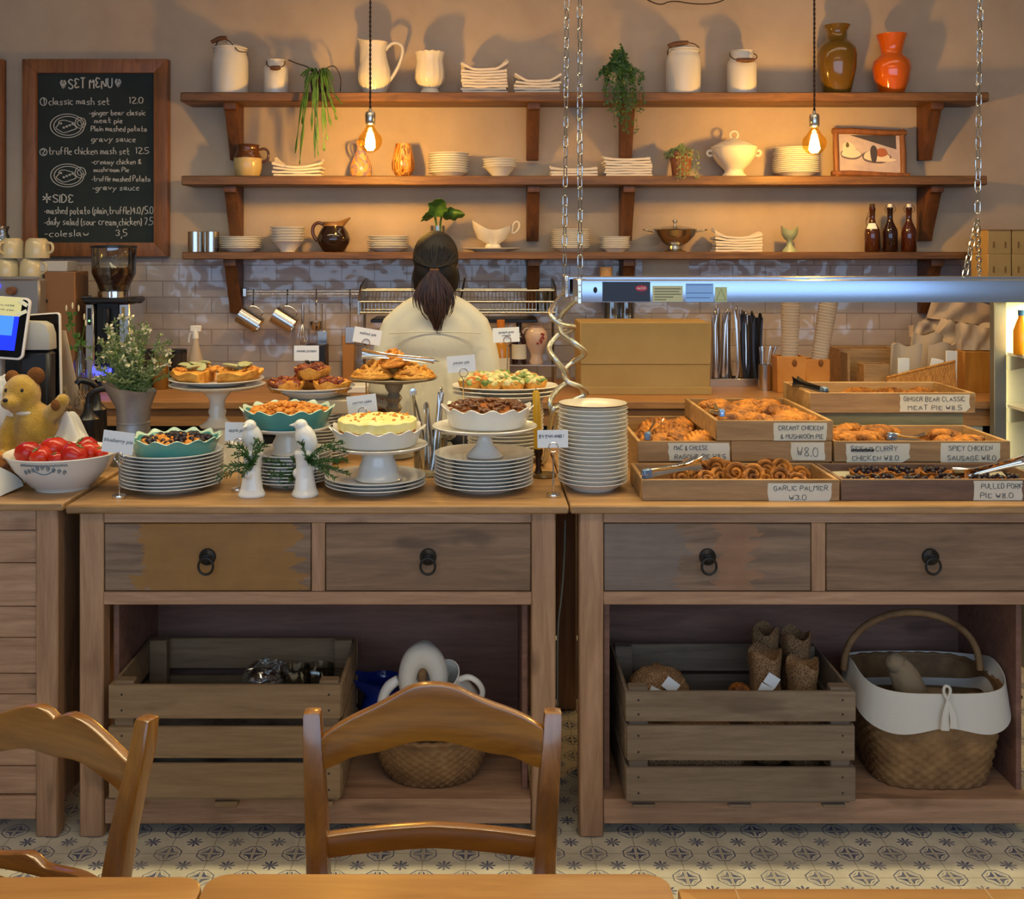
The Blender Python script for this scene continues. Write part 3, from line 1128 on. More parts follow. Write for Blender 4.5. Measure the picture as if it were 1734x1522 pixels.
# ------------------------------------------------------------------ highest shelf
def milk_can(px, r, h, rn, hn, label, lid, handle):
    t = thing('milk_can', label, 'milk can', at(px, D5, Z1), 0, 'white enamel milk cans')
    p = [(0, 0), (r * .97, 0), (r, .006), (r, h * .93), (r * .97, h), (rn * 1.05, h + (hn - h) * .35), (rn, h + (hn - h) * .5), (rn, hn - .006), (rn + .004, hn - .002), (rn + .003, hn)]
    if not lid:
        p += [(rn - .002, hn - .001), (rn - .004, h), (r * .95, h * .9), (r * .95, .01), (0, .008)]
    else:
        p += [(0, hn)]
    MB().lathe(p, 40).build('can_body', M['enamel'], t)
    if lid:
        l = MB().lathe([(rn + .005, hn), (rn + .006, hn + .006), (rn * .8, hn + .018), (rn * .3, hn + .026), (.012, hn + .028), (.012, hn + .036), (0, hn + .038)], 36)
        l.build('lid', M['enamel'], t)
    pts, grip = handle
    b = MB().tube(chaikin(pts, 2), 0.0024, 6)
    hd = b.build('wire_handle', M['rustwire'], t)
    MB().tube(grip, [0.008, 0.011, 0.011, 0.008], 10).build('wooden_grip', M['bracketwood'], hd)
    return t


milk_can(390, .081, .165, .072, .207, 'largest lidded white milk can at the left end of the top shelf', True,
         ([(.074, -.01, .195), (.05, -.07, .185), (.02, -.06, .23), (-.02, -.05, .25), (-.055, -.03, .238), (-.072, -.01, .195)],
          [(-.075, -.05, .232), (-.045, -.05, .246), (-.03, -.05, .250), (-.005, -.055, .252)]))
milk_can(467, .056, .125, .040, .160, 'small open white milk can beside the trailing green plant', False,
         ([(-.042, 0, .155), (-.03, -.06, .125), (0, -.066, .112), (.045, -.062, .118), (.05, -.04, .14), (.042, 0, .155)],
          [(-.012, -.068, .113), (0, -.068, .112), (.02, -.068, .112), (.034, -.066, .115)]))
milk_can(1157, .079, .165, .070, .200, 'lidded white milk can with brown grip, right of the bushy fern', True,
         ([(.071, 0, .19), (.07, -.03, .212), (.03, -.05, .232), (-.03, -.055, .222), (-.074, -.03, .21), (-.072, 0, .185)],
          [(-.08, -.06, .214), (-.05, -.06, .222), (-.02, -.06, .226), (.012, -.058, .230)]))
milk_can(1256, .067, .145, .052, .200, 'smaller open white milk can on the right half of the top shelf', False,
         ([(-.054, 0, .19), (-.066, -.05, .17), (-.05, -.075, .148), (0, -.078, .144), (.05, -.072, .150), (.06, -.04, .175), (.054, 0, .19)],
          [(-.042, -.078, .147), (-.01, -.08, .145), (.01, -.08, .145), (.038, -.078, .147)]))

# trailing cactus
t = thing('trailing_cactus', 'trailing green cactus hanging over the edge of the top shelf', 'plant', at(540, 4.99, Z1))
MB().lathe([(0, 0), (.032, 0), (.042, .07), (.045, .075), (.041, .075), (.036, .06), (0, .06)], 24).build('pot', mat('dark_clay', C(70, 52, 40), .8), t)
b = MB()
rng = random.Random(3)
for i, (dx, ln, sp) in enumerate([(-.02, .28, -.05), (-.012, .24, -.035), (0, .30, 0), (.008, .29, .005), (.015, .22, .03), (.03, .13, .05), (-.03, .15, -.02), (.02, .10, .055), (0, .18, -.01), (-.008, .33, -.045),
                                 (.04, .06, .06), (.025, .27, .012), (-.018, .12, .02), (.012, .16, .045)]):
    p = [(dx * .6, 0, .06), (dx, -.04, .105 + rng.uniform(-.02, .02)), (dx + sp * .3, -.10, .075), (dx + sp * .6, -.118, 0.0), (dx + sp, -.12 - rng.uniform(0, .02), -ln * .55), (dx + sp * 1.35, -.118, -ln)]
    q = chaikin(p, 2)
    b.tube(q, [.0045 + .0028 * math.sin(k * 1.3 + i) for k in range(len(q) - 1)] + [.001], 6, flat=0.5)
for k in range(8):
    a = rng.uniform(0, 6.28)
    b.tube(chaikin([(0, 0, .06), (.03 * math.cos(a), -.03 + .02 * math.sin(a), .12), (.06 * math.cos(a), -.05, .10), (.075 * math.cos(a), -.07, .03 + rng.uniform(0, .05))], 2), .004, 5)
b.build('stems', M['greenleaf'], t)
MB().tube(chaikin([(0.0, -.02, .09), (-.05, -.03, .125), (-.09, -.03, .135), (-.135, -.02, .155)], 2), .003, 6).build('twig', M['rustwire'], t)
MB().tube(chaikin([(0.02, -.03, .10), (.06, -.03, .13), (.085, -.03, .12), (.105, -.02, .07), (.10, -.02, .01)], 2), .0025, 6).build('twig', M['rustwire'], t)

# big jug and ribbed cup
t = thing('water_jug', 'tall cream ribbed jug with looped handle on the top shelf', 'jug', at(634, D5, Z1))


def jug_fn(a, i, r, z):
    rib = 0.0018 * math.cos(18 * a) if 2 <= i <= 5 else 0
    lip = max(0, math.cos(a - PI)) ** 4
    if i in (7, 8, 9, 10, 11):
        return r + lip * .018 * (i >= 8), z + lip * .018
    return r + rib, z
MB().lathe([(0, .004), (.05, 0), (.052, .012), (.062, .03), (.076, .07), (.074, .11), (.058, .17), (.053, .20), (.058, .232), (.062, .24), (.056, .236), (.049, .20), (.068, .10), (.05, .03), (0, .02)],
           54, fn=jug_fn).build('jug_body', M['chinawarm'], t, angle=60)
MB().tube(chaikin([(.050, 0, .205), (.062, 0, .222), (.09, 0, .242), (.125, 0, .23), (.132, 0, .20), (.115, 0, .14), (.085, 0, .085), (.066, 0, .062)], 3), .008, 10).build('handle', M['chinawarm'], t)
t = thing('ribbed_vase', 'cream fluted goblet vase with scalloped rim beside the tall jug', 'vase', at(728, D5, Z1))
MB().lathe([(0, .004), (.045, 0), (.046, .01), (.035, .028), (.055, .045), (.067, .075), (.066, .11), (.060, .15), (.064, .18), (.069, .19), (.065, .186), (.056, .15), (.06, .08), (0, .045)], 60,
           fn=lambda a, i, r, z: (r + (.003 * abs(math.cos(7 * a)) - .0015 if 3 <= i <= 9 else 0), z + (.004 * abs(math.cos(7 * a)) if 8 <= i <= 10 else 0))).build('vase_body', M['chinawarm'], t, angle=60)
napkins(820, D5, Z1, .205, 9, .0128, 'right of the fluted goblet vase', 'napkins on the top shelf', .045, sag=.012)
napkins(909, D5, Z1, .205, 5, .0125, 'nearest the left chains on the top shelf', 'napkins on the top shelf', .03, sag=.02)


def fern(px, D, z, rx, rz, n, mats_, label, pot, seed, hang=.0, name='potted_fern', leaf=.004):
    t = thing(name, label, 'plant', at(px, D, z))
    pr, ph, pm = pot
    MB().lathe([(0, 0), (pr * .72, 0), (pr * .98, ph * .85), (pr * 1.06, ph * .86), (pr * 1.06, ph), (pr * .92, ph), (pr * .85, ph * .8), (0, ph * .8)], 28).build('pot', pm, t)
    b = MB()
    rng = random.Random(seed)
    for i in range(n):
        a = rng.uniform(0, 2 * PI)
        el = rng.uniform(.15, 1.0)
        R = rx * rng.uniform(.55, 1.05)
        dn = rng.random() < .35
        dy = .55 if math.sin(a) > 0 else .9
        tip = (R * math.cos(a) * el, R * math.sin(a) * el * dy, ph * .85 + rz * (1.1 - el) * rng.uniform(.6, 1.1) - (hang * rng.uniform(.3, 1) if dn else rz * .3 * el))
        if tip[2] < .01:
            tip = (tip[0], min(tip[1], -(D - 4.895)), tip[2])
        mid = (tip[0] * .6, tip[1] * .6, max(tip[2], ph) + rz * .35 * rng.uniform(.5, 1))
        q = chaikin([(0, 0, ph * .85), mid, (tip[0], tip[1], (tip[2] + mid[2]) / 2), tip], 2)
        b.tube(q, .0008, 3)
        for k in range(2, len(q)):
            for sgn in (-1, 1):
                if rng.random() < .75:
                    d = Vector((rng.uniform(-1, 1), rng.uniform(-1, .6), rng.uniform(-.8, .6))).normalized() * leaf * rng.uniform(1, 2.4)
                    s_ = Vector((-d.z, 0, d.x)) * .32
                    b.add([q[k], q[k] + d * .5 + s_, q[k] + d, q[k] + d * .5 - s_], [(0, 1, 2, 3)])
    b.build('foliage', mats_, t, recalc=False)['kind'] = 'stuff'
    return t


fern(1048, D5, Z1, .115, .12, 150, M['darkleaf'], 'bushy fine-leaved fern behind the left chains on the top shelf', (.045, .10, M['greyplastic']), 11, .30, leaf=.008)


# glass vases
def tinted(name, c, dark):
    return mat(name, c, 0.06, trans=0.55, ior=1.3, col2=dark, ns=6, coat=0.4)


t = tag(MB().lathe([(0, .004), (.058, 0), (.062, .01), (.086, .12), (.090, .18), (.083, .215), (.062, .24), (.047, .248), (.045, .29), (.060, .318), (.056, .316), (.041, .288), (.043, .25), (.08, .21), (.084, .17), (.055, .02), (0, .015)],
                   44).build('glass_vase', mat('olive_glass', C(112, 82, 18), 0.05, coat=.6, trans=.25), None, at(1417, D5, Z1), angle=60), 'tall olive brown glass vase on the top shelf', 'vase')
t = tag(MB().lathe([(0, .004), (.052, 0), (.055, .008), (.075, .06), (.086, .12), (.080, .155), (.052, .180), (.047, .19), (.050, .215), (.066, .272), (.068, .276), (.064, .274), (.046, .215), (.043, .19), (.075, .15), (.080, .12), (.048, .02), (0, .015)],
                   44).build('glass_vase', mat('orange_glass', C(230, 108, 22), 0.06, coat=.6, trans=.35), None, at(1510, D5, Z1), angle=60), 'bright orange glass vase at the right end of the top shelf', 'vase')

# vine hanging into the picture at the top edge
o = MB().tube(chaikin([(X(1085, 4.9), 4.95, Z(-12, 4.9)), (X(1120, 4.9), 4.95, Z(6, 4.9)), (X(1140, 4.9), 4.95, Z(-4, 4.9)), (X(1180, 4.9), 4.95, Z(3, 4.9)), (X(1215, 4.9), 4.95, Z(2, 4.9)), (X(1240, 4.9), 4.97, Z(-10, 4.9)),
                       (X(1250, 4.9), 5.0, Z(-40, 4.9)), (X(1250, 4.9), 5.05, ZC - .002)], 2), .003, 6).build('dried_vine', M['rustwire'])
tag(o, 'thin dried vine dipping into view at the top edge', 'vine')

# ------------------------------------------------------------------ middle shelf
t = thing('stoneware_jug', 'stoneware jug with brown top and cream belly on the middle shelf', 'jug', at(420, D5, Z2))
MB().lathe([(0, .003), (.05, 0), (.056, .006), (.064, .045), (.064, .085), (.056, .105), (.05, .12), (.05, .14), (.054, .146), (.05, .148), (.046, .14), (.05, .11), (.058, .08), (.05, .01), (0, .008)], 40,
           mis=[0, 0, 0, 0, 1, 1, 1, 1, 1, 1, 1, 0, 0, 0]).build('jug_body', [mat('cream_stoneware', C(198, 172, 116), .25, coat=.3), mat('brown_glaze', C(84, 46, 20), .2, coat=.4)], t, angle=60)
MB().tube(chaikin([(.05, 0, .125), (.075, 0, .132), (.092, 0, .12), (.096, 0, .095), (.085, 0, .075), (.064, 0, .07)], 2), .006, 10).build('handle', mat('brown_glaze', None), t)
napkins(506, D5, Z2, .215, 4, .012, 'beside the brown and cream stoneware jug', 'napkins on the middle shelf', .035, sag=.03)


def streak(name, cols, st, ns):
    t = NT(name)
    v = t.coord(st, rand=False)
    t.base(t.ramp(t.noise(v, ns, 3, .5, 1.5), cols))
    t.b.inputs['Roughness'].default_value = .15
    t.b.inputs['Coat Weight'].default_value = .4
    return t.m


t = thing('art_vase', 'painted pinched-neck art vase directly behind the left bulb', 'vase', at(611, D5, Z2))
MB().lathe([(0, .003), (.044, 0), (.05, .01), (.05, .05), (.036, .085), (.022, .115), (.018, .14), (.024, .165), (.020, .168), (.014, .14), (.03, .08), (.044, .04), (0, .01)], 36).build(
    'vase_body', streak('painted_glaze', [(.3, C(210, 130, 60)), (.45, C(226, 170, 96)), (.52, C(110, 108, 150)), (.6, C(214, 150, 80)), (.7, C(120, 70, 40))], (1, 1, 1), 16), t, angle=60)
MB().tube(chaikin([(-.018, 0, .15), (-.04, 0, .165), (-.05, 0, .14), (-.04, 0, .11), (-.028, 0, .10)], 2), .005, 8).build('handle', mat('blue_grey_glaze', C(118, 110, 130), .3), t)
o = MB().lathe([(0, .004), (.028, 0), (.034, .006), (.052, .035), (.054, .06), (.047, .10), (.038, .14), (.036, .152), (.033, .15), (.044, .09), (.048, .05), (.03, .012), (0, .01)], 40).build(
    'streaked_vase', streak('brown_streak_glaze', [(.3, C(74, 36, 14)), (.46, C(196, 120, 50)), (.54, C(226, 170, 90)), (.62, C(96, 48, 20)), (.75, C(190, 120, 60))], (9, 9, .8), 3.2), None, at(683, D5, Z2), angle=60)
tag(o, 'egg shaped vase with brown vertical streaks right of the left bulb', 'vase')
stack('plate', plate_mesh(.0935), X(760, D5), D5, Z2, 9, .0108, 'white plate', 'right of the streaked vase', 'plates on the middle shelf')
stack('bowl', bowl_mesh(.080, .046, .45), X(846, D5), D5, Z2, 4, .0115, 'white bowl', 'of four on the middle shelf', 'bowls on the middle shelf', 'bowl')
napkins(972, D5, Z2, .21, 3, .0125, 'behind the left chains on the middle shelf', 'napkins on the middle shelf', .018)
napkins(1061, D5, Z2, .21, 7, .0118, 'left of the terracotta pot', 'napkins on the middle shelf', .02)
fern(1153, D5, Z2, .085, .05, 90, M['paleleaf'], 'terracotta pot with trailing small-leaved plant on the middle shelf', (.052, .115, M['terracotta']), 7, .13, 'trailing_potted_plant', .007)
t = thing('tureen', 'cream footed soup tureen with ring-topped lid on the middle shelf', 'tureen', at(1243, D5, Z2))
MB().lathe([(0, .004), (.055, 0), (.057, .006), (.042, .022), (.045, .034), (.075, .06), (.098, .095), (.104, .125), (.106, .13), (.1, .13), (.09, .1), (.04, .045), (0, .04)], 48).build('tureen_bowl', M['chinawarm'], t, angle=60)
for s_ in (-1, 1):
    MB().tube(chaikin([(s_ * .098, 0, .118), (s_ * .118, 0, .122), (s_ * .124, 0, .108), (s_ * .114, 0, .095), (s_ * .1, 0, .10)], 2), .006, 8).build('handle', M['chinawarm'], t)
ld = MB().lathe([(.105, .131), (.106, .136), (.09, .146), (.06, .162), (.02, .172), (.012, .178), (0, .179)], 40).build('lid', M['chinawarm'], t)
MB().tube([(.018 * math.cos(a), 0, .192 + .018 * math.sin(a)) for a in [2 * PI * k / 24 for k in range(24)]], .0042, 8, True).build('ring_knob', M['chinawarm'], ld)
stack('plate', plate_mesh(.106), X(1348, D5), D5, Z2, 13, .0092, 'cream plate', 'behind the right bulb', 'plates on the middle shelf')
# framed still life, leaning on the wall
t = thing('framed_picture', 'rustic framed still life leaning at the right of the middle shelf', 'picture', at(1474, 5.0, Z2), (math.radians(-9), math.radians(1.5), 0))
w, h = .165, .225
b = MB()
for zz, l in ((.012, .178), (h - .012, .170)):
    b.tube([(-l, 0, zz), (-l * .5, .002, zz + .003), (l * .4, -.001, zz - .002), (l, 0, zz)], [.013, .015, .014, .012], 10)
for xx in (-w + .012, w - .012):
    b.tube([(xx, 0.004, -.001), (xx * 1.01, .002, h * .5), (xx, .004, h + .004)], [.013, .014, .012], 10)
b.build('frame', M['boardframe'], t)
MB().box(-w + .01, w - .01, .006, .012, .012, h - .012, 0).build('canvas', mat('lilac_canvas', C(178, 160, 164), .8, col2=C(200, 182, 172), ns=14), t)
b = MB()


def blot(cx, cz, rx, rz, mi, y, a0=0, n=20, k=.08):
    b.add([(cx + rx * (1 + k * math.sin(3 * a + mi)) * math.cos(a), y, cz + rz * (1 + k * math.cos(2 * a + mi)) * math.sin(a)) for a in [2 * PI * q / n for q in range(n)]], [tuple(range(n))], mi)


b.add([(-.09, .0055, .198), (.125, .0055, .20), (.125, .0055, .135)], [(0, 1, 2)], 0)
for (cx, cz, rx, rz, mi, y) in ((-.085, .105, .05, .024, 1, .0050), (-.085, .110, .045, .02, 2, .0046), (-.095, .135, .03, .028, 2, .0042), (-.10, .15, .008, .012, 3, .0038), (.03, .095, .068, .03, 1, .0050), (.03, .1, .06, .024, 2, .0046),
                            (.055, .118, .03, .02, 4, .0040), (.02, .11, .016, .045, 0, .0036), (.07, .085, .05, .010, 2, .0044)):
    blot(cx, cz, rx, rz, mi, y)
b.build('painted_still_life', [mat('paint_slate', C(70, 66, 74), .8), mat('paint_grey', C(104, 92, 96), .8), mat('paint_cream', C(222, 206, 184), .8), mat('paint_green', C(96, 90, 50), .8), mat('paint_rust', C(168, 98, 66), .8)], t, recalc=False)

# ------------------------------------------------------------------ lowest shelf
def steel_mug(loc, rz, label, r=.034, h=.092, hs=1):
    t = thing('steel_mug', label, 'mug', loc, rz, 'stainless steel mugs')
    MB().lathe([(0, .002), (r, 0), (r, h), (r + .0015, h + .001), (r - .001, h + .001), (r - .003, h - .003), (r - .003, .005), (0, .005)], 32).build('mug_body', M['steel'], t)
    MB().tube(chaikin([(hs * (r - .001), 0, h * .84), (hs * (r + .022), 0, h * .84), (hs * (r + .028), 0, h * .5), (hs * (r + .018), 0, h * .22), (hs * (r - .001), 0, h * .2)], 2), .0032, 8).build('handle', M['steel'], t)
    return t


steel_mug(at(331, D5, Z3), 1.7, 'steel mug standing at the extreme left of the lowest shelf')
steel_mug(at(358, D5, Z3), 1.5, 'steel mug standing beside the plates, second on the lowest shelf')
stack('plate', plate_mesh(.094), X(408, D5), D5, Z3, 6, .0098, 'white plate', 'right of the two steel mugs', 'plates on the lowest shelf')
stack('bowl', bowl_mesh(.080, .05, .42), X(487, D5), D5, Z3, 6, .0125, 'white bowl', 'left of the dark pitcher', 'bowls on the lowest shelf', 'bowl')
t = thing('pitcher', 'dark brown glazed ball pitcher with tan collar on the lowest shelf', 'pitcher', at(565, D5, Z3))
MB().lathe([(0, .003), (.042, 0), (.05, .006), (.072, .04), (.076, .06), (.066, .09), (.048, .118), (.046, .13), (.048, .137), (.044, .135), (.042, .118), (.06, .08), (.066, .05), (.04, .012), (0, .01)], 40,
           mis=[0] * 6 + [1] * 3 + [0] * 5, fn=lambda a, i, r, z: (r + (max(0, math.cos(a)) ** 4 * .03 if 7 <= i <= 9 else 0), z + (max(0, math.cos(a)) ** 4 * .022 if 7 <= i <= 9 else 0))).build(
    'pitcher_body', [mat('dark_brown_glaze', C(36, 22, 18), .08, coat=.6), mat('tan_glaze', C(146, 104, 58), .25)], t, angle=60)
MB().tube(chaikin([(-.046, 0, .125), (-.07, 0, .137), (-.094, 0, .12), (-.098, 0, .09), (-.085, 0, .06), (-.064, 0, .045)], 2), .008, 10).build('handle', mat('brown_glaze', None), t)
stack('plate', plate_mesh(.096), X(657, D5), D5, Z3, 6, .0105, 'white plate', 'left of the woman on the lowest shelf', 'plates on the lowest shelf')
t = thing('leaf_vase', 'slim glass vase with two big green leaves above the woman', 'plant', at(741, D5, Z3))
MB().lathe([(0, .003), (.03, 0), (.033, .01), (.033, .12), (.031, .12), (.031, .012), (0, .008)], 28).build('vase', M['glass'], t)
for (pts, wmax) in (([(0, 0, .02), (-.004, 0, .12), (-.012, -.01, .165), (-.055, -.03, .19), (-.085, -.05, .20), (.0, -.05, .255)], 0), ([(.008, 0, .02), (.012, 0, .13), (.02, -.01, .17)], 0)):
    MB().tube(chaikin(pts[:3], 2), .005, 8).build('stem', M['greenleaf'], t)


def leaf(cx, cz, ax, az, L, wd, curl):
    def fn(u, v):
        s = math.sin(PI * min(1, u ** .75)) ** .7 * wd * (1 + .14 * math.sin(17 * u))
        q = (v - .5) * 2
        return (cx + ax * L * u - az * s * q, -.012 - .05 * u + curl * q * q, cz + az * L * u + ax * s * q - .03 * u * u)
    return MB().surf(fn, 16, 8, thick=.0012)
leaf(-.016, .162, -.58, .70, .062, .058, .03).build('leaf', M['greenleaf'], t)
leaf(-.012, .16, .30, .94, .115, .042, -.03).build('leaf', M['greenleaf'], t)
leaf(.018, .165, .95, .30, .115, .030, .03).build('leaf', M['greenleaf'], t)

t = thing('gravy_boat', 'cream gravy boat with looped handle standing on its saucer', 'gravy boat', at(835, 4.99, Z3 + .0165))


def boat(a, i, r, z):
    e = math.cos(a)
    k = i / 8
    sx = 1.55 + .35 * max(0, -e) * k
    x = r * sx
    rr = r * math.sqrt((sx * math.cos(a)) ** 2 + (.8 * math.sin(a)) ** 2)
    return rr, z + (.045 * max(0, -e) ** 3 + .022 * max(0, e) ** 3) * (1 if i in (5, 6, 7, 8) else 0) * (.5 if i == 5 else 1)
MB().lathe([(0, .0), (.024, 0), (.022, .012), (.018, .02), (.042, .045), (.052, .07), (.054, .084), (.051, .084), (.048, .07), (.036, .045), (0, .03)], 48, fn=boat).build('boat_body', M['chinawarm'], t, angle=60)
MB().tube(chaikin([(.085, 0, .07), (.092, 0, .115), (.115, 0, .125), (.122, 0, .10), (.108, 0, .075), (.09, 0, .068)], 2), .0045, 8).build('handle', M['chinawarm'], t)
o = MB().lathe([(0, .002), (.075, .0), (.08, .004), (.132, .015), (.134, .018), (.13, .019), (.08, .010), (0, .010)], 48, M=Matrix.Diagonal((1, .62, 1, 1))).build('saucer', M['chinawarm'], None, at(832, 4.99, Z3))
tag(o, 'oval cream saucer under the gravy boat', 'saucer')
stack('plate', plate_mesh(.089), X(966, D5), D5, Z3, 10, .0092, 'white plate', 'behind the left chains on the lowest shelf', 'plates on the lowest shelf')
stack('plate', plate_mesh(.070), X(1041, D5), D5, Z3, 6, .0098, 'small white plate', 'left of the steel tureen', 'plates on the lowest shelf')
t = thing('steel_tureen', 'stainless footed tureen with lid and two handles on the lowest shelf', 'tureen', at(1143, D5, Z3))
MB().lathe([(0, .003), (.048, 0), (.05, .005), (.034, .014), (.032, .028), (.06, .045), (.088, .075), (.098, .098), (.1, .10), (.096, .099), (.084, .075), (.03, .035), (0, .03)], 48).build('tureen_bowl', M['steel'], t)
for s_ in (-1, 1):
    MB().tube(chaikin([(s_ * .096, -.02, .092), (s_ * .13, -.018, .1), (s_ * .15, 0, .102), (s_ * .13, .018, .1), (s_ * .096, .02, .092)], 2), .0035, 8).build('handle', M['steel'], t)
ld = MB().lathe([(.099, .101), (.1, .104), (.06, .114), (.02, .12), (0, .121)], 40).build('lid', M['steel'], t)
MB().lathe([(.006, .12), (.005, .13), (.012, .14), (.009, .147), (0, .148)], 20).build('knob', M['steel'], ld)
napkins(1247, D5, Z3, .21, 6, .0118, 'right of the steel tureen', 'napkins on the lowest shelf', .032, sag=.02)
o = MB().lathe([(0, .002), (.034, 0), (.03, .01), (.014, .028), (.012, .05), (.024, .06), (.036, .08), (.039, .108), (.036, .106), (.03, .08), (0, .065)], 36,
               fn=lambda a, i, r, z: (r, z + (.012 * math.cos(2 * a) if 7 <= i <= 8 else 0))).build('egg_cup', mat('celadon_glaze', C(164, 176, 142), .3, coat=.2), None, at(1337, D5, Z3), angle=60)
tag(o, 'pale green footed cup with notched rim on the lowest shelf', 'cup')
for i, (px, c, lab) in enumerate(((1477, C(74, 34, 14), 'brown swing-top bottle with loosened wire, first of three on the lowest shelf'), (1507, C(40, 18, 16), 'darkest swing-top bottle, between the two browner ones'),
                             (1539, C(70, 28, 16), 'reddish brown swing-top bottle nearest the right bracket'))):
    t = thing('swing_top_bottle', lab, 'bottle', at(px, D5, Z3), 0, 'swing-top bottles')
    MB().lathe([(0, .004), (.030, 0), (.034, .004), (.034, .088), (.031, .105), (.016, .135), (.0125, .15), (.0125, .188), (.0145, .19), (.0145, .202), (.011, .204), (.0, .204)], 32).build(
        'bottle_body', mat(f'brown_glass_{i}', c, .06, coat=.5, trans=.15), t, angle=60)
    cap = MB().lathe([(.0, .203), (.012, .204), (.012, .214), (.009, .22), (0, .221)], 20).build('stopper', M['china'] if i else M['rustwire'], t)
    w_ = MB()
    for s_ in (-1, 1):
        if i == 0:
            pts = [(s_ * .0145, 0, .185), (-.02, -.012 * s_ - .01, .17), (-.032, -.01, .14), (-.03, -.01, .12)]
        else:
            pts = [(s_ * .0145, 0, .18), (s_ * .026, -.006, .19), (s_ * .022, -.004, .208), (0, 0, .222)]
        w_.tube(chaikin(pts, 2), .0013, 5)
    w_.build('wire_bail', M['rustwire'], t)
    if i == 0:
        MB().surf(lambda u, v: (.0325 * math.sin((u - .5) * 1.6 - .4) * (1 - .38 * v), -.0325 * math.cos((u - .5) * 1.6 - .4) * (1 - .38 * v), .105 + .026 * v), 8, 3, thick=-.0006).build('label', M['card'], t)

# ------------------------------------------------------------------ pendant bulbs
DPB = 4.55
M['amber'] = glassy('amber_bulb_glass', (1.0, .80, .34), .01, .03, .2)
M['hot'] = mat('glowing_filament', C(255, 200, 110), .5, emit=(1.0, .64, .24), es=600)
M['cord'] = mat('twisted_cord', C(66, 46, 34), .9, bump=.6, bs=200)
for px, pb, lab in ((627, 238, 'amber globe bulb hanging over the left half of the shelves'), (1379, 242, 'amber globe bulb hanging over the right half of the shelves')):
    zb = Z(pb, DPB)
    t = thing('pendant_lamp', lab, 'lamp', (X(px, DPB), DPB, zb), 0, 'pendant bulbs')
    zt = Z(pb - 50, DPB) - zb
    zs = Z(pb - 28, DPB) - zb
    mbc = MB()
    for ph in (0, PI):
        mbc.tube([(.0026 * math.cos(k * .9 + ph), .0026 * math.sin(k * .9 + ph), zt - .002 + (ZC - zb - zt) * k / 150) for k in range(151)], .0028, 5)
    mbc.build('cord', M['cord'], t)
    MB().lathe([(0, zt + .012), (.006, zt + .01), (.007, zt), (.018, zt - .004), (.021, zt - .012), (.021, zs + .008), (.019, zs + .004), (.021, zs), (.016, zs - .004), (0, zs - .004)], 28).build('socket', M['steel'], t)
    MB().lathe([(.014, zs - .002), (.017, zs - .012), (.030, .036), (.046, .018), (.050, 0), (.046, -.02), (.034, -.037), (.016, -.047), (0, -.05)], 36).build('bulb_glass', M['amber'], t)
    b = MB()
    for k in range(6):
        a = 2 * PI * k / 6
        b.tube([(.006 * math.cos(a), .006 * math.sin(a), .034), (.015 * math.cos(a + .3), .015 * math.sin(a + .3), .0), (.018 * math.cos(a + .6), .018 * math.sin(a + .6), -.026), (.008 * math.cos(a + .7), .008 * math.sin(a + .7), -.038)], .0055, 6)
    b.build('filament', M['hot'], t)
# ------------------------------------------------------------------ things on the tiled wall
DR = 5.05
t = thing('kitchen_rail', 'steel utensil rail mounted on the tiles below the lowest shelf', 'rail', (X(517, DR), DR, Z(495, DR)))
w = (X(620, DR) - X(416, DR)) / 2
for dz in (.006, -.008):
    MB().tube([(-w, 0, dz), (w, 0, dz)], .0045, 10).build('rod', M['steel'], t)
for s_ in (-1, 1):
    MB().box(s_ * w - .01, s_ * w + .01, -.012, DW - DR - .012, -.02, .02, .003).build('end_bracket', M['steel'], t)
for px in (430, 487, 536, 593):
    x = X(px, DR) - X(517, DR)
    MB().tube(chaikin([(x, .008, .010), (x, -.012, .016), (x, -.014, -.02), (x, -.01, -.05), (x, -.02, -.062), (x, -.032, -.05)], 2), .002, 6).build('hook', M['iron'], t)
for i, (px, py) in enumerate(((426, 541), (484, 541))):
    q = Matrix.Rotation(math.radians(125), 3, 'Y')
    t2 = steel_mug((X(px, DR) - .045, DR - .045, Z(py, DR) + .028), 0, ('steel mug hanging tilted at the left end of the utensil rail', 'steel mug hanging tilted, second on the utensil rail')[i], .042, .105, -1)
    t2.rotation_euler = (0, math.radians(122), 0)


def utensil(name, px, py0, py1, label, kind):
    zt, L = Z(py0, DR), Z(py0, DR) - Z(py1, DR)
    t = thing(name, label, 'kitchen utensil', (X(px, DR - .02), DR - .025, zt), 0, 'hanging utensils')
    if kind == 'whisk':
        MB().lathe([(0, 0), (.006, -.002), (.007, -.06), (.005, -.09), (0, -.09)], 14).build('handle', M['steel'], t)
        b = MB()
        for k in range(5):
            a = PI * k / 5
            for s_ in (1, -1):
                b.tube(chaikin([(0, 0, -.085), (s_ * .012 * math.cos(a), .012 * math.sin(a) * s_, -.11), (s_ * .028 * math.cos(a), s_ * .028 * math.sin(a), -L + .03), (s_ * .012 * math.cos(a), s_ * .012 * math.sin(a), -L + .002), (0, 0, -L)], 2), .0011, 5)
        b.build('wires', M['steel'], t)
    elif kind == 'ladle':
        MB().tube(chaikin([(0, .006, .012), (0, 0, 0), (0, 0, -L * .55), (0, 0, -L + .05)], 2), [.004] * 10, 8).build('handle', M['steel'], t)
        MB().lathe([(0, -L), (.02, -L + .006), (.03, -L + .025), (.031, -L + .045), (.029, -L + .045), (.02, -L + .012), (0, -L + .004)], 24).build('cup', M['steel'], t)
    else:
        MB().tube([(0, 0, 0), (0, 0, -L * .6)], .0035, 8).build('handle', M['steel'], t)
        MB().box(-.022, .022, -.002, .002, -L, -L * .6, .0015).build('blade', M['steel'], t)
utensil('whisk', 513, 515, 582, 'balloon whisk hanging below the rail beside the second hanging mug', 'whisk')
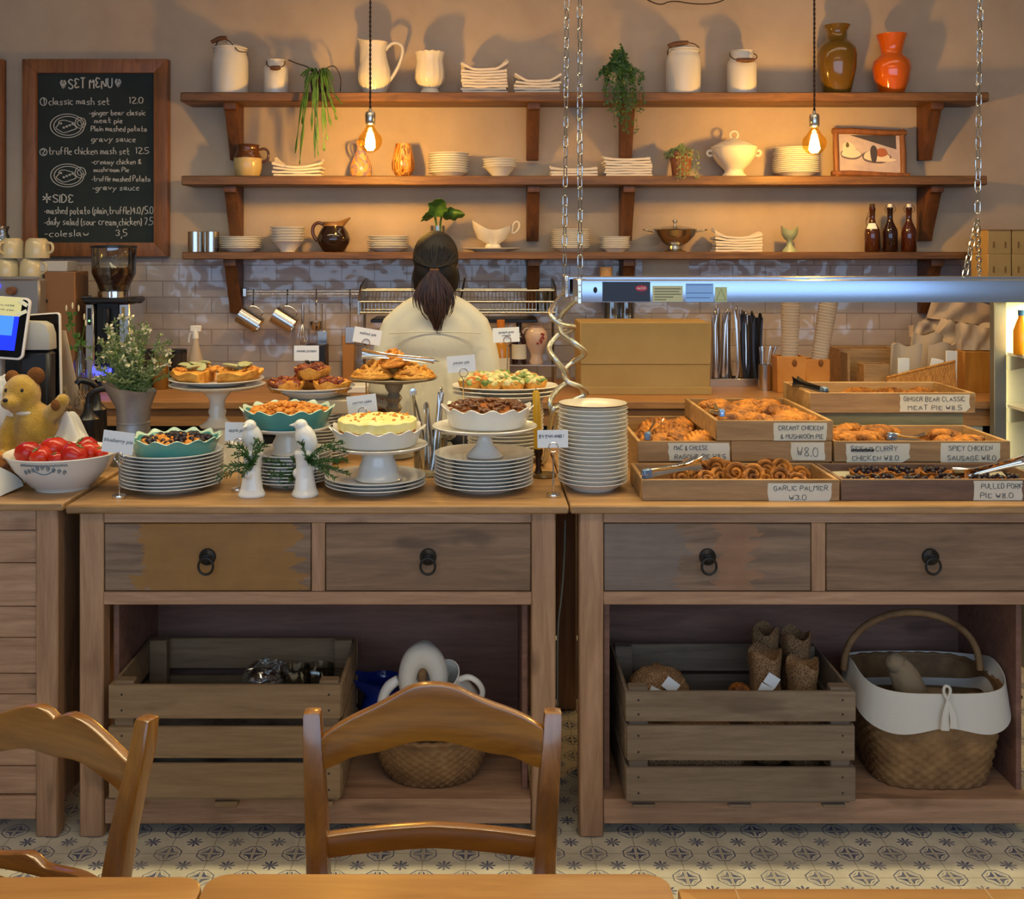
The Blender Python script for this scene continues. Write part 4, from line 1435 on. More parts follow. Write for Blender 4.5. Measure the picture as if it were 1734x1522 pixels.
utensil('ladle', 536, 512, 560, 'steel ladle hanging from the middle of the rail', 'ladle')
utensil('spatula', 546, 513, 590, 'long steel spatula hanging right of the ladle', 'spatula')
utensil('spatula', 593, 512, 580, 'thin steel turner hanging near the dish rack', 'spatula')

# dish rack
M['rackmetal'] = mat('rack_metal', (.34, .32, .29), .3, 1.0)
DD = 4.92
x0, x1 = X(614, DD), X(938, DD)
t = thing('dish_rack', 'stainless wire dish rack mounted on the tiles behind the woman', 'dish rack', ((x0 + x1) / 2, DD, Z(530, DD)))
w, hh = (x1 - x0) / 2, Z(491, DD) - Z(530, DD)
for s_ in (-1, 1):
    MB().prism([(-.16, .0), (.155, 0), (.155, hh + .05), (-.08, hh + .02), (-.16, hh * .6)], -.004, .004, M=Matrix.Rotation(PI / 2, 4, 'Z') @ Matrix.Diagonal((-1, 1, 1, 1))).build('end_plate', M['rackmetal'], t, (s_ * w, 0, 0)).scale = (1, -1, 1)
b = MB()
for (yy, zz, r_) in ((-.15, .01, .005), (-.15, hh * .55, .005), (-.08, hh, .005), (.1, hh, .005), (.1, .01, .005)):
    b.tube([(-w, yy, zz), (w, yy, zz)], r_, 8)
b.build('rail', M['rackmetal'], t)
b = MB()
n = 54
for k in range(n):
    x = -w + 2 * w * (k + .5) / n
    b.tube([(x, -.15, .01), (x, -.15, hh * .55), (x, -.08, hh)], .0018, 4)
    b.tube([(x, -.15, .01), (x, .1, .01)], .0018, 4)
b.build('wires', M['rackmetal'], t)
MB().box(-w + .05, w - .08, -.14, .12, -.035, -.02, .003).build('drip_tray', M['blackplastic'], t)
for s_ in (-1, 1):
    for yy in (.08,):
        MB().tube([(s_ * w, yy, 0), (s_ * w, yy, ZK - Z(530, DD))], .006, 8).build('leg', M['rackmetal'], t)
for i, px in enumerate((918, 928)):
    o = MB().lathe([(0, .003), (.024, 0), (.03, .09), (.029, .09), (.023, .006), (0, .006)], 24).build('drinking_glass', M['glass'], None, (X(px, 4.86), 4.86 + i * .04, Z(530, DD) + .013))
    tag(o, ('drinking glass upright at the right end of the dish rack', 'drinking glass behind another at the right end of the dish rack')[i], 'glass', 'glasses in the dish rack')
o = MB().tube(chaikin([(0, 0, 0), (.01, -.01, .05), (.022, -.02, .11)], 1), [.004] * 4, 8).build('black_spoon', M['blackplastic'], None, (X(779, 4.9), 4.90, Z(512, 4.9)))
tag(o, 'black handled spoon standing in the dish rack right of the woman', 'spoon')

# small wire shelf with bottles
DBS = 4.80
x0, x1 = X(826, DBS), X(940, DBS)
t = thing('counter_rack', 'wire rack under the dish rack holding bottles and floral jar', 'rack', ((x0 + x1) / 2, DBS, ZK))
w, zr_ = (x1 - x0) / 2, Z(615, DBS) - ZK
MB().box(-w, w, -.07, .09, zr_ - .006, zr_, .001).build('shelf', M['steel'], t)
for s_ in (-1, 1):
    for yy in (-.065, .085):
        MB().tube([(s_ * (w - .004), yy, 0), (s_ * (w - .004), yy, zr_)], .004, 8).build('leg', M['steel'], t)
zs_ = ZK + zr_


def bottle(name, px, D, z, prof, m_, label, cat='bottle', cap=None, labelband=None, group=None):
    t = thing(name, label, cat, at(px, D, z), 0, group)
    MB().lathe(prof, 32).build('bottle_body', m_, t, angle=60)
    if cap:
        MB().lathe(cap[0], 24).build('cap', cap[1], t)
    if labelband:
        r, za, zb, m2 = labelband
        MB().lathe([(r - .0005, za), (r, za), (r, zb), (r - .0005, zb)], 32).build('label', m2, t)
    return t


bottle('syrup_bottle', 848, 4.66, ZK, [(0, .0), (.036, 0), (.038, .005), (.038, .17), (.03, .21), (.016, .24), (.014, .27), (.012, .272), (0, .272)], mat('amber_syrup', C(190, 128, 36), .1, coat=.4),
       'amber syrup bottle standing beside the woman\'s elbow', cap=([(.016, .268), (.017, .30), (0, .302)], mat('orange_cap', C(206, 120, 40), .4)), labelband=(.0386, .06, .14, M['tape']))
bottle('sauce_bottle', 879, DBS, zs_, [(0, 0), (.03, 0), (.032, .004), (.032, .095), (.022, .125), (.011, .14), (.011, .165), (0, .165)], mat('dark_sauce', C(38, 14, 16), .1, coat=.4),
       'dark sauce bottle with pale label behind the spinach card', cap=([(.0125, .16), (.013, .185), (0, .186)], M['blackplastic']), labelband=(.0326, .02, .085, M['tape']))
t = thing('floral_jar', 'pale porcelain jar with red floral sprig beside the coil cords', 'jar', at(908, DBS, zs_))
MB().lathe([(0, .003), (.03, 0), (.033, .008), (.024, .03), (.03, .05), (.046, .085), (.05, .115), (.045, .14), (.034, .152), (.03, .158), (.036, .168), (.033, .168), (.026, .155), (.04, .12), (0, .05)], 36).build(
    'jar_body', mat('pink_porcelain', C(196, 168, 150), .25, coat=.2), t, angle=60)
b = MB()
rng = random.Random(2)
for k in range(9):
    a, z_ = -PI / 2 + .35 + rng.uniform(-.3, .3), .11 + rng.uniform(-.022, .022)
    b.ell((.0495 * math.cos(a), .0495 * math.sin(a), z_), (.006, .003, .005), 8, 6)
b.build('flower_motif', mat('red_glaze', C(140, 52, 44), .4), t)
MB().tube(chaikin([(-.028, 0, .155), (-.055, 0, .15), (-.062, 0, .12), (-.045, 0, .10)], 2), .005, 8).build('handle', mat('pink_porcelain', None), t)

# paper sheet, cups
o = MB().box(X(1088, 5.09), X(1167, 5.09), DW - .0155, DW - .013, Z(482, 5.09), Z(440, 5.09), 0).build('paper_sheet', mat('pale_paper', C(196, 182, 156), .8))
tag(o, 'sheet of cream paper taped to the tiles under the lowest shelf', 'paper')
b = MB()
zl2 = Z(500, 4.98)
o = MB().box(X(1004, 4.98), X(1050, 4.98), 4.92, DW - .0125, zl2 - .012, zl2, .001).build('tile_ledge', M['shelfwood'])
tag(o, 'small ledge on the tiles behind the heat lamp end', 'ledge')
o = MB().lathe([(0, 0), (.024, 0), (.031, .128), (.033, .13), (.0305, .128), (.023, .004), (0, .004)], 28).build('paper_cup', mat('tan_paper', C(196, 150, 100), .7), None, at(1026, 4.98, zl2))
tag(o, 'tan paper cup peeking over the left end of the heat lamp', 'cup')
b = MB()
for i, px in enumerate((1036, 1060)):
    o = MB().lathe([(0, .004), (.034, 0), (.037, .01), (.037, .40), (.03, .425), (.028, .44), (.026, .44), (.034, .40), (.034, .01), (0, .01)], 28).build('tall_glass_jar', M['glass'], None, at(px, 5.0, ZK))
    tag(o, ('tall clear glass jar behind the kraft box, left one', 'tall clear glass jar behind the kraft box, right one')[i], 'jar', 'tall glass jars')

# ------------------------------------------------------------------ kraft box on the back counter
DBX = 4.52
x0, x1, zb_, zt_ = X(983, DBX), X(1203, DBX), ZK, Z(547, DBX)
t = thing('cardboard_box', 'big closed kraft cardboard box on the back counter beside the coil cords', 'box', ((x0 + x1) / 2, DBX, ZK))
w, h = (x1 - x0) / 2, zt_ - ZK
MB().box(-w, w, 0, .26, 0, h, .003).build('box_body', M['kraft'], t)
MB().box(-w - .002, w + .002, -.004, .264, h * .42, h + .003, .003).build('box_lid', M['kraft'], t)
MB().box(-w - .003, w + .004, -.012, -.0002, 0, .032, .002).build('folded_flap', M['kraft'], t)

# tongs rack
DTG = 4.84
t = thing('utensil_stand', 'low steel stand holding the bundle of tongs on the back counter', 'stand', at(1247, DTG, ZK))
MB().box(-.135, .125, -.06, .06, .0, .004, .001).build('base', M['steel'], t)
MB().box(-.135, .125, -.062, -.058, .0, .035, .001).build('front_rail', M['steel'], t)
MB().box(-.135, .125, .058, .062, .0, .035, .001).build('back_rail', M['steel'], t)


def tongs(name, L, head, m_, label, loc, rz=0, group=None, spread=.035, wid=.012, grip=None, cat='tongs'):
    """hinge at the origin, arms run along -Z"""
    t = thing(name, label, cat, loc, rz, group)
    for s_ in (-1, 1):
        def fn(u, v, s_=s_):
            ww = wid * (1 - .25 * math.sin(PI * u)) * (1 + (head * max(0, u - .72) / .28))
            off = s_ * (spread * u * (1 - .35 * u) + .002)
            q = (v - .5) * 2
            return (off - s_ * .004 * (1 - q * q) * (1 + 1.5 * max(0, u - .7)), q * ww * .5, -L * u)
        MB().surf(fn, 22, 6, thick=.0012 * s_).build('arm', m_, t)
    b = MB()
    b.tube(chaikin([(-.003, 0, -.004), (-.004, 0, .006), (0, 0, .011), (.004, 0, .006), (.003, 0, -.004)], 2), wid * .45, 6, flat=.2)
    b.build('hinge', m_, t)
    if grip:
        MB().box(-.008, .008, -wid * .55, wid * .55, -.014, .012, .002).build('locking_clip', grip, t)
    return t


proto_s = proto_b = None
rng = random.Random(8)
for i in range(7):
    lab = f'ridged steel tongs standing in the stand, {nleft(i, 7)} of the silver ones'
    loc = (X(1207 + i * 9.5, DTG), DTG + (-.03, .03, -.02, .035, -.035, .02, .0)[i], ZK + .318 + rng.uniform(-.012, .022))
    if proto_s is None:
        proto_s = tongs('serving_tongs', .305, .5, M['steel'], lab, loc, (0, 0, PI / 2 + .2), 'silver tongs in the stand', .018, .024)
    else:
        dup(proto_s, loc, (rng.uniform(-.05, .05), rng.uniform(-.04, .04), PI / 2 + rng.uniform(-.5, .5)), lab)
M['blackmetal'] = mat('black_coated_metal', (.03, .03, .035), .3, .6)
for i in range(5):
    lab = f'black serving tongs standing in the stand, {nleft(i, 5)} of the black ones'
    loc = (X(1254 + i * 8, DTG), DTG + (-.03, .03, -.035, .02, -.01)[i], ZK + .306 + rng.uniform(-.012, .022))
    if proto_b is None:
        proto_b = tongs('serving_tongs', .295, .7, M['blackmetal'], lab, loc, (0, 0, PI / 2), 'black tongs in the stand', .020, .028)
    else:
        dup(proto_b, loc, (rng.uniform(-.05, .05), rng.uniform(-.04, .04), PI / 2 + rng.uniform(-.5, .5)), lab)
t = thing('cutlery_tumbler', 'steel tumbler of thin forks right of the black tongs', 'tumbler', at(1295, 4.66, ZK))
MB().lathe([(0, .003), (.027, 0), (.027, .11), (.0255, .11), (.0255, .006), (0, .006)], 28).build('tumbler', M['steel'], t)
for k in range(6):
    a = k * 1.05
    o = MB().tube([(0.012 * math.cos(a), .012 * math.sin(a), .01), (.03 * math.cos(a) + .01, .022 * math.sin(a), .16), (.036 * math.cos(a) + .014, .026 * math.sin(a), .185)], [.0022, .002, .0055], 6, flat=.4)
    o = o.build('fork', M['steel'], None, at(1295, 4.66, ZK))
    tag(o, 'thin steel fork standing in the steel tumbler', 'fork', 'forks in the tumbler')

# wooden cup holders with towers of clear cups
M['clearcup'] = mat('frosted_clear_cup', C(214, 196, 176), .3, trans=.35, ior=1.2)
for i, (px, w_, tilt, lab) in enumerate(((1335, .060, 0.03, 'orange wooden cup holder with an upright tower of clear cups'), (1379, .05, .16, 'orange wooden cup holder with a leaning tower of clear cups'))):
    DH = 4.62
    t = thing('cup_holder', lab, 'cup holder', at(px, DH, ZK), 0, 'wooden cup holders')
    b = MB()
    b.box(-w_, w_, -.05, -.042, 0, .152 - .012 * i, .002)
    b.box(-w_, w_, .042, .05, 0, .152 - .012 * i, .002)
    b.box(-w_, -w_ + .008, -.042, .042, 0, .152 - .012 * i, .002)
    b.box(w_ - .008, w_, -.042, .042, 0, .152 - .012 * i, .002)
    b.box(-w_ + .008, w_ - .008, -.042, .042, 0, .008, 0)
    b.build('holder_box', mat('orange_wood', C(186, 118, 44), .5, col2=C(200, 134, 58), ns=10), t)
    MB().lathe([(0, 0), (.018, -.001), (.014, -.02), (.004, -.03), (0, -.03)], 16, M=Matrix.Translation((.012, -.05, .125)) @ Matrix.Rotation(PI / 2, 4, 'X') @ Matrix.Diagonal((.6, .9, -.2, 1))).build('keyhole', mat('dark_hole', C(120, 72, 28), .8), t)
    prof = [(0, .012), (.030, .012)]
    for k in range(26):
        prof += [(.032 + .0003 * k, .11 + k * .0125), (.0345 + .0003 * k, .118 + k * .0125), (.0345 + .0003 * k, .1205 + k * .0125)]
    zt_ = .11 + 26 * .0125
    prof += [(.038, zt_), (.036, zt_), (.028, zt_ - .09), (0, zt_ - .09)]
    tw = thing('cup_tower', ('upright tower of nested clear plastic cups', 'tower of nested clear plastic cups leaning to the right')[i], 'cups', (X(px, DH), DH, ZK + .008), (0, tilt, 0), 'towers of clear cups')
    MB().lathe(prof, 28).build('cup_stack', M['clearcup'], tw, angle=25)

# wooden organiser, boxes, napkins, bags
t = thing('wooden_organiser', 'pale wooden organiser box with compartments behind the pastry trays', 'box', at(1461, 4.78, ZK))
b = MB()
w, dp, h = X(1510, 4.78) - X(1461, 4.78), .16, Z(588, 4.78) - ZK
for (a0, a1, b0, b1) in ((-w, w, -dp / 2, -dp / 2 + .01), (-w, w, dp / 2 - .01, dp / 2), (-w, -w + .01, -dp / 2 + .01, dp / 2 - .01), (w - .01, w, -dp / 2 + .01, dp / 2 - .01)):
    b.box(a0, a1, b0, b1, 0, h, .002)
b.box(-w + .01, w - .01, -dp / 2 + .01, dp / 2 - .01, 0, .01, 0)
b.build('box_body', M['traywood'], t)
for xx in (-.03, .05):
    MB().box(xx, xx + .006, -dp / 2 + .01, dp / 2 - .01, .01, h - .01, 0).build('partition', M['traywood'], t)
MB().box(-w, -w + .012, -dp / 2 - .10, -dp / 2, 0, h - .01, .002).build('side_wing', M['traywood'], t)
t = thing('small_wooden_box', 'small pale wooden box in front of the organiser', 'box', at(1478, 4.56, ZK))
b = MB()
for (a0, a1, b0, b1) in ((-.052, .052, -.045, -.037), (-.052, .052, .037, .045), (-.052, -.044, -.037, .037), (.044, .052, -.037, .037)):
    b.box(a0, a1, b0, b1, 0, .125, .0015)
b.box(-.044, .044, -.037, .037, 0, .006, 0)
b.build('box_body', M['traywood'], t)
t = thing('paper_stack', 'thin pile of folded papers beside the leaning cup tower', 'papers', at(1382, 4.52, ZK))
for k in range(4):
    MB().box(-.04, .04, -.03, .03, k * .005, k * .005 + .004, .0005).build('paper', M['card'], t, (.002 * k, 0, 0), .05 * k)
M['film'] = mat('translucent_film', C(206, 190, 168), .3, trans=.3, ior=1.15)
rng = random.Random(31)
for i, (px, D, w, h, ty) in enumerate(((1530, 4.585, .115, .20, .05), (1556, 4.72, .12, .235, .06), (1592, 4.655, .12, .20, .05))):
    o = MB().surf(lambda u, v: ((u - .5) * w + .05 * (v) * (1 if i == 1 else .4), .018 * math.sin(5 * u + i) * v + ty * .2 * v, h * v + .008 * math.sin(9 * u + i * 2) * v), 14, 8, thick=.012).build('plastic_pouch', M['film'], None, at(px, D, ZK), 0)
    tag(o, ('milky plastic pouch of white cutlery packs, nearest the small wooden box', 'milky plastic pouch bulging highest, between two others', 'milky plastic pouch leaning right behind the wicker tray')[i], 'bag', 'milky plastic pouches')
for i, (px, D, rz) in enumerate(((1529, 4.525, .05), (1575, 4.52, -.25), (1610, 4.53, .1))):
    o = MB().box(-.024, .024, -.004, .004, 0, .15 if i < 2 else .18, .001).build('white_card_pack', M['card'], None, at(px, D, ZK), (0, (0.02, .2, 0.02)[i], rz))
    tag(o, ('upright white card pack left of the others', 'white card pack tilted to the right', 'white card pack furthest right above the wicker tray')[i], 'pack', 'white card packs')
DWK = 4.44


def wicker_mat(name, c1, c2, sx, sz):
    t = NT(name)
    tc = t.n('ShaderNodeTexCoord')
    mp = t.n('ShaderNodeMapping')
    mp.inputs['Scale'].default_value = (1, 1, 1)
    t.l(tc.outputs['UV'], mp.inputs['Vector'])
    s = t.n('ShaderNodeSeparateXYZ')
    t.l(mp.outputs[0], s.inputs[0])
    a = t.math('MULTIPLY', s.outputs[0], sx)
    row = t.math('FLOOR', t.math('MULTIPLY', s.outputs[1], sz))
    ph = t.math('MULTIPLY', t.math('MODULO', row, 2.0), PI)
    wv = t.math('SINE', t.math('ADD', t.math('MULTIPLY', a, PI), ph))
    fr = t.math('SINE', t.math('MULTIPLY', t.math('FRACT', t.math('MULTIPLY', s.outputs[1], sz)), PI))
    hgt = t.math('MULTIPLY', t.math('MULTIPLY_ADD', wv, .5, .5), fr)
    t.base(t.ramp(hgt, [(0.05, c1), (.6, c2)]))
    t.b.inputs['Roughness'].default_value = .65
    t.bump(hgt, .8, .004)
    return t.m


# wicker tray leaning against the pouches
t = thing('wicker_tray', 'orange woven tray leaning diagonally behind the right pastry trays', 'tray', (X(1565, DWK), DWK, ZK))
b = MB()
wl, wr = X(1505, DWK) - X(1565, DWK), X(1621, DWK) - X(1565, DWK)
zl_, zr_ = Z(640, DWK) - ZK, Z(612, DWK) - ZK
n_ = 18
me_w = mat('woven_cane', C(168, 108, 42), .6, col2=C(200, 140, 64), ns=90, stretch=(1, 1, .4), bump=.5, bs=160)
for k in range(n_):
    f0 = k / n_
    zz0, zz1 = lambda u: 0, 0
b.surf(lambda u, v: (wl + (wr - wl) * u, .02 * v + .003 * math.sin(u * 150) * math.cos(v * 60), (zl_ + (zr_ - zl_) * u) * v), 150, 14, thick=.006)
b.build('woven_side', me_w, t)
MB().tube([(wl, .02, zl_), (wr, .02, zr_)], .005, 8).build('rim', me_w, t)
MB().box(wl, wr, .02, .05, 0, .008, 0).build('base', me_w, t)

# paper bags in a wooden box
DPB2 = 4.66
t = thing('wooden_bin', 'honey coloured wooden bin holding paper bags next to the display case', 'box', at(1646, DPB2, ZK))
w = X(1675, DPB2) - X(1646, DPB2)
h = Z(592, DPB2) - ZK
b = MB()
for (a0, a1, b0, b1) in ((-w, w, -.09, -.078), (-w, w, .078, .09), (-w, -w + .012, -.078, .078), (w - .012, w, -.078, .078)):
    b.box(a0, a1, b0, b1, 0, h, .002)
b.box(-w + .012, w - .012, -.078, .078, 0, .01, 0)
b.build('box_body', wood('honey_wood', C(160, 104, 34), C(190, 134, 56), 'Z', .45), t)
M['bag'] = mat('white_paper_bag', C(212, 190, 164), .8, bump=.4, bs=18, bd=.01)
bl = ['upright pleated paper bag in front of the other bags', 'crumpled paper bag lying across the wooden bin', 'topmost crumpled paper bag against the tiles', 'folded paper bag poking out to the left']
for i, (px, py, D, w, h, d_, ry) in enumerate(((1653, 592, 4.66, .075, .105, .05, 0), (1628, 590, 4.82, .13, .09, .05, .35), (1625, 545, 4.95, .14, .10, .06, .12), (1575, 560, 4.96, .09, .05, .04, -.3))):
    b = MB()
    b.surf(lambda u, v: ((u - .5) * 2 * w * (1 - .12 * v + .16 * (i == 0) * v), -d_ * .5 + .012 * math.sin(13 * u + i) * math.cos(4 * v) - d_ * .3 * v, h * v + .01 * math.sin(7 * u + 2 * i) * v), 26, 10)
    b.surf(lambda u, v: ((u - .5) * 2 * w * (1 - .12 * v + .16 * (i == 0) * v), d_ * .5 + .012 * math.sin(11 * u + 2 * i) * v, h * v + .01 * math.sin(9 * u + i) * v), 26, 10)
    b.surf(lambda u, v: ((u - .5) * 2 * w, (v - .5) * d_, 0), 10, 3)
    o = b.build('paper_bag', M['bag'], None, (X(px, D), D, Z(py, D)), (0, ry, 0))
    tag(o, bl[i], 'paper bag', 'white paper bags')

# display case at the right edge
DCS0, DCS1 = 4.26, 3.2
t = thing('display_case', 'glowing display case with grey post and glass side at right edge', 'display case', (X(1690, 4.26), 4.26, 0))
M['greymetal'] = mat('grey_metal_post', C(128, 128, 122), .4, .5)
zc0, zc1 = .62, Z(507, 4.3)
xp = .024
MB().box(-xp, xp, -.02, .02, 0, zc1, .003).build('post', M['greymetal'], t)
MB().box(-xp + .62, xp + .62, -.02, .02, 0, zc1, .003).build('post', M['greymetal'], t)
MB().box(-xp, .64, -.5, .02, zc1, zc1 + .03, .003).build('top', M['greymetal'], t)
MB().box(-xp, .64, -.5, .02, .0, zc0, .003).build('base', M['greymetal'], t)
MB().box(xp, .60, .012, .018, zc0, zc1, 0).build('back_panel', mat('cream_panel', C(236, 228, 190), .5), t)
for zz in (Z(600, 4.15), Z(690, 4.15)):
    sh = MB().box(xp + .004, .60, -.46, .01, zz - .012, zz, .001).build('shelf', mat('white_shelf', C(226, 222, 206), .4), t)
    MB().box(xp + .004, .60, -.475, -.46, zz - .03, zz + .012, .001).build('price_rail', M['chrome'], sh)
    MB().prism([(-.30, -.012), (0, -.012), (0, -.07), (-.03, -.07)], -.002, .002, M=Matrix.Rotation(PI / 2, 4, 'Z')).build('support', M['greymetal'], sh, (xp + .012, 0.0, zz))
MB().box(xp, xp + .004, -.008, .004, zc0 + .02, zc1 - .02, 0).build('light_strip', mat('warm_light_strip', C(255, 246, 190), .5, emit=(1, .86, .45), es=5), t)
d = bpy.data.lights.new('case_light', 'AREA')
d.shape, d.size, d.size_y, d.energy, d.color = 'RECTANGLE', .5, .35, 16, (1, .86, .42)
lo = bpy.data.objects.new('case_light', d)
COL.objects.link(lo)
lo.location = (X(1690, 4.3) + .32, 4.06, zc1 - .01)
bottle('juice_bottle', 1730, 4.15, Z(600, 4.15), [(0, 0), (.028, 0), (.03, .005), (.03, .09), (.02, .12), (.012, .14), (.012, .15), (0, .15)], mat('orange_juice', C(214, 140, 30), .2),
       'orange juice bottle on the upper shelf of the display case', cap=([(.013, .148), (.014, .168), (0, .169)], mat('blue_cap', C(60, 110, 170), .4)))
o = MB().box(X(1634, 4.3), X(1672, 4.3), 4.338, 4.349, Z(735, 4.34), Z(707, 4.34), .002).build('cream_notice', mat('cream_panel', None))
tag(o, 'cream panel on the back counter front beside the display case', 'panel')

# kraft parcel boxes on a ledge
DKB = 4.72
zk_ = Z(471, DKB)
t = thing('wall_ledge', 'plain wooden ledge on the wall carrying the kraft boxes', 'shelf', (X(1655, DKB), DW, zk_))
MB().box(0, 1.0, DKB - DW - .12, -.001, -.025, 0, .003).build('plank', M['shelfwood'], t)
for xx in (.08, .8):
    MB().prism([(-.3, -.025), (-.001, -.025), (-.001, -.2), (-.03, -.2)], -.02, .02, M=Matrix.Rotation(PI / 2, 4, 'Z')).build('bracket', M['bracketwood'], t, (xx, 0, 0))
cols = [(1658, 1697.5), (1698.5, 1720), (1721, 1762)]
hh = Z(430, DKB) - zk_
for r_ in range(2):
    for i, (a, b_) in enumerate(cols):
        w = (X(b_, DKB) - X(a, DKB)) / 2 - .001
        t = thing('kraft_box', f'{("lower", "upper")[r_]} row kraft gift box, {nleft(i, 3)} of three on the wall ledge', 'box', ((X(b_, DKB) + X(a, DKB)) / 2, DKB, zk_ + r_ * hh), 0, 'kraft gift boxes')
        MB().box(-w, w, -.08, .08, 0, hh - .001, .002).build('box_body', M['kraft'], t)
        for q in ((-.5, .5) if i != 1 else (.0,)):
            MB().box(q * w - .004, q * w + .004, -.0812, -.080, .025, .052, 0).build('slot', M['kraftdark'], t)
        if r_ == 1:
            MB().box(-w - .0005, w + .0005, -.0815, .0815, hh - .006, hh - .0005, .001).build('lid_edge', M['kraftdark'], t)
# ------------------------------------------------------------------ left end of the back counter
DG = 4.72
t = thing('coffee_grinder', 'black and steel coffee grinder with clear hopper of beans', 'coffee grinder', at(193, DG, ZK))
k = DG / F
hz = lambda py: Z(py, DG) - ZK
MB().box(-37 * k, -21 * k, -.09, .11, .03, hz(512), .006).build('side_panel', M['steel'], t)
MB().box(19 * k, 38 * k, -.09, .11, .03, hz(512), .006).build('side_panel', M['steel'], t)
MB().box(-21 * k, 19 * k, -.07, .10, .0, hz(508), .006).build('grinder_body', M['blackplastic'], t)
MB().box(-40 * k, 40 * k, -.10, .12, 0, .03, .006).build('base', M['blackplastic'], t)
MB().box(-40 * k, 39 * k, -.10, .12, hz(512), hz(503), .008).build('top_plate', M['blackplastic'], t)
MB().lathe([(0, hz(503)), (26 * k, hz(503)), (26 * k, hz(493)), (24 * k, hz(492)), (0, hz(492))], 36).build('collar', M['chrome'], t)
MB().tube([(-30 * k, -.06, hz(502)), (-45 * k, -.07, hz(503))], .008, 10).build('lever', M['blackplastic'], t)
hp = MB().lathe([(24 * k, hz(492)), (27 * k, hz(482)), (36 * k, hz(462)), (37 * k, hz(418)), (36.5 * k, hz(418)), (35.5 * k, hz(462)), (26 * k, hz(482)), (23 * k, hz(492))], 40).build('hopper', M['glass'], t)
MB().lathe([(0, hz(492)), (23 * k, hz(491)), (26 * k, hz(482)), (34 * k, hz(466)), (35 * k, hz(458)), (20 * k, hz(455)), (0, hz(456))], 40,
           fn=lambda a, i, r, z: (r, z + .006 * math.sin(9 * a) * (i >= 4))).build('coffee_beans', mat('coffee_beans', C(52, 22, 14), .4, col2=C(84, 40, 26), ns=60, bump=1, bs=60, bd=.02), hp)
MB().lathe([(38 * k, hz(420)), (38 * k, hz(416)), (12 * k, hz(415)), (0, hz(415))], 36).build('hopper_lid', M['blackplastic'], hp)
MB().box(-6 * k, 4 * k, -.10, -.07, hz(560), hz(520), .003).build('spout', M['blackplastic'], t)
MB().box(-32 * k, -26 * k, -.0915, -.09, hz(548), hz(520), .0).build('gauge', M['blackplastic'], t)
MB().box(25 * k, 30 * k, -.0915, -.09, hz(542), hz(518), .0).build('gauge', mat('brass_gauge', C(150, 130, 80), .4), t)
MB().ell((-29 * k, -.092, hz(541)), .004, 8, 6).build('indicator_lamp', mat('green_lamp', C(80, 255, 80), .4, emit=(.2, 1, .2), es=4), t)
MB().box(-24 * k, 8 * k, -.092, -.09, hz(634), hz(618), 0).build('display', mat('blue_display', C(30, 40, 255), .4, emit=(.06, .07, 1), es=3), t)

# espresso machine top with cups
DE = 4.58
t = thing('espresso_machine', 'grey espresso machine at the left edge with mugs on top', 'coffee machine', at(20, DE, ZK))
k = DE / F
hz = lambda py: Z(py, DE) - ZK
MB().box(-140 * k, 50 * k, -.02, .33, hz(536), hz(472), .008).build('machine_body', mat('silver_paint', C(150, 146, 144), .35, .5), t)
MB().box(-140 * k, 48 * k, .16, .33, .0, hz(536), .006).build('machine_back', M['blackplastic'], t)
MB().box(-140 * k, 52 * k, -.03, .33, 0, .07, .006).build('drip_tray', M['blackplastic'], t)
MB().tube([(6 * k, -.03, hz(492)), (6 * k, -.06, hz(492))], [.018, .016], 16).build('steam_knob', mat('knob_wood', C(120, 78, 48), .4), t)
MB().ell((-20 * k, -.022, hz(484)), .012, 14, 8).build('blue_lamp', mat('blue_lamp', C(20, 20, 255), .4, emit=(.03, .03, 1), es=4), t)
MB().box(-140 * k, 50 * k, -.03, -.024, hz(472), hz(468), .001).build('cup_rail', M['steel'], t)
MUG = mat('cream_mug', C(208, 190, 150), .25, coat=.3)


def mug(loc, rz, label, r, h, hdl=True):
    t = thing('coffee_mug', label, 'mug', loc, rz, 'cream mugs on the espresso machine')
    # turned upside down
    MB().lathe([(r, 0), (r * 1.02, .003), (r * 1.0, h * .5), (r * .92, h * .85), (r * .7, h), (0, h), ], 32).build('mug_body', MUG, t)
    if hdl:
        MB().tube(chaikin([(r * .95, 0, h * .78), (r * 1.45, 0, h * .74), (r * 1.5, 0, h * .35), (r * .98, 0, h * .22)], 2), .006, 8).build('handle', MUG, t)
    return t


zt_ = ZK + hz(472)
mu = mug((X(-29, 4.66), 4.66, zt_), 2.6, 'cream mug upturned at the extreme left, lower layer', .05, .085)
for (px, D, dz, rz, lab) in ((12, 4.66, 0, -2.2, 'cream mug upturned in the lower layer, under another mug'), (54, 4.67, 0, -.3, 'cream mug upturned in the lower layer beside the white carton'), (20, 4.66, .086, -1.9, 'cream mug upturned on top, above the blue lamp'),
                             (63, 4.67, .086, -.2, 'cream mug upturned on top, nearest the menu board')):
    if dz:
        pass
    dup(mu, (X(px, D), D, zt_ + dz), rz, lab)
bottle('clear_carafe', 4, 4.78, zt_, [(0, .004), (.04, 0), (.045, .01), (.05, .14), (.03, .18), (.022, .2), (.03, .225), (.028, .225), (.02, .2), (.045, .14), (0, .012)], M['glass'],
       'clear glass carafe behind the mugs at the left edge', 'carafe')
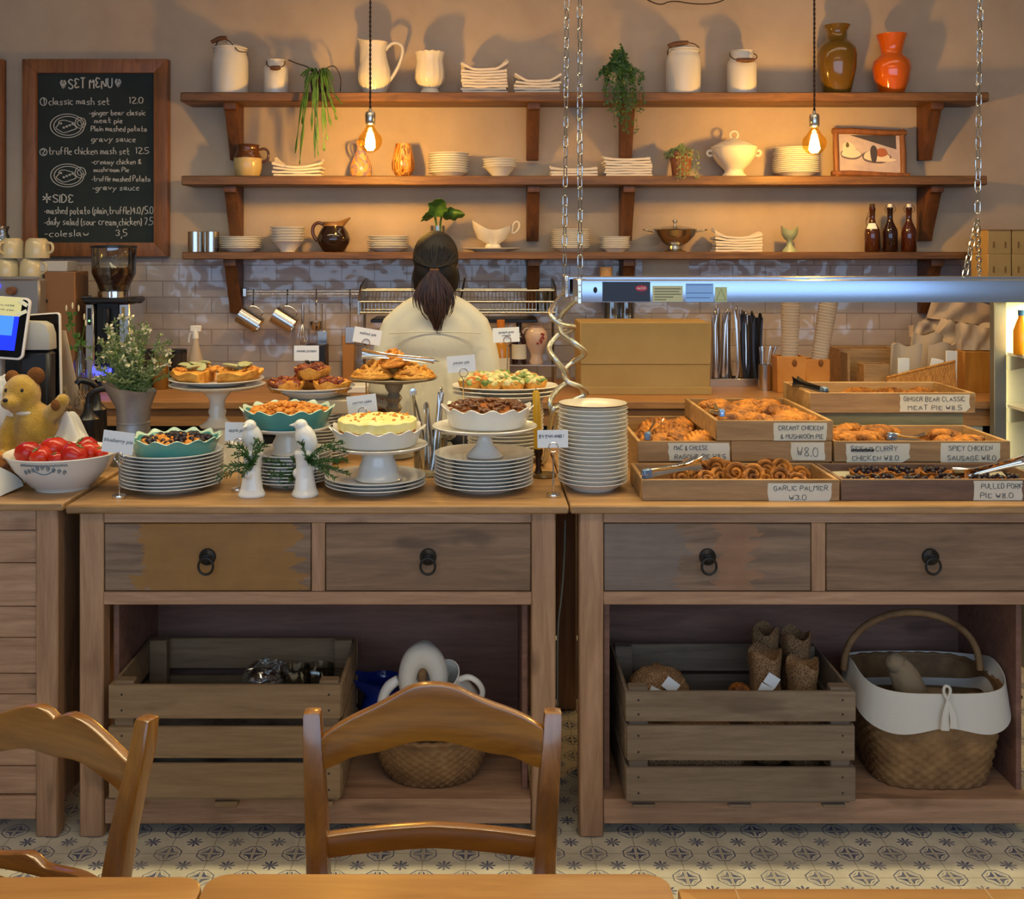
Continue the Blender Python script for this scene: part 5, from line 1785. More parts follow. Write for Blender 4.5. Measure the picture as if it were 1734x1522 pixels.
# cartons
t = thing('cardboard_box', 'tall brown cardboard box between espresso machine and coffee grinder', 'box', at(101, 4.63, ZK))
k = 4.63 / F
hz = lambda py: Z(py, 4.63) - ZK
MB().box(-26 * k, 26 * k, 0, .16, 0, hz(460), .003).build('box_body', mat('brown_carton', C(138, 96, 62), .75), t)
MB().box(-24 * k, -20 * k, -.004, 0, hz(512), hz(507), 0).build('printed_mark', M['ink'], t)
o = MB().box(-.075, .06, 0, .12, 0, .045, .003).build('white_carton', mat('white_carton', C(196, 186, 172), .6), None, (X(90, 4.65), 4.65, ZK + hz(460)))
tag(o, 'flat white carton lying on the tall brown cardboard box', 'box')
# bottle with sprig
t = thing('bud_bottle', 'clear bottle with a green flowering sprig left of the grinder', 'vase', at(136, 4.46, ZK))
MB().lathe([(0, .004), (.026, 0), (.028, .006), (.026, .14), (.012, .18), (.012, .205), (.014, .21), (.012, .21), (.01, .18), (.023, .14), (.024, .01), (0, .008)], 28).build('bottle', M['glass'], t)
b = MB()
rng = random.Random(9)
b.tube(chaikin([(0, 0, .02), (-.005, 0, .2), (-.03, -.01, .27), (-.04, -.01, .34)], 2), .0022, 5)
b.tube(chaikin([(0, 0, .18), (.01, 0, .24), (.02, 0, .31)], 2), .0018, 5)
for (cx, cz) in ((-.025, .20), (-.04, .29), (-.03, .33), (-.012, .235), (.005, .22)):
    for q in range(5):
        a = rng.uniform(0, 6.3)
        d = Vector((math.cos(a), rng.uniform(-.5, .5), math.sin(a))) * .028
        s_ = Vector((-d.z, 0, d.x)) * .28
        c0 = Vector((cx, -.005, cz))
        b.add([c0, c0 + d * .5 + s_, c0 + d, c0 + d * .5 - s_], [(0, 1, 2, 3)])
b.build('leaves', M['greenleaf'], t, recalc=False)
b = MB()
for (cx, cz) in ((-.055, .36), (-.03, .37), (.018, .325), (.024, .30), (-.005, .36)):
    b.ell((cx, -.005, cz), (.004, .004, .014), 8, 6)
b.build('buds', mat('pale_petals', C(226, 216, 178), .6), t)
for i, (px, D, r, h, lab, m_) in enumerate(((148, 4.40, .03, .10, 'ribbed glass tumbler in front of the bud bottle', M['glass']), (247, 4.74, .036, .155, 'dark ribbed tumbler nearest the grinder', None), (301, 4.74, .038, .155, 'dark ribbed tumbler left of the spray bottle', None))):
    t = thing('ribbed_tumbler', lab, 'tumbler', at(px, D, ZK), 0, 'ribbed tumblers')
    m_ = m_ or mat('smoked_plastic', C(52, 46, 44), .2, coat=.3)
    MB().lathe([(0, .004), (r * .85, 0), (r, h), (r * .96, h), (r * .82, .006), (0, .006)], 40, fn=lambda a, i_, r_, z: (r_ * (1 + .03 * math.cos(20 * a) * (0 < i_ < 4)), z)).build('tumbler', m_, t, angle=20)
    if i:
        MB().lathe([(r * .9, h), (r * 1.06, h), (r * 1.06, h + .012), (r * .96, h + .014), (0, h + .014)], 32).build('lid', M['blackplastic'], t)
bottle('honey_jar', 272, 4.70, ZK, [(0, 0), (.03, 0), (.032, .005), (.032, .10), (.026, .12), (.024, .125), (0, .125)], mat('amber_jar', C(128, 86, 34), .15, coat=.3), 'amber jar between the two dark ribbed tumblers', 'jar',
       cap=([(.027, .12), (.027, .14), (0, .141)], mat('gold_lid', C(150, 116, 56), .35, .6)))
t = thing('spray_bottle', 'translucent white spray bottle standing before the tiles', 'bottle', at(331, 4.86, ZK))
hz = lambda py: Z(py, 4.86) - ZK
MB().lathe([(0, .003), (.034, 0), (.036, .01), (.034, hz(610)), (.016, hz(585)), (.012, hz(572)), (0, hz(572))], 32).build('bottle_body', mat('milky_plastic', C(216, 200, 182), .3, trans=.3, ior=1.2), t)
b = MB().lathe([(0, hz(573)), (.014, hz(573)), (.014, hz(564)), (.01, hz(556)), (0, hz(555))], 20)
b.box(-.022, .026, -.009, .009, hz(562), hz(551), .003)
b.tube(chaikin([(-.012, 0, hz(562)), (-.026, 0, hz(566)), (-.03, 0, hz(580))], 2), .004, 6)
b.build('spray_head', M['card'], t)
t = thing('knife_block', 'black box standing on the back counter behind the sweet potato card', 'block', at(537, 4.85, ZK))
MB().box(-.045, .045, -.05, .05, 0, Z(582, 4.85) - ZK, .004).build('block', M['blackplastic'], t)
o = MB().box(-.028, .028, -.006, .006, 0, Z(568, 5.03) - ZK, .004).build('cutting_board', mat('orange_board', C(186, 130, 66), .5), None, at(590, 5.03, ZK), (-.03, 0, 0))
tag(o, 'small orange cutting board leaning on the tiles left of the woman', 'cutting board')
# items on the lower level of the work side, seen between the cake stands
o = MB().box(-.06, .06, -.07, .07, 0, .03, .004).build('paper_box', M['card'], None, at(600, 4.62, ZK))
tag(o, 'low white box on the back counter left of the woman', 'box')
# ------------------------------------------------------------------ food on the front counter
ZC0 = ZTOP


def Dc(py):
    return (H - ZC0) * F / (py - CY)


def dish(name, px, D, z, rt, h, label, inner, group=None, n=14):
    """fluted pie dish"""
    t = thing(name, label, 'pie dish', at(px, D, z), RNG.uniform(0, .4), group)
    rb = rt * .84
    am = .0052

    def fn(a, i, r, z_):
        k = {3: .5, 4: 1, 5: 1, 6: .6}.get(i, 0)
        return r + am * .9 * k * math.cos(n * a), z_ + am * k * math.cos(n * a)
    MB().lathe([(0, .003), (rb * .96, 0), (rb, .004), (rt * .955, h * .80), (rt * 1.0, h * .97), (rt * .985, h), (rt * .94, h * .86), (rb * .96, .01), (0, .008)], 140, fn=fn,
               mis=[0, 0, 0, 0, 1, 1, 0, 0]).build('dish', inner, t, angle=60)
    return t, rb


def blobs(n, R, z0, hmax, size, seed, jit=.5, flat=.7, amp=.2):
    b = MB()
    rng = random.Random(seed)
    for i in range(n):
        a, q = rng.uniform(0, 2 * PI), math.sqrt(rng.random())
        s_ = size * rng.uniform(1 - jit, 1 + jit)
        x, y = R * q * math.cos(a), R * q * math.sin(a)
        b.ell((0, 0, 0), (s_, s_ * rng.uniform(.7, 1.2), s_ * flat), 8, 6, amp, 2, rng.uniform(0, 9),
              M=rot(rng.uniform(-.6, .6), rng.uniform(-.6, .6), rng.uniform(0, 6), (x, y, z0 + hmax * (1 - q * q) * rng.uniform(.6, 1))))
    return b


def dome(R, z, h, amp=.003, k=0):
    return MB().surf(lambda u, v: (R * v * math.cos(2 * PI * u), R * v * math.sin(2 * PI * u), z + h * (1 - v * v) + amp * wob(9 * v * math.cos(2 * PI * u), 9 * v * math.sin(2 * PI * u), 1, k)), 48, 10)


M['crust'] = mat('golden_crust', C(186, 116, 34), .6, col2=C(224, 164, 70), ns=34, bump=.6, bs=70, bd=.006)
M['crustdark'] = mat('brown_crust', C(120, 62, 20), .55, col2=C(176, 104, 40), ns=40, bump=.6, bs=70, bd=.006)
M['crumble'] = mat('orange_crumble', C(186, 108, 28), .65, col2=C(222, 150, 58), ns=50, bump=.5, bs=90)
M['bread'] = mat('golden_pastry', C(86, 40, 8), .62, col2=C(196, 122, 34), ns=24, bump=1, bs=45, bd=.016)
M['berry'] = mat('dark_berries', C(34, 22, 34), .35)
M['lemon'] = mat('yellow_cream', C(228, 212, 124), .6, col2=C(238, 226, 164), ns=30, bump=.3, bs=60)
M['cream'] = mat('white_cream', C(236, 228, 200), .6, bump=.3, bs=60)
M['pecan'] = mat('pecan_brown', C(74, 38, 16), .4, col2=C(120, 66, 28), ns=70, bump=.6, bs=110, coat=.2)
M['bacon'] = mat('browned_topping', C(92, 34, 18), .45, col2=C(146, 66, 34), ns=60)
M['green'] = mat('herb_green', C(84, 110, 48), .6, col2=C(150, 166, 90), ns=40)
M['palegreen'] = mat('melted_cheese', C(196, 190, 120), .55, col2=C(222, 208, 150), ns=40)
M['orange'] = mat('roast_pumpkin', C(216, 130, 60), .5)

# --- stacks of dinner plates along the front
DA = 3.04
SA = plate_mesh(.141, .021)
stack('dinner_plate', SA, X(291, DA), DA, ZC0, 10, .0096, 'wide white dinner plate', 'under the blueberry pie dish', 'dinner plates on the counter', jit=.0012)
zA = ZC0 + 9 * .0096 + .0088
t, rb = dish('pie_dish', 297, DA, zA, .125, .050, 'teal fluted pie dish of blueberry pie on a plate stack', [M['teal'], M['tealrim']])
dome(rb * .98, .030, .008, .004).build('filling', mat('custard', C(206, 160, 60), .5, col2=C(226, 186, 92), ns=30), t)
blobs(90, rb * .92, .036, .010, .0085, 3).build('crumble_topping', M['crumble'], t)
blobs(62, rb * .9, .041, .010, .0085, 5, .3, .9, .05).build('blueberries', M['berry'], t)

DB2 = 3.10
stack('dinner_plate', plate_mesh(.118, .020), X(492, DB2), DB2, ZC0, 9, .0094, 'white dinner plate', 'behind the two bird figurines', 'dinner plates on the counter', jit=.0012)
zB = ZC0 + 8 * .0094 + .0088


def cake_stand(name, px, D, z, r, h, r0, rs, label, m_=None, lip=.006, prof=None, angle=60):
    o = MB().lathe(prof or [(0, .004), (r0 * .95, 0), (r0, .003), (r0 * .86, .014), (rs * 1.25, h * .42), (rs, h * .68), (rs * 1.05, h * .84), (r * .55, h * .93), (r * .93, h * .97), (r, h + lip), (r * .985, h + lip + .002), (r * .93, h + .002), (0, h + .001)],
                   64).build(name, m_ or M['china'], None, at(px, D, z), angle=angle)
    return tag(o, label, 'cake stand', 'cake stands')


cake_stand('cake_stand', 490, DB2, zB, .116, 1.027 - zB, .052, .038, 'white cake stand carrying the teal apple pie dish behind the birds')
zz = 1.031
t, rb = dish('pie_dish', 487, DB2, zz, .130, .055, 'teal fluted pie dish heaped with orange crumble behind the birds', [M['teal'], M['tealrim']])
hh = .055
dome(rb * 1.04, hh - .022, .024, .006, 2).build('filling', M['crumble'], t)
blobs(340, rb * 1.02, hh - .012, .024, .0066, 8, .6).build('crumble_topping', M['crumble'], t)

# back stack carrying the sweet potato plate
DS3 = 3.44
stack('dinner_plate', plate_mesh(.112, .020), X(530, DS3), DS3, ZC0, 15, .0098, 'white side plate', 'below the sweet potato tarts, at the back', 'dinner plates on the counter', jit=.0012)
zz = ZC0 + 14 * .0098 + .0215
o = MB().box(-.10, .09, -.085, .085, 0, .042, .003).build('paper_box', mat('cream_box', C(206, 190, 160), .7), None, at(545, DS3, zz), .06)
tag(o, 'flat cream paper box under the sweet potato tart plates', 'box')
zz += .043
o = put('dinner_plate', plate_mesh(.122, .024), None, at(530, DS3, zz))
tag(o, 'white plate directly on the cream paper box, lower of two', 'plate')
zz += .011
o = put('dinner_plate', plate_mesh(.137, .024), None, at(527, DS3, zz))
tag(o, 'white plate bearing the sweet potato tarts, upper of two', 'plate')
zT = zz + .0085


def tartlet(name, loc, r, h, label, top, seed, group, rz=0):
    t = thing(name, label, 'tart', loc, rz, group)
    MB().lathe([(0, 0), (r * .78, 0), (r * .98, h * .7), (r, h), (r * .88, h * 1.02), (r * .8, h * .75), (0, h * .7)], 44,
               fn=lambda a, i, r_, z: (r_ * (1 + .05 * math.sin(7 * a + seed) + .03 * math.sin(17 * a)), z + (h * .14 * math.sin(5 * a + seed) if 2 <= i <= 4 else 0))).build('crust', M['crust'], t, angle=70)
    for nm, m_, n, sz in top:
        blobs(n, r * .86, h * .85, h * .5, sz, seed + n, .5, .6).build(nm, m_, t)
    return t


top_ = (('browned_topping', M['bacon'], 40, .012), ('sauce', M['crumble'], 12, .010))
for i, (px, D, dz, r, lab) in enumerate(((484, 3.40, 0, .056, 'sweet potato tart at the left front of the plate'), (563, 3.40, 0, .058, 'sweet potato tart at the right front of the plate'), (523, 3.51, .0, .056, 'sweet potato tart at the back of the plate'),
                                      (530, 3.44, .038, .056, 'sweet potato tart riding on top of the others'))):
    tartlet('sweet_potato_tart', at(px, D, zT + dz), r, .032, lab, top_, 3 * i + 1, 'sweet potato tarts')

# --- carrot cake on its pedestal over three plates
DL2 = 3.02
stack('dinner_plate', plate_mesh(.139, .021), X(635, DL2), DL2, ZC0, 3, .0098, 'wide grey-white dinner plate', 'under the carrot cake stand', 'dinner plates on the counter', jit=.001)
zz = ZC0 + 2 * .0098 + .0088
zt_ = Z(766, DL2 - .12)
cake_stand('cake_stand', 641, DL2, zz, .136, zt_ - zz - .004, .066, .042, 'white cake stand with broad foot under the carrot cake dish')
zz = zt_ + .001
hh = Z(738, DL2 - .13) - zz + .004
t, rb = dish('pie_dish', 639, DL2, zz, .130, hh, 'white fluted dish of cream-topped carrot cake', [M['china'], M['china']])
MB().lathe([(0, hh - .02), (rb * .97, hh - .02), (rb * .97, hh - .002), (0, hh)], 48).build('cake_layer', M['crustdark'], t)
MB().lathe([(0, hh - .004), (rb * .985, hh - .004), (rb * 1.0, hh + .004), (rb * .99, hh + .02), (rb * .9, hh + .026), (0, hh + .027)], 60, fn=lambda a, i, r, z: (r * (1 + .012 * math.sin(23 * a)), z + .0015 * math.sin(13 * a))).build('yellow_cream', M['lemon'], t)
blobs(46, rb * .92, hh + .026, .002, .0045, 12).build('crumbs', M['crumble'], t)['kind'] = 'stuff'
blobs(14, rb * .97, hh + .008, .001, .011, 14).build('cream_dabs', M['cream'], t)

# --- pecan pie on its pedestal over nine plates
DP = 3.04
stack('dinner_plate', plate_mesh(.138, .021), X(819, DP), DP, ZC0, 9, .0098, 'wide bluish white dinner plate', 'under the pecan pie stand', 'dinner plates on the counter', jit=.001)
zz = ZC0 + 8 * .0098 + .0088
zt_ = Z(733, DP - .12)
cake_stand('cake_stand', 821, DP, zz, .146, zt_ - zz - .004, .052, .019, 'white cake stand with slim stem under the pecan pie dish')
zz = zt_ + .001
hh = Z(701, DP - .13) - zz + .004
t, rb = dish('pie_dish', 825, DP, zz, .126, hh, 'white fluted dish of dark pecan pie on a slim cake stand', [M['china'], M['china']])
MB().lathe([(0, hh - .03), (rb * .98, hh - .03), (rb * 1.0, hh - .010), (rb * .8, hh - .002), (rb * .4, hh + .006), (0, hh + .010)], 48, fn=lambda a, i, r, z: (r, z + .001 * math.sin(7 * a) * (i > 2))).build('filling', M['crustdark'], t)
b = MB()
rng = random.Random(4)
for k in range(150):
    a, q = rng.uniform(0, 6.28), math.sqrt(rng.random()) * rb * .98
    b.ell((0, 0, 0), (.012, .006, .0045), 8, 6, .15, 3, k, M=rot(rng.uniform(-.4, .4), rng.uniform(-.4, .4), rng.uniform(0, 6), (q * math.cos(a), q * math.sin(a), hh + .001 + .014 * (1 - (q / rb) ** 2))))
b.build('pecans', M['pecan'], t)

# --- spinach tarts on oval platters over a stack
DO = 3.45
stack('soup_plate', plate_mesh(.120, .024), X(856, DO), DO, ZC0, 17, .0112, 'white soup plate', 'below the spinach tart platters', 'soup plates on the counter')
zz = ZC0 + 16 * .0112 + .0105
zplat = Z(653, DO) - .022
key = MB().lathe([(0, .002), (.075, 0), (.08, .003), (.15, .016), (.168, .022), (.166, .0245), (.145, .019), (.078, .009), (0, .008)], 64, M=Matrix.Diagonal((1, .78, 1, 1))).mesh('oval_platter', M['chinawarm'], angle=60)
nb = max(2, int((zplat - zz) / .0105) + 1)
for i in range(3):
    o = put('oval_platter', key, None, at(855, DO, zz + i * .0125))
    tag(o, f'oval cream platter, {nth(i, 3)}, pile under the spinach tarts', 'platter', 'oval platters')
zT = zz + 2 * .0125 + .0085
top_ = (('spinach', M['green'], 18, .011), ('melted_cheese', M['palegreen'], 22, .012), ('pumpkin', M['orange'], 6, .011))
for i, (px, D) in enumerate(((797, 3.41), (832, 3.40), (868, 3.39), (905, 3.41), (815, 3.48), (851, 3.49), (889, 3.48))):
    tartlet('spinach_tart', at(px, D, zT + (.0 if i < 4 else .008)), .038, .032, f'spinach goat cheese tart in the {"front" if i < 4 else "back"} row, {nleft(i, 4) if i < 4 else nleft(i - 4, 3)}', top_, i, 'spinach goat cheese tarts')

# --- quiche on the tall stand
DQ = 3.36
o = MB().lathe([(.112, 0), (.114, .004), (.098, .055), (.06, .105), (.045, .115), (.04, .118), (0, .118)], 44).build('upturned_bowl', M['chinawarm'], None, at(378, DQ, ZC0))
tag(o, 'pale bowl turned upside down under the quiche stand', 'bowl')
zq = Z(652, DQ)
z0 = ZC0 + .118
cake_stand('cake_stand', 368, DQ, z0, .146, zq - z0, .056, .026, 'tall cream cake stand with ornate stem carrying the quiche', M['chinawarm'],
           prof=[(0, .003), (.05, 0), (.054, .006), (.032, .02), (.024, .035), (.028, .05), (.023, .06), (.024, .085), (.036, .10), (.04, .106), (.075, .122), (.12, zq - z0 - .008), (.142, zq - z0), (.146, zq - z0 + .004), (.14, zq - z0 + .005), (.11, zq - z0 + .001), (0, zq - z0)])
o = put('dinner_plate', plate_mesh(.144, .016), None, at(367, DQ, zq + .005))
tag(o, 'cream plate lying on the tall quiche stand', 'plate')
zq += .0125


def lathe_part(prof, a0, a1, seg, M_=None, fn=None):
    b = MB()
    n = len(prof)
    vs, fs = [], []
    for k in range(seg + 1):
        a = a0 + (a1 - a0) * k / seg
        for i, (r, z) in enumerate(prof):
            r2, z2 = fn(a, i, r, z) if fn else (r, z)
            vs.append((r2 * math.cos(a), r2 * math.sin(a), z2))
    for k in range(seg):
        for i in range(n):
            j = (i + 1) % n
            fs.append((k * n + i, (k + 1) * n + i, (k + 1) * n + j, k * n + j))
    fs += [tuple(range(n)), tuple(seg * n + i for i in reversed(range(n)))]
    return b.add(vs, fs)


for i, (a0, a1, px, lab) in enumerate(((math.radians(100), math.radians(262), 362, 'left half of the tall quiche with pale leaf garnish'), (math.radians(-82), math.radians(88), 374, 'right half of the tall quiche, cut side left'))):
    t = thing('quiche', lab, 'quiche', at(px, DQ, zq), 0, 'quiche halves')
    R_ = .127
    lathe_part([(.002, 0), (R_ * .84, 0), (R_, .024), (R_ * 1.01, .033), (R_ * .94, .035), (R_ * .86, .034), (.002, .038)], a0, a1, 40,
               fn=lambda a, i_, r, z: (r * (1 + .02 * math.sin(13 * a) * (r > .01)), z + (.005 * math.sin(9 * a) if 2 <= i_ <= 4 else 0) + (.003 * math.sin(5 * a) if i_ == 5 else 0))).build('crust', M['crust'], t, angle=60)
    am = (a0 + a1) / 2
    b = blobs(60, .065, .034, .008, .011, 5 + i, .5, .5)
    b.v = [(x + .055 * math.cos(am), y + .055 * math.sin(am), z) for x, y, z in b.v]
    b.build('roasted_topping', M['crumble'], t)
    b = MB()
    rng = random.Random(i + 5)
    for k in range(5):
        ang = rng.uniform(0, 3)
        b.ell((0, 0, 0), (.034, .018, .006), 12, 8, .25, 3, k, M=rot(rng.uniform(-.3, .3), rng.uniform(-.3, .3), ang, (.058 * math.cos(am) + rng.uniform(-.035, .035), .04 * math.sin(am) + rng.uniform(-.045, .03), .046 + rng.uniform(0, .010))))
    b.build('leaf_garnish', mat('pale_sage', C(150, 152, 104), .6, col2=C(178, 174, 128), ns=30), t)

# --- funnel cakes on the turned pewter stand
DFN = 3.50
zf = Z(641, DFN)
M['pewter'] = mat('pewter_glaze', C(150, 140, 118), .35, .3)
prof = [(0, .004), (.06, 0), (.064, .006), (.04, .02)]
hst = zf - ZC0
prof += [(.022 + .005 * math.cos(k * PI), .03 + k * (hst - .06) / 12) for k in range(13)]
prof += [(.03, hst - .018), (.09, hst - .008), (.136, hst), (.141, hst + .006), (.138, hst + .008), (.12, hst + .002), (0, hst + .002)]
cake_stand('cake_stand', 667, DFN, ZC0, .14, 1, 1, 1, 'pewter coloured cake stand with turned stem carrying the fritters', M['pewter'], prof=prof, angle=45)
zf += .003
for i, (px, dy, dz, R_, lab) in enumerate(((632, -.03, 0, .064, 'crisp tangled fritter at the left of the pewter stand'), (702, -.03, 0, .066, 'crisp tangled fritter at the right of the pewter stand'), (668, .04, .0, .06, 'crisp tangled fritter at the back of the pewter stand'), (668, -.01, .034, .060, 'crisp tangled fritter on top of the pile'))):
    rng = random.Random(40 + i)
    b = MB()
    pts = []
    a, q = 0, 0
    for k in range(240):
        a += rng.uniform(.15, .6)
        q = min(1, max(.05, q + rng.uniform(-.22, .24)))
        pts.append((R_ * q * math.cos(a), R_ * q * math.sin(a), .008 + .046 * (1 - q * q) * rng.uniform(.2, 1.15)))
    b.tube(chaikin(pts, 1), .0058, 6)
    b.ell((0, 0, .016), (R_ * .8, R_ * .8, .018), 24, 8, .15, 3, i)
    o = b.build('funnel_cake', M['crust'] if i != 3 else M['crumble'], None, (X(px, DFN), DFN + dy, zf + dz), angle=80)
    tag(o, lab, 'pastry', 'crisp fritters')

# --- glass jar of tongs
DJ = 3.22
o = MB().lathe([(0, .006), (.046, 0), (.05, .006), (.05, .115), (.047, .115), (.047, .012), (0, .01)], 40).build('glass_jar', M['glass'], None, at(729, DJ, ZC0))
tag(o, 'clear glass jar holding tongs between the carrot cake and pecan pie', 'jar')
for i, (px, pt, rx, ry, rz, lab) in enumerate(((700, 667, .0, -.17, .3, 'slim steel tongs leaning left in the glass jar'), (747, 664, .05, .14, 1.3, 'steel tongs with broad hinge leaning right in the glass jar'), (722, 690, -.06, -.05, .8, 'short steel tongs upright in the glass jar'))):
    L = Z(pt, DJ) - ZC0 - .016
    t = tongs('serving_tongs', L, .4, M['steel'], lab, Pt(px, pt, DJ), (rx, ry, rz), 'serving tongs on the counter', .022, .018)

# --- candle and brass holder
t = thing('candle_holder', 'brass candlestick with dish base left of the tall plate stack', 'candlestick', at(921, Dc(807), ZC0))
DCN = Dc(807)
M['brass'] = mat('old_brass', (.28, .19, .08), .35, .9)
MB().lathe([(0, .004), (.036, 0), (.038, .004), (.036, .010), (.014, .012), (0, .012)], 36).build('base_dish', M['brass'], t)
MB().lathe([(0, .01), (.012, .012), (.007, .03), (.011, .045), (.008, .055), (.013, .068), (.013, .082), (0, .082)], 24).build('stem', mat('dark_bronze', (.06, .035, .02), .4, .8), t, (-.016, 0, 0))
t = thing('candle', 'tall yellow taper candle beside the pecan pie dish', 'candle', (X(921, DCN) - .016, DCN, ZC0 + .082), (0, math.radians(-2.5), 0))
hc = Z(661, DCN) - ZC0 - .082
MB().lathe([(0, 0), (.0125, 0), (.0115, hc * .5), (.0105, hc - .008), (.006, hc), (0, hc - .001)], 24, fn=lambda a, i, r, z: (r * (1 + .06 * math.sin(3 * a + 40 * z)), z)).build('wax', mat('yellow_wax', C(206, 160, 36), .45, sss=.2), t)
MB().tube([(0, 0, hc - .002), (.001, 0, hc + .007)], .001, 5).build('wick', M['ink'], t)

# --- tall stack of rimmed plates
DT2 = 3.03
stack('small_plate', plate_mesh(.0966, .026, [M['china'], M['china']], 'deep'), X(1004, DT2), DT2, ZC0, 19, .01115, 'cream side plate', 'tallest one, left of the pastry trays', 'tall stack of side plates', jit=.0016)
o = put('small_plate', plate_mesh(.0966, .026, [M['chinawarm'], M['chinabrown']], 'brown'), None, at(1004, DT2, ZC0 + 19 * .01115))
tag(o, 'cream side plate with thin brown rim, topmost of the tallest stack', 'plate', 'tall stack of side plates')

# --- tomatoes in their bowl
DTM = 3.01
t = thing('tomato_bowl', 'big white bowl with grey scroll border full of tomatoes', 'bowl', at(106, DTM, ZC0))
MB().lathe([(0, .004), (.062, .004), (.064, 0), (.07, 0), (.072, .012), (.085, .02), (.125, .065), (.145, .098), (.1525, .105), (.1515, .108), (.144, .104), (.12, .068), (.08, .026), (0, .014)], 64).build('bowl_body', M['china'], t, angle=60)
b = MB()


def on_bowl(a, z):
    r = .125 + (z - .065) * (.02 / .033) + .0012 if z > .065 else .085 + (z - .02) * (.04 / .045) + .0012
    return (r * math.cos(a), r * math.sin(a), z)


for k in range(-4, 5):
    a0 = -PI / 2 + k * .10
    z0_ = .088 - .004 * abs(k)
    b.tube([on_bowl(a0 + .034 * math.cos(q) * (1 - q / 12), z0_ + .008 * math.sin(q) * (1 - q / 12)) for q in [k_ * .5 for k_ in range(18)]], .0011, 5)
    b.tube([on_bowl(a0 - .05 + .1 * q / 10, .094 + .003 * math.cos(q * 1.2 + k)) for q in range(11)], .0011, 5)
b.tube([on_bowl(-PI / 2 - .2 + .4 * q / 16, .080 - .012 * math.sin(PI * q / 16)) for q in range(17)], .0018, 5)
b.build('scroll_border', mat('grey_print', C(116, 128, 134), .4), t)
red = [mat('tomato_red', C(166, 22, 12), .26, coat=.1), mat('tomato_orange_red', C(184, 40, 16), .26, coat=.1)]
for i, (px, py, D, r, lab) in enumerate(((48, 768, 3.0, .037, 'tomato at the left rim of the bowl, the leftmost'), (92, 762, 3.0, .040, 'largest dark red tomato, highest at the middle of the bowl'), (146, 760, 3.06, .036, 'tomato at the back right of the bowl'),
                                      (70, 774, 2.955, .032, 'tomato lying low at the front left of the bowl'), (124, 772, 2.95, .037, 'tomato at the front centre right, showing its blossom end'), (152, 767, 3.01, .033, 'tomato beside the right front one'),
                                      (96, 778, 2.93, .022, 'small tomato at the front between two bigger ones'), (171, 768, 3.0, .021, 'smallest orange tomato at the right rim'), (112, 766, 3.08, .034, 'tomato half hidden at the back of the bowl'))):
    t = thing('tomato', lab, 'tomato', Pt(px, py, D), (RNG.uniform(-.5, .5), RNG.uniform(-.5, .5), RNG.uniform(0, 6)), 'tomatoes in the bowl')
    MB().lathe([(0, -r * .86), (r * .25, -r * .88), (r * .7, -r * .7), (r, 0), (r * .86, r * .52), (r * .5, r * .80), (r * .2, r * .80), (0, r * .70)], 32, fn=lambda a, i_, q, z: (q * (1 + .03 * math.cos(5 * a)), z)).build('flesh', red[i % 2], t, angle=80)
    b = MB()
    for k in range(5):
        a = 2 * PI * k / 5
        b.tube([(0, 0, r * .73), (r * .2 * math.cos(a), r * .2 * math.sin(a), r * .84), (r * .42 * math.cos(a), r * .42 * math.sin(a), r * .87)], [r * .05, r * .05, r * .01], 5)
    b.tube([(0, 0, r * .7), (r * .05, 0, r * .95)], r * .05, 6)
    b.build('calyx', M['green'], t)


# --- card holders and cards
def card(px, py, D, w, h, tilt, text, label, base=True, ring=None, size=None, foot_z=None, two=None, col=None):
    """px,py: centre of the card; the clip ring sits at its lower edge"""
    rx, ry = ring
    x, z0 = X(rx, D), (ZC0 if foot_z is None else foot_z)
    zr = Z(ry, D) - z0
    cat_l = label
    t = thing('card_holder', 'chrome ring card stand holding the ' + cat_l, 'card holder', (x, D, z0), 0, 'chrome card holders')
    MB().lathe([(0, .003), (.019, 0), (.020, .003), (.019, .008), (.006, .012), (0, .012)], 32).build('base', M['chrome'], t)
    MB().tube([(0, 0, .01), (0, 0, zr - .022)], .0022, 8).build('rod', M['chrome'], t)
    b = MB()
    b.tube([(.0125 * math.cos(a), -.002, zr + .0125 * math.sin(a)) for a in [2 * PI * k / 26 for k in range(26)]], .0014, 6, True)
    b.tube([(0, 0, zr - .022), (-.009, -.001, zr - .009)], .0014, 6)
    b.tube([(0, 0, zr - .022), (.009, -.001, zr - .009)], .0014, 6)
    b.build('ring_clip', M['chrome'], t)
    c = thing('price_card', 'white card reading ' + text.replace('\n', ' ') + (', ' + two if two else ''), 'card', (X(px, D), D - .0002, Z(py, D)), (0, tilt, 0), 'printed cards')
    MB().box(-w / 2, w / 2, 0, .0008, -h / 2, h / 2, 0).build('card_sheet', col or M['card'], c)
    return c, w, h


def typed(c, text, size, z=.004):
    printed(text, size, M['ink'], c, 'lettering', (0, -.0006, z))


k3 = lambda D: D / F
D_ = Dc(843)
c, w, h = card(200, 749, D_, 53 * k3(D_), 37 * k3(D_), .13, 'blueberry pie', 'blueberry pie card', ring=(202, 774), two='left of the teal pie dish')
typed(c, 'blueberry pie', .0145)
D_ = 3.0
c, w, h = card(401, 731, D_, 40 * k3(D_), 32 * k3(D_), .02, 'apple pie', 'apple pie card', ring=(404, 750), two='behind the left bird figurine')
typed(c, 'apple pie', .0125)
D_ = 3.645
c, w, h = card(519, 598, D_, 42 * k3(D_), 26 * k3(D_), .0, 'sweet potato', 'sweet potato card', ring=(520, 616), two='above the tart plate')
typed(c, 'sweet potato', .0125, .008)
c, w, h = card(622, 569, D_, 47 * k3(D_), 26 * k3(D_), .17, 'walnut pie', 'walnut pie card', ring=(620, 580), two='tilted above the crisp fritters')
typed(c, 'walnut pie', .0135, .008)
D_ = 3.245
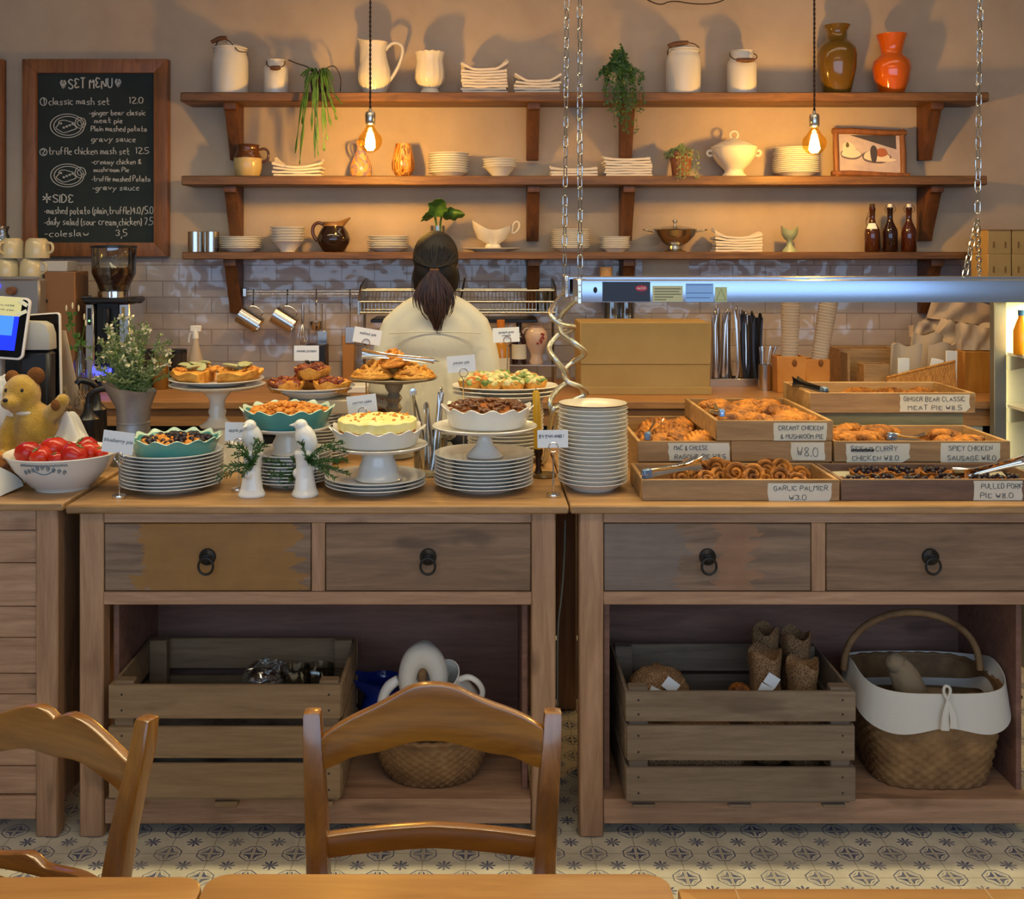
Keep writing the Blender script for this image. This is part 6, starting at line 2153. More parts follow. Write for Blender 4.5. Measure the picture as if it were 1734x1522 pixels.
c, w, h = card(613, 684, D_, 50 * k3(D_), 30 * k3(D_), -.12, 'carrot cake', 'carrot cake card', ring=(614, 697), two='in front of the turned stem')
typed(c, 'carrot cake', .0125, .006)
c, w, h = card(781, 616, D_, 48 * k3(D_), 28 * k3(D_), -.08, 'pecan pie', 'pecan pie card', ring=(785, 631), two='before the woman\'s shirt')
typed(c, 'pecan pie', .0125, .004)
D_ = 3.655
c, w, h = card(857, 567, D_, 45 * k3(D_), 25 * k3(D_), -.05, 'spinach goat\ncheese', 'spinach goat cheese card', ring=(859, 576), two='above the spinach tarts')
typed(c, 'spinach goat\ncheese', .0105, .004)
D_ = Dc(841)
c, w, h = card(936, 743, D_, 52 * k3(D_), 30 * k3(D_), -.01, 'a handwritten Korean line', 'handwritten Korean card', ring=(937, 757), two='left of the tallest plate stack')
# handwritten Hangul, drawn stroke by stroke
HG = ['o28 r; 04 44; b01 41 41; ', ]
b = MB()


def hs(cx, s, strokes):
    for st in strokes:
        b.tube([(cx + (px_ - 2) * s, -.0006, .006 + (pz - 4) * s * .9) for px_, pz in st], .0007, 4)


s_ = .0021
circ = lambda cx, cz, r: [(cx + r * math.cos(a), cz + r * math.sin(a)) for a in [2 * PI * k / 10 for k in range(11)]]
sq = lambda x0, z0, x1, z1: [(x0, z0), (x0, z1), (x1, z1), (x1, z0), (x0, z0)]
eum = [circ(2, 7, 1), [(0, 5), (4, 5)], [(2, 5), (2, 4.2)], sq(.8, 1, 3.2, 3.4)]
sik = [[(1.2, 7.5), (0, 5)], [(1.2, 7), (2.4, 5)], [(3.6, 8), (3.6, 4)], [(.8, 3.4), (3.4, 3.4), (3.4, 1)]]
man = [sq(0, 4.6, 2, 7.4), [(3, 8), (3, 4)], [(3, 6), (4, 6)], [(.6, 3.4), (.6, 1.4), (3.6, 1.4)]]
ji = [[(0, 7), (2.4, 7), (0, 3)], [(1.2, 5.4), (2.4, 3)], [(3.8, 8), (3.8, 1.5)]]
ma = [sq(0, 3, 2, 6.4), [(3, 8), (3, 1.5)], [(3, 5), (4.2, 5)]]
se = [[(1, 7), (0, 3)], [(1, 6), (2, 3)], [(2, 5), (3, 5)], [(3, 8), (3, 1.5)], [(4, 8), (4, 1.5)]]
yo = [circ(2, 6.6, 1.2), [(1.2, 5), (1.2, 2.5)], [(2.8, 5), (2.8, 2.5)], [(0, 2.5), (4, 2.5)]]
ex = [[(2, 8), (2, 4)], [(2, 2.4), (2, 1.6)]]
xs = -.0345
for k, g in enumerate((eum, sik, None, man, ji, ji, None, ma, se, yo, ex)):
    if g is None:
        xs += .003
        continue
    hs(xs, s_ * .72, g)
    xs += .0072
b.build('handwriting', M['ink'], c)


# --- bird figurines with rosemary
def bird(loc, rz, label, mir):
    b = MB()
    b.lathe([(0, 0), (.036, 0), (.0365, .006), (.030, .02), (.025, .05), (.0225, .08), (.024, .10), (.028, .115), (.024, .124), (0, .122)], 32, fn=lambda a, i, r, z: (r * (1 + .05 * math.sin(3 * a + 40 * z)), z))
    b.ell((mir * .024, .0, .09), (.012, .011, .014), 14, 10)
    b.ell((-mir * .022, -.004, .062), (.010, .010, .013), 14, 10)
    b.ell((0, 0, 0), (.0285, .026, .044), 24, 16, M=rot(0, -.35, 0, (.004, 0, .152)))
    b.ell((-.010, 0, .190), (.0185, .017, .017), 20, 14)
    b.ell((-.002, 0, .172), (.020, .019, .022), 20, 12)
    b.tube([(-.022, 0, .192), (-.034, 0, .190), (-.044, 0, .1895)], [.0072, .0042, .0012], 10)
    b.tube([(.018, 0, .13), (.030, 0, .10), (.033, 0, .07)], [.013, .010, .006], 10)
    me = organic(b, 'figurine', M['china'], .0022, 5)
    t = thing('bird_figurine', label, 'figurine', loc, rz, 'white bird figurines')
    put('figurine', me, t)
    e = MB()
    for s__ in (-1, 1):
        e.ell((-.019, s__ * .0135, .194), .0016, 8, 6)
    e.build('eyes', mat('pale_grey_glaze', C(150, 150, 148), .3), t)
    return t


DBD = 2.94
bird(at(427, DBD, ZC0), 1.15, 'white porcelain bird on a stump turned towards the viewer, left one', 1)
bird(at(516, DBD, ZC0), 0.0, 'white porcelain bird on a stump in profile facing left, right one', 1)


def sprig(b, p0, p1, n, ln, seed, sag=.0):
    rng = random.Random(seed)
    p0, p1 = Vector(p0), Vector(p1)
    mid = (p0 + p1) / 2 + Vector((rng.uniform(-.01, .01), rng.uniform(-.01, .01), .02 - sag))
    q = chaikin([p0, mid, p1], 3)
    b.tube(q, .0011, 4)
    d = (p1 - p0).normalized()
    for k in range(n):
        f = k / n
        c = q[min(int(f * len(q)), len(q) - 1)]
        a = rng.uniform(0, 6.28)
        u = d.orthogonal().normalized()
        w = d.cross(u)
        o = (u * math.cos(a) + w * math.sin(a)) * .8 + d * .6
        o = o.normalized() * ln * rng.uniform(.7, 1.2)
        s__ = o.cross(Vector((0, 1, .3))).normalized() * .0013
        b.add([c + s__, c + o * .6 + s__ * .9, c + o, c + o * .6 - s__ * .9, c - s__], [(0, 1, 2, 3, 4)])


for i, (c, D, lab, ends) in enumerate(((427, 2.905, 'rosemary sprigs standing at the left bird figurine', [(-42, 752), (-30, 770), (-50, 790), (-20, 800), (18, 752), (10, 760), (-58, 806), (-36, 785), (-25, 755), (8, 745)]),
                                    (500, 2.99, 'rosemary sprigs spread between the two bird figurines', [(-40, 790), (-30, 805), (-10, 810), (5, 800), (-55, 778), (-5, 775), (-20, 820), (-45, 800)]),
                                    (520, 2.905, 'rosemary sprigs fanning right of the right bird figurine', [(40, 755), (60, 760), (62, 775), (50, 792), (66, 800), (42, 805), (-12, 750), (55, 748), (48, 778), (30, 790)]))):
    b = MB()
    zc_ = (775, 790, 768)[i]
    base = Pt(c, zc_ + 12, D)
    for k, (dx, py) in enumerate(ends):
        for q in range(2):
            e = Pt(c + dx + q * 5, py + 4 * q, D - .02 * (k % 3) + .012 * q)
            sprig(b, (0, 0, 0), e - base, 26, .013, k * 5 + i * 91 + q, .02 if py > zc_ else 0)
    # cut stems reach the counter so the bunch stands
    b.tube(chaikin([(0, 0, 0), (.0, .05, -(base.z - ZC0) * .3), (.0, .075, -(base.z - ZC0) + .002)], 2), .0016, 5)
    o = b.build('rosemary_bunch', M['darkleaf'], None, base, recalc=False)
    tag(o, lab, 'herb', 'rosemary bunches')

# --- zinc pitcher of wild flowers
DZ = 3.36
t = thing('zinc_pitcher', 'grey zinc pitcher with flared lip holding white wildflowers', 'pitcher', at(226, DZ, ZC0))
hz_ = Z(656, DZ) - ZC0
MB().lathe([(0, .003), (.074, 0), (.076, .004), (.066, .03), (.052, .09), (.049, .13), (.0505, .131), (.0505, .136), (.049, .137), (.052, .18), (.066, hz_ - .01), (.070, hz_), (.066, hz_ - .004), (.050, .18), (.047, .12), (.06, .04), (0, .02)], 48,
           fn=lambda a, i, r, z: (r + (.034 * max(0, math.cos(a - PI)) ** 5 if i in (10, 11, 12) else 0), z + (.030 * max(0, math.cos(a - PI)) ** 3 - .012 * max(0, math.cos(a)) if i in (10, 11, 12) else 0))).build('pitcher_body', M['zinc'], t, angle=50)
fl = thing('wildflowers', 'bunch of wispy white wildflowers and green stems in the zinc pitcher', 'flowers', at(226, DZ, ZC0 + .08))
rng = random.Random(77)
st, lv, pt = MB(), MB(), MB()
z8 = hz_ - .08
for k in range(110):
    a = rng.uniform(0, 2 * PI)
    sp = rng.uniform(.1, 1.0)
    tip = Vector((.155 * sp * math.cos(a) - .012, .10 * sp * math.sin(a), z8 + .02 + rng.uniform(.0, .17) * (1.25 - .5 * sp)))
    if k % 11 == 0:
        tip.z += .05
        tip.x *= 1.1
    q = chaikin([(rng.uniform(-.02, .02), rng.uniform(-.02, .02), 0), (.3 * tip.x, .3 * tip.y, z8), (.75 * tip.x, .75 * tip.y, z8 + .6 * (tip.z - z8) + .01), tip], 2)
    st.tube(q, .0009, 4)
    for c in q[3:]:
        for r_ in range(3):
            d = Vector((rng.uniform(-1, 1), rng.uniform(-1, 1), rng.uniform(-.2, .9))).normalized() * rng.uniform(.008, .022)
            s__ = d.cross(Vector((.2, 1, .1))).normalized() * .0026
            lv.add([c, c + d * .5 + s__, c + d, c + d * .5 - s__], [(0, 1, 2, 3)])
    if k % 2 == 0:
        for r_ in range(6):
            d = Vector((rng.uniform(-1, 1), rng.uniform(-1, .6), rng.uniform(-.5, 1))).normalized() * rng.uniform(.010, .020)
            s__ = d.cross(Vector((.2, 1, .1))).normalized() * .0042
            pt.add([tip, tip + d * .6 + s__, tip + d, tip + d * .6 - s__], [(0, 1, 2, 3)])
st.build('stems', M['greenleaf'], fl)
lv.build('leaves', M['paleleaf'], fl, recalc=False)['kind'] = 'stuff'
pt.build('petals', mat('cream_petals', C(228, 214, 168), .6), fl, recalc=False)['kind'] = 'stuff'
# ------------------------------------------------------------------ left end of the front counter
def rrect(w, h, r, n=6):
    pts = []
    for sx, sz, a0 in ((1, 1, 0), (-1, 1, 90), (-1, -1, 180), (1, -1, 270)):
        for k in range(n + 1):
            a = math.radians(a0 + 90 * k / n)
            pts.append((sx * (w - r) + r * math.cos(a), sz * (h - r) + r * math.sin(a)))
    return pts


DTB = 3.47
kk = DTB / F
t = thing('tablet', 'white rimmed tablet with bright blue screen and taped note', 'tablet', Pt(-28, 552, DTB), (math.radians(-10), math.radians(4), 0))
w, h = 74 * kk, 53 * kk
MB().prism(rrect(w, h, .018), 0, .010).build('case', mat('white_plastic', C(222, 214, 206), .4), t, bevel=.002)
MB().prism(rrect(w - .007, h - .007, .013), -.0012, -.0001).build('bezel', M['blackglass'], t)
MB().box(-w + .02, w - .030, -.0022, -.0013, -h + .028, h - .012, 0).build('screen', mat('blue_screen', C(10, 20, 230), .2, emit=(.01, .03, 1.0), es=1.4), t)
MB().box(w - .10, w - .045, -.0026, -.0023, -h + .075, h - .06, 0).build('screen_window', mat('pale_blue_window', C(60, 120, 250), .3, emit=(.05, .22, 1.0), es=.9), t)
MB().box(-w * .2, w - .026, -.0034, -.0027, h - .062, h - .002, 0).build('taped_note', mat('yellow_note', C(232, 228, 170), .7), t)
for (a0, a1, rz_) in ((w - .034, w - .008, .5), (w - .032, w - .006, -.5)):
    MB().box(-.016, .016, -.0004, 0, -.006, .006, 0).build('tape_strip', mat('pale_tape', C(226, 224, 196), .6), t, (w - .022, -.0036, h - (.018 if rz_ > 0 else .05)), (0, rz_, 0))
b = MB()
write(b, 'menu note', w - .115, w - .05, h - .030, .006, -.0037, .0005, 4)
write(b, 'thank you', w - .115, w - .05, h - .044, .006, -.0037, .0005, 6)
b.build('note_writing', M['ink'], t)
MB().box(-.05, .05, .012, .05, -(Z(552, DTB) - ZC0), -.02, .006).build('stand', M['greyplastic'], t).rotation_euler = (math.radians(10), math.radians(-4), 0)

DT3 = 3.58
kk = DT3 / F
t = thing('tablet_stand', 'black screened white rimmed terminal standing behind the blue tablet', 'terminal', Pt(72, 606, DT3), (math.radians(-8), math.radians(-4), 0))
w, h = 31 * kk, 76 * kk
MB().prism(rrect(w, h, .012), 0, .012).build('case', mat('white_plastic', None), t, bevel=.002)
MB().prism(rrect(w - .005, h - .005, .009), -.0012, -.0001).build('screen', M['blackglass'], t)
MB().box(-.04, .04, .013, .07, -(Z(606, DT3) - ZC0), -.06, .005).build('foot', M['greyplastic'], t).rotation_euler = (math.radians(8), math.radians(4), 0)
t = thing('receipt_printer', 'rounded grey topped black receipt printer in front of the dark terminal', 'printer', at(66, 3.52, ZC0))
k = 3.52 / F
hz = lambda py: Z(py, 3.52) - ZC0
body = [(-.055, 0), (.045, 0), (.047, hz(592)), (-.055, hz(592))]
MB().box(-.055, .046, -.03, .03, 0, hz(592), .012).build('printer_body', M['blackplastic'], t)
MB().prism([(-.056, hz(592) + .001), (.047, hz(592) + .001), (.045, hz(565)), (.036, hz(550)), (.015, hz(544)), (-.056, hz(543))], -.032, .030).build('printer_head', mat('pale_grey_plastic', C(176, 172, 160), .4), t, bevel=.005)

M['plasticbag'] = mat('white_plastic_bag', C(212, 208, 200), .45, bump=.5, bs=16, bd=.01)
b = MB()
b.ell((0, 0, .12), (.075, .06, .12), 40, 24, .16, 4, 2)
o = b.build('plastic_bag', M['plasticbag'], None, at(8, 3.39, ZC0 + .004), angle=80)
o.scale = (1, .6, 1.12)
tag(o, 'crumpled white plastic bag below the blue tablet', 'bag')
# beige paper cone bag with dried twigs
t = thing('dried_twig_bag', 'beige paper sleeve with dried twigs beside the dark terminal', 'bag', at(120, 3.64, ZC0))
zb0 = Z(560, 3.64) - ZC0
MB().surf(lambda u, v: (-.045 + .03 * v + (u - .5) * (.05 + .05 * v), .01 * math.sin(5 * u) + .02, zb0 - (zb0 - .10) * v * (.78 + .12 * u)), 10, 8, thick=.006).build('sleeve', mat('beige_paper', C(182, 162, 136), .8), t)
b = MB()
rng = random.Random(6)
for k in range(16):
    x = rng.uniform(-.04, .05)
    b.tube(chaikin([(x * .3, .03, .001), (x * .6, .03, .09), (x + rng.uniform(-.02, .02), .01, .14), (x + rng.uniform(-.03, .03), -.01, .19 + rng.uniform(-.03, .03))], 2), .0018, 5)
b.build('twigs', mat('dry_twig', C(176, 156, 120), .8), t)

# teddy bear
t = thing('teddy_bear', 'worn yellow teddy bear sitting behind the tomato bowl, one arm raised', 'teddy bear', at(58, 3.29, ZC0), -.12)
s = 3.29 / F
P = lambda px, py, dy=0: ((px - 58) * s, dy, Z(py, 3.29) - ZC0)
b = MB()
b.ell(P(60, 728, 0), (.068, .055, .085), 28, 20)
b.ell(P(57, 765, 0), (.066, .06, .05), 24, 16)
b.ell(P(39, 668, -.01), (.056, .050, .062), 28, 20)
b.ell(P(34, 678, -.055), (.030, .028, .022), 20, 14)
b.ell(P(46, 690, 0), (.04, .038, .04), 18, 12)
b.tube([P(88, 703, -.005), P(102, 692, -.02), P(118, 676, -.035)], [.028, .026, .020], 12)
b.ell(P(119, 675, -.036), (.021, .02, .022), 14, 10)
b.tube([P(26, 708, -.01), P(19, 735, -.03), P(24, 765, -.05)], [.026, .027, .020], 12)
b.ell(P(24, 765, -.05), (.021, .02, .022), 14, 10)
for px in (34, 88):
    b.tube([P(px, 782, 0), (P(px, 790)[0] * 1.35, -.065, .030)], [.036, .032], 14)
    b.ell((P(px, 790)[0] * 1.37, -.082, .038), (.030, .022, .036), 16, 12)
me = organic(b, 'bear_body', mat('yellow_plush', C(176, 132, 34), .95, col2=C(206, 164, 58), ns=22, bump=1, bs=240, bd=.006, sheen=.4), .0045, 5)
put('bear_body', me, t)
brown = mat('brown_plush', C(112, 66, 26), .95, col2=C(140, 88, 36), ns=22, bump=1, bs=240, bd=.006)
MB().ell(P(61, 636, 0), (.028, .014, .026), 20, 14).build('ear', brown, t)
MB().ell(P(15, 640, .01), (.022, .014, .022), 20, 14).build('ear', brown, t)
MB().ell(P(33, 672, -.083), (.008, .006, .006), 12, 8).build('nose', M['ink'], t)
for px in (24, 52):
    MB().ell(P(px, 658, -.050), (.0055, .005, .0065), 12, 8).build('eye', M['ink'], t)
MB().ell(P(112, 681, -.053), (.015, .006, .017), 14, 10).build('paw_pad', brown, t)
MB().tube([(P(52, 698)[0] + .040 * math.cos(a), .0 + .040 * math.sin(a), P(52, 697)[2]) for a in [2 * PI * k / 24 for k in range(24)]], .006, 8, True).build('neck_ribbon', M['linen'], t)

t = thing('green_bowl', 'pale green bowl holding a crumpled white cloth beside the teddy bear', 'bowl', at(142, 3.24, ZC0))
MB().lathe([(0, .003), (.035, 0), (.04, .006), (.066, .05), (.069, .06), (.066, .06), (.06, .045), (.03, .01), (0, .01)], 40).build('bowl_body', mat('mint_glaze', C(140, 170, 138), .3, coat=.2), t)
b = MB()
b.surf(lambda u, v: ((u - .5) * .13 + .012 * math.sin(9 * v), (v - .5) * .10, .028 + .12 * math.exp(-((u - .35) ** 2 * 9 + (v - .5) ** 2 * 6)) + .016 * math.sin(14 * u + 3 * v) * math.cos(9 * v)), 30, 22, thick=.003)
o = b.build('crumpled_cloth', M['linen'], None, at(134, 3.25, ZC0 + .034), angle=80)
tag(o, 'crumpled white cloth heaped in the pale green bowl', 'cloth')
# black pump tops on the counter behind
for i, (px, D, hh_) in enumerate(((150, 3.52, .17), (163, 3.60, .19))):
    t = thing('pump_dispenser', ('black pump dispenser nearer the teddy bear', 'black pump dispenser touching the zinc pitcher')[i], 'dispenser', at(px, D, ZC0), .3, 'black pump dispensers')
    MB().lathe([(0, 0), (.032, 0), (.034, .006), (.034, hh_ - .05), (.016, hh_ - .03), (.012, hh_), (0, hh_)], 28).build('dispenser_body', M['blackplastic'], t)
    MB().tube(chaikin([(0, 0, hh_ - .004), (0, 0, hh_ + .03), (.05 - .1 * i, -.01, hh_ + .05), (.07 - .13 * i, -.012, hh_ + .035)], 2), .010, 10).build('pump_spout', M['blackplastic'], t)
# baguette and cloth at the left edge
DBG = 3.02
b = MB()
b.ell((0, 0, 0), (.17, .034, .03), 40, 16, .04, 5, 1)
o = b.build('baguette', M['bread'], None, (X(-42, DBG), DBG, Z(762, DBG)), (0, math.radians(28), 0), angle=80)
tag(o, 'baguette sticking out of a white cloth at the left edge', 'bread')
b = MB()
b.surf(lambda u, v: (X(-90, 2.96) + (X(34, 2.96) - X(-90, 2.96)) * u * (1 - .12 * v), 2.98 - .07 * v + .018 * math.sin(11 * u) * v, ZC0 + .004 + (1 - v) ** .7 * (.095 * (1 - u) ** .55 + .008) + .006 * math.sin(16 * u) * v + .006), 34, 14, thick=.002)
b.surf(lambda u, v: (X(-90, 2.96) + (X(20, 2.96) - X(-90, 2.96)) * u, 2.98 + .13 * v, ZC0 + .010 + (1 - .9 * v ** 2) * (.09 * (1 - u) ** .55 + .006) + .006 * math.sin(9 * u + 5 * v) * v), 30, 10, thick=.002)
o = b.build('bread_cloth', M['linen'], None, angle=80)
tag(o, 'white cloth draped around the baguette left of the tomato bowl', 'cloth')

# ------------------------------------------------------------------ pastry trays on the right counter
TW = .011


def tray(name, x0, x1, y0, y1, z0, z1, label, m_, group='wooden pastry trays', floor_z=None):
    cx, cy = (x0 + x1) / 2, (y0 + y1) / 2
    t = thing(name, label, 'tray', (cx, cy, z0), 0, group)
    w, d, h = (x1 - x0) / 2, (y1 - y0) / 2, z1 - z0
    for nm, a in (('front_side', (-w, w, -d, -d + TW)), ('back_side', (-w, w, d - TW, d)), ('end_side', (-w, -w + TW, -d + TW, d - TW)), ('end_side', (w - TW, w, -d + TW, d - TW))):
        MB().box(a[0], a[1], a[2], a[3], 0, h, .0018).build(nm, m_, t)
    MB().box(-w + TW, w - TW, -d + TW, d - TW, 0, .008 if floor_z is None else floor_z, 0).build('tray_base', m_, t)
    return t, cx, cy


def paper_label(px0, px1, py0, py1, D, lines, label, jag=(.0, .0), scr=False):
    x0, x1, z0, z1 = X(px0, D), X(px1, D), Z(py1, D), Z(py0, D)
    cx, cz = (x0 + x1) / 2, (z0 + z1) / 2
    w, h = (x1 - x0) / 2, (z1 - z0) / 2
    rng = random.Random(int(px0))
    t = thing('paper_label', label, 'label', (cx, D, cz), 0, 'handwritten tray labels')
    left = [(-w + rng.uniform(0, .004) + (jag[0] if k in (0,) else 0), -h + 2 * h * k / 4) for k in range(5)]
    right = [(w - rng.uniform(0, .004) - (jag[1] if k == 0 else 0), -h + 2 * h * k / 4) for k in range(5)]
    MB().prism(left[::1] + right[::-1], -.0008, -.0001).build('label_paper', M['tape'], t)
    b = MB()
    n = len(lines)
    for i, (txt, a0, a1) in enumerate(lines):
        hh_ = 2 * h / n * .52
        zb = h - 2 * h * (i + 1) / n + 2 * h / n * .22
        write(b, txt, -w + 2 * w * a0, -w + 2 * w * a1, zb, hh_, -.0012, .00085, i + int(px0))
    if scr:
        for q in range(5):
            b.tube([(-w + 2 * w * (.08 + .36 * j / 14), -.0014, h * .3 + .005 * math.sin(j * 2.2 + q)) for j in range(15)], .0007, 4)
    b.build('handwriting', M['ink'], t)
    return t


def flaky(kind, seed):
    """mesh of one pastry about 10 cm across"""
    b = MB()
    rng = random.Random(seed)
    if kind == 'lattice':        # round puff pastry with slashed lattice
        b.ell((0, 0, .022), (.052, .046, .026), 36, 16, .05, 4, seed)
        for k in range(-3, 4):
            b.tube([(k * .014 - .012, -.038 * math.sqrt(max(0, 1 - (k / 4) ** 2)), .030), (k * .013, 0, .050 - .0012 * k * k), (k * .014 + .012, .038 * math.sqrt(max(0, 1 - (k / 4) ** 2)), .030)], [.004, .0065, .004], 7)
    elif kind == 'twist':        # folded layered pastry
        for k in range(6):
            f = (k - 2.5) / 2.5
            b.ell((0, 0, 0), (.017, .040 * (1 - .3 * f * f), .024 * (1 - .35 * f * f)), 16, 12, .12, 3, seed + k, M=rot(rng.uniform(-.2, .2), rng.uniform(-.2, .2), .5, (f * .042, rng.uniform(-.006, .006), .026)))
        b.ell((0, 0, .018), (.056, .034, .018), 24, 12, .08, 3, seed)
    elif kind == 'palmier':      # two facing spirals
        for s_ in (-1, 1):
            pts = []
            for k in range(34):
                a = k * .34
                r = .026 - .0007 * k
                pts.append((s_ * (.024 - r * math.cos(a)), 0, .030 + r * math.sin(a)))
            b.tube(pts, .0068, 7, M=Matrix.Diagonal((1, 1.5, 1, 1)))
        b.ell((0, 0, .016), (.02, .010, .018), 12, 8)
    elif kind == 'ring':         # tartlet ring
        b.lathe([(0, 0), (.042, 0), (.052, .022), (.054, .030), (.046, .030), (.040, .020), (0, .018)], 32, fn=lambda a, i, r, z: (r * (1 + .06 * math.sin(6 * a + seed)), z + .003 * math.sin(9 * a)))
    else:                        # long puff, croissant like
        for k in range(7):
            f = (k - 3) / 3
            b.ell((0, 0, 0), (.016, .026 * (1 - .55 * f * f), .022 * (1 - .55 * f * f)), 14, 10, .08, 3, seed + k, M=rot(0, 0, .35, (f * .052, -.010 * f * f, .018)))
    return b


FL = {}


HALF = {'lattice': .054, 'twist': .060, 'palmier': .050, 'ring': .056, 'puff': .070}
BOUND = [None]


def pastry(kind, loc, rz, label, name, group, m_, seed=0, scale=1, top=None):
    if BOUND[0]:
        x0, x1, y0, y1 = BOUND[0]
        hf = HALF[kind] * scale + TW + .004
        loc = (min(max(loc[0], x0 + hf), x1 - hf), min(max(loc[1], y0 + hf * .9), y1 - hf * .9), loc[2])
    key = (kind, seed % 3, m_.name)
    if key not in FL:
        FL[key] = flaky(kind, seed % 3 + 1).mesh(name, m_, angle=70)
    if top is None:
        o = put(name, FL[key], None, loc, rz)
        tag(o, label, 'pastry', group)
    else:
        o = thing(name, label, 'pastry', loc, rz, group)
        put('crust', FL[key], o)
        top(o)
    o.scale = (scale,) * 3
    return o


D1 = 2.88
zt1 = Z(812, D1)
x_a, x_b = X(1087, D1), X(1422, D1)
tray('pastry_tray', x_a, x_b, D1, 3.11, ZC0, zt1, 'front wooden tray of garlic palmiers', M['traywood'])
paper_label(1299, 1409, 818, 850, D1, (('GARLIC PALMIER', .10, .93), ('~3.0', .34, .60)), 'handwritten label reading GARLIC PALMIER on the front left tray', (.004, .008))
BOUND[0] = (x_a, x_b, D1, 3.11)
rng = random.Random(12)
for i, (px, dy, z_, rr) in enumerate(((1170, .05, .0, .4), (1205, .10, .016, -.3), (1219, .05, .004, 1.1), (1250, .12, 0, .2), (1262, .06, .012, -.5), (1290, .05, .0, .9), (1318, .09, .020, .3), (1332, .045, .0, -.8), (1350, .12, 0, .5), (1186, .14, .01, .1), (1230, .16, 0, 1.2), (1300, .16, .0, .6))):
    pastry('palmier', (X(px, D1 + dy), D1 + dy + .012, ZC0 + .012 + z_), (-.35 + rng.uniform(-.3, .2), rng.uniform(-.3, .3), rr * .5), f'garlic palmier in the front left tray, {nleft(i, 12) if i < 12 else ""}'.replace('second', 'second'), 'garlic_palmier', 'garlic palmiers', M['bread'], i, 1.06)
x_c = X(1736 + 40, D1)
tray('pastry_tray', x_b + .004, x_c, D1 + .002, 3.11, ZC0, zt1, 'dark brown front wooden tray of berry topped pork tarts', M['traydark'])
o = MB().surf(lambda u, v: (x_b + .02 + (x_c - x_b - .04) * u, 2.90 + .20 * v, ZC0 + .010 + .05 * max(0, v - .55) + .012 * (max(0, .2 - u) + max(0, u - .8)) + .002 * math.sin(20 * u + 5 * v)), 30, 8, thick=.0006).build('baking_paper', mat('waxed_paper', C(214, 208, 188), .5, bump=.3, bs=20))
tag(o, 'white baking paper lining the dark front tray', 'paper')
paper_label(1648, 1732, 814, 847, D1 + .002, (('PULLED PORK', .16, .98), ('PIE ~8.0', .14, .80)), 'handwritten label reading PULLED PORK PIE on the dark tray', (.0, .0))


BOUND[0] = (x_b + .004, x_c, D1, 3.11)


def berries(o):
    b = MB()
    rng2 = random.Random(o.name.__hash__() % 50)
    for k in range(13):
        a, q = k * 2.4, .036 * math.sqrt(((k * 7) % 13) / 13)
        b.ell((q * math.cos(a), q * math.sin(a), .026 + .008 * (1 - (q / .04) ** 2) + .003 * (k % 3)), .0074, 8, 6, .15, 3, k)
    b.build('berry_topping', M['berry'], o)


for i, (px, dy, rr) in enumerate(((1443, .06, 0), (1500, .07, 1), (1552, .06, .4), (1608, .07, 2), (1470, .15, .3), (1530, .15, 1.4), (1585, .15, .6), (1668, .08, .2), (1720, .07, .9))):
    pastry('ring', (X(px, D1 + dy), D1 + dy + .012, ZC0 + .014 + (.006 if dy > .1 else 0)), rr, ('pulled pork tart with black topping, ' + (f'front row of the dark tray, {nleft((0, 1, 2, 3, 0, 0, 0, 4, 5)[i], 6)}' if dy < .1 else f'back row of the dark tray, {nleft(i - 4, 3)}')), 'pulled_pork_tart', 'pulled pork tarts', M['bread'], i, .9, berries)

D2r = 3.14
zt2, zb2 = Z(747, D2r), Z(782, D2r)
# risers under the second row
o = MB().box(X(1078, D2r) + .004, X(1405, D2r), D2r + .004, 3.66, ZC0, zb2 - .0005, .002).build('wooden_riser', M['traywood'])
tag(o, 'low wooden riser under the mac and cheese and mushroom pie trays', 'riser')
o = MB().box(X(1410, D2r), X(1708, D2r), D2r + .004, 3.44, ZC0, zb2 - .0005, .002).build('wooden_riser', M['traywood'])
tag(o, 'low wooden riser under the curry chicken tray', 'riser')
xm0, xm1 = X(1080, D2r), X(1237.5, D2r)
tray('pastry_tray', xm0, xm1, D2r, 3.63, zb2, zt2, 'narrow wooden tray of mac and cheese pies behind the tall plate stack', M['traywood'])
paper_label(1131, 1236, 750, 780, D2r, (('MAC & CHEESE', .10, .64), ('RAGOUT PIE ~8.5', .11, .93)), 'handwritten label reading MAC & CHEESE RAGOUT PIE', (.0, .0))
BOUND[0] = (xm0, xm1, D2r, 3.63)
for i, (px, D, z_, rr) in enumerate(((1095, 3.24, 0, .2), (1140, 3.24, 0, 1.2), (1190, 3.23, 0, .5), (1100, 3.36, .0, .8), (1143, 3.37, .0, .1), (1110, 3.49, 0, .4), (1150, 3.5, 0, 1.0))):
    pastry('lattice', (X(px, D), D, zb2 + .014 + z_), (RNG.uniform(-.1, .1), RNG.uniform(-.1, .1), rr), f'glazed mac and cheese pie, {("nearest row " + nleft(i, 3)) if i < 3 else ("middle row " + ("left", "right")[i - 3]) if i < 5 else ("far row " + ("left", "right")[i - 5])} in the narrow tray', 'macaroni_pie', 'mac and cheese pies', M['bread'], i, 1.15)
xc0, xc1 = X(1238.5, D2r), X(1409, D2r)
tray('pastry_tray', xc0, xc1, D2r, 3.63, zb2, zt2, 'wooden tray carrying the creamy chicken tray stacked on top of it', M['traywood'])
paper_label(1338, 1398, 749, 779, D2r, (('~8.0', .2, .78),), 'handwritten price label of 8.0 below the mushroom pie label', (.004, .0))
xk0 = X(1213, D2r)
zt3 = Z(712, D2r)
tray('pastry_tray', xk0, xc1 + .003, D2r, 3.63, zt2 + .0005, zt3, 'upper wooden tray of creamy chicken mushroom pies, stacked on another tray', M['traywood'])
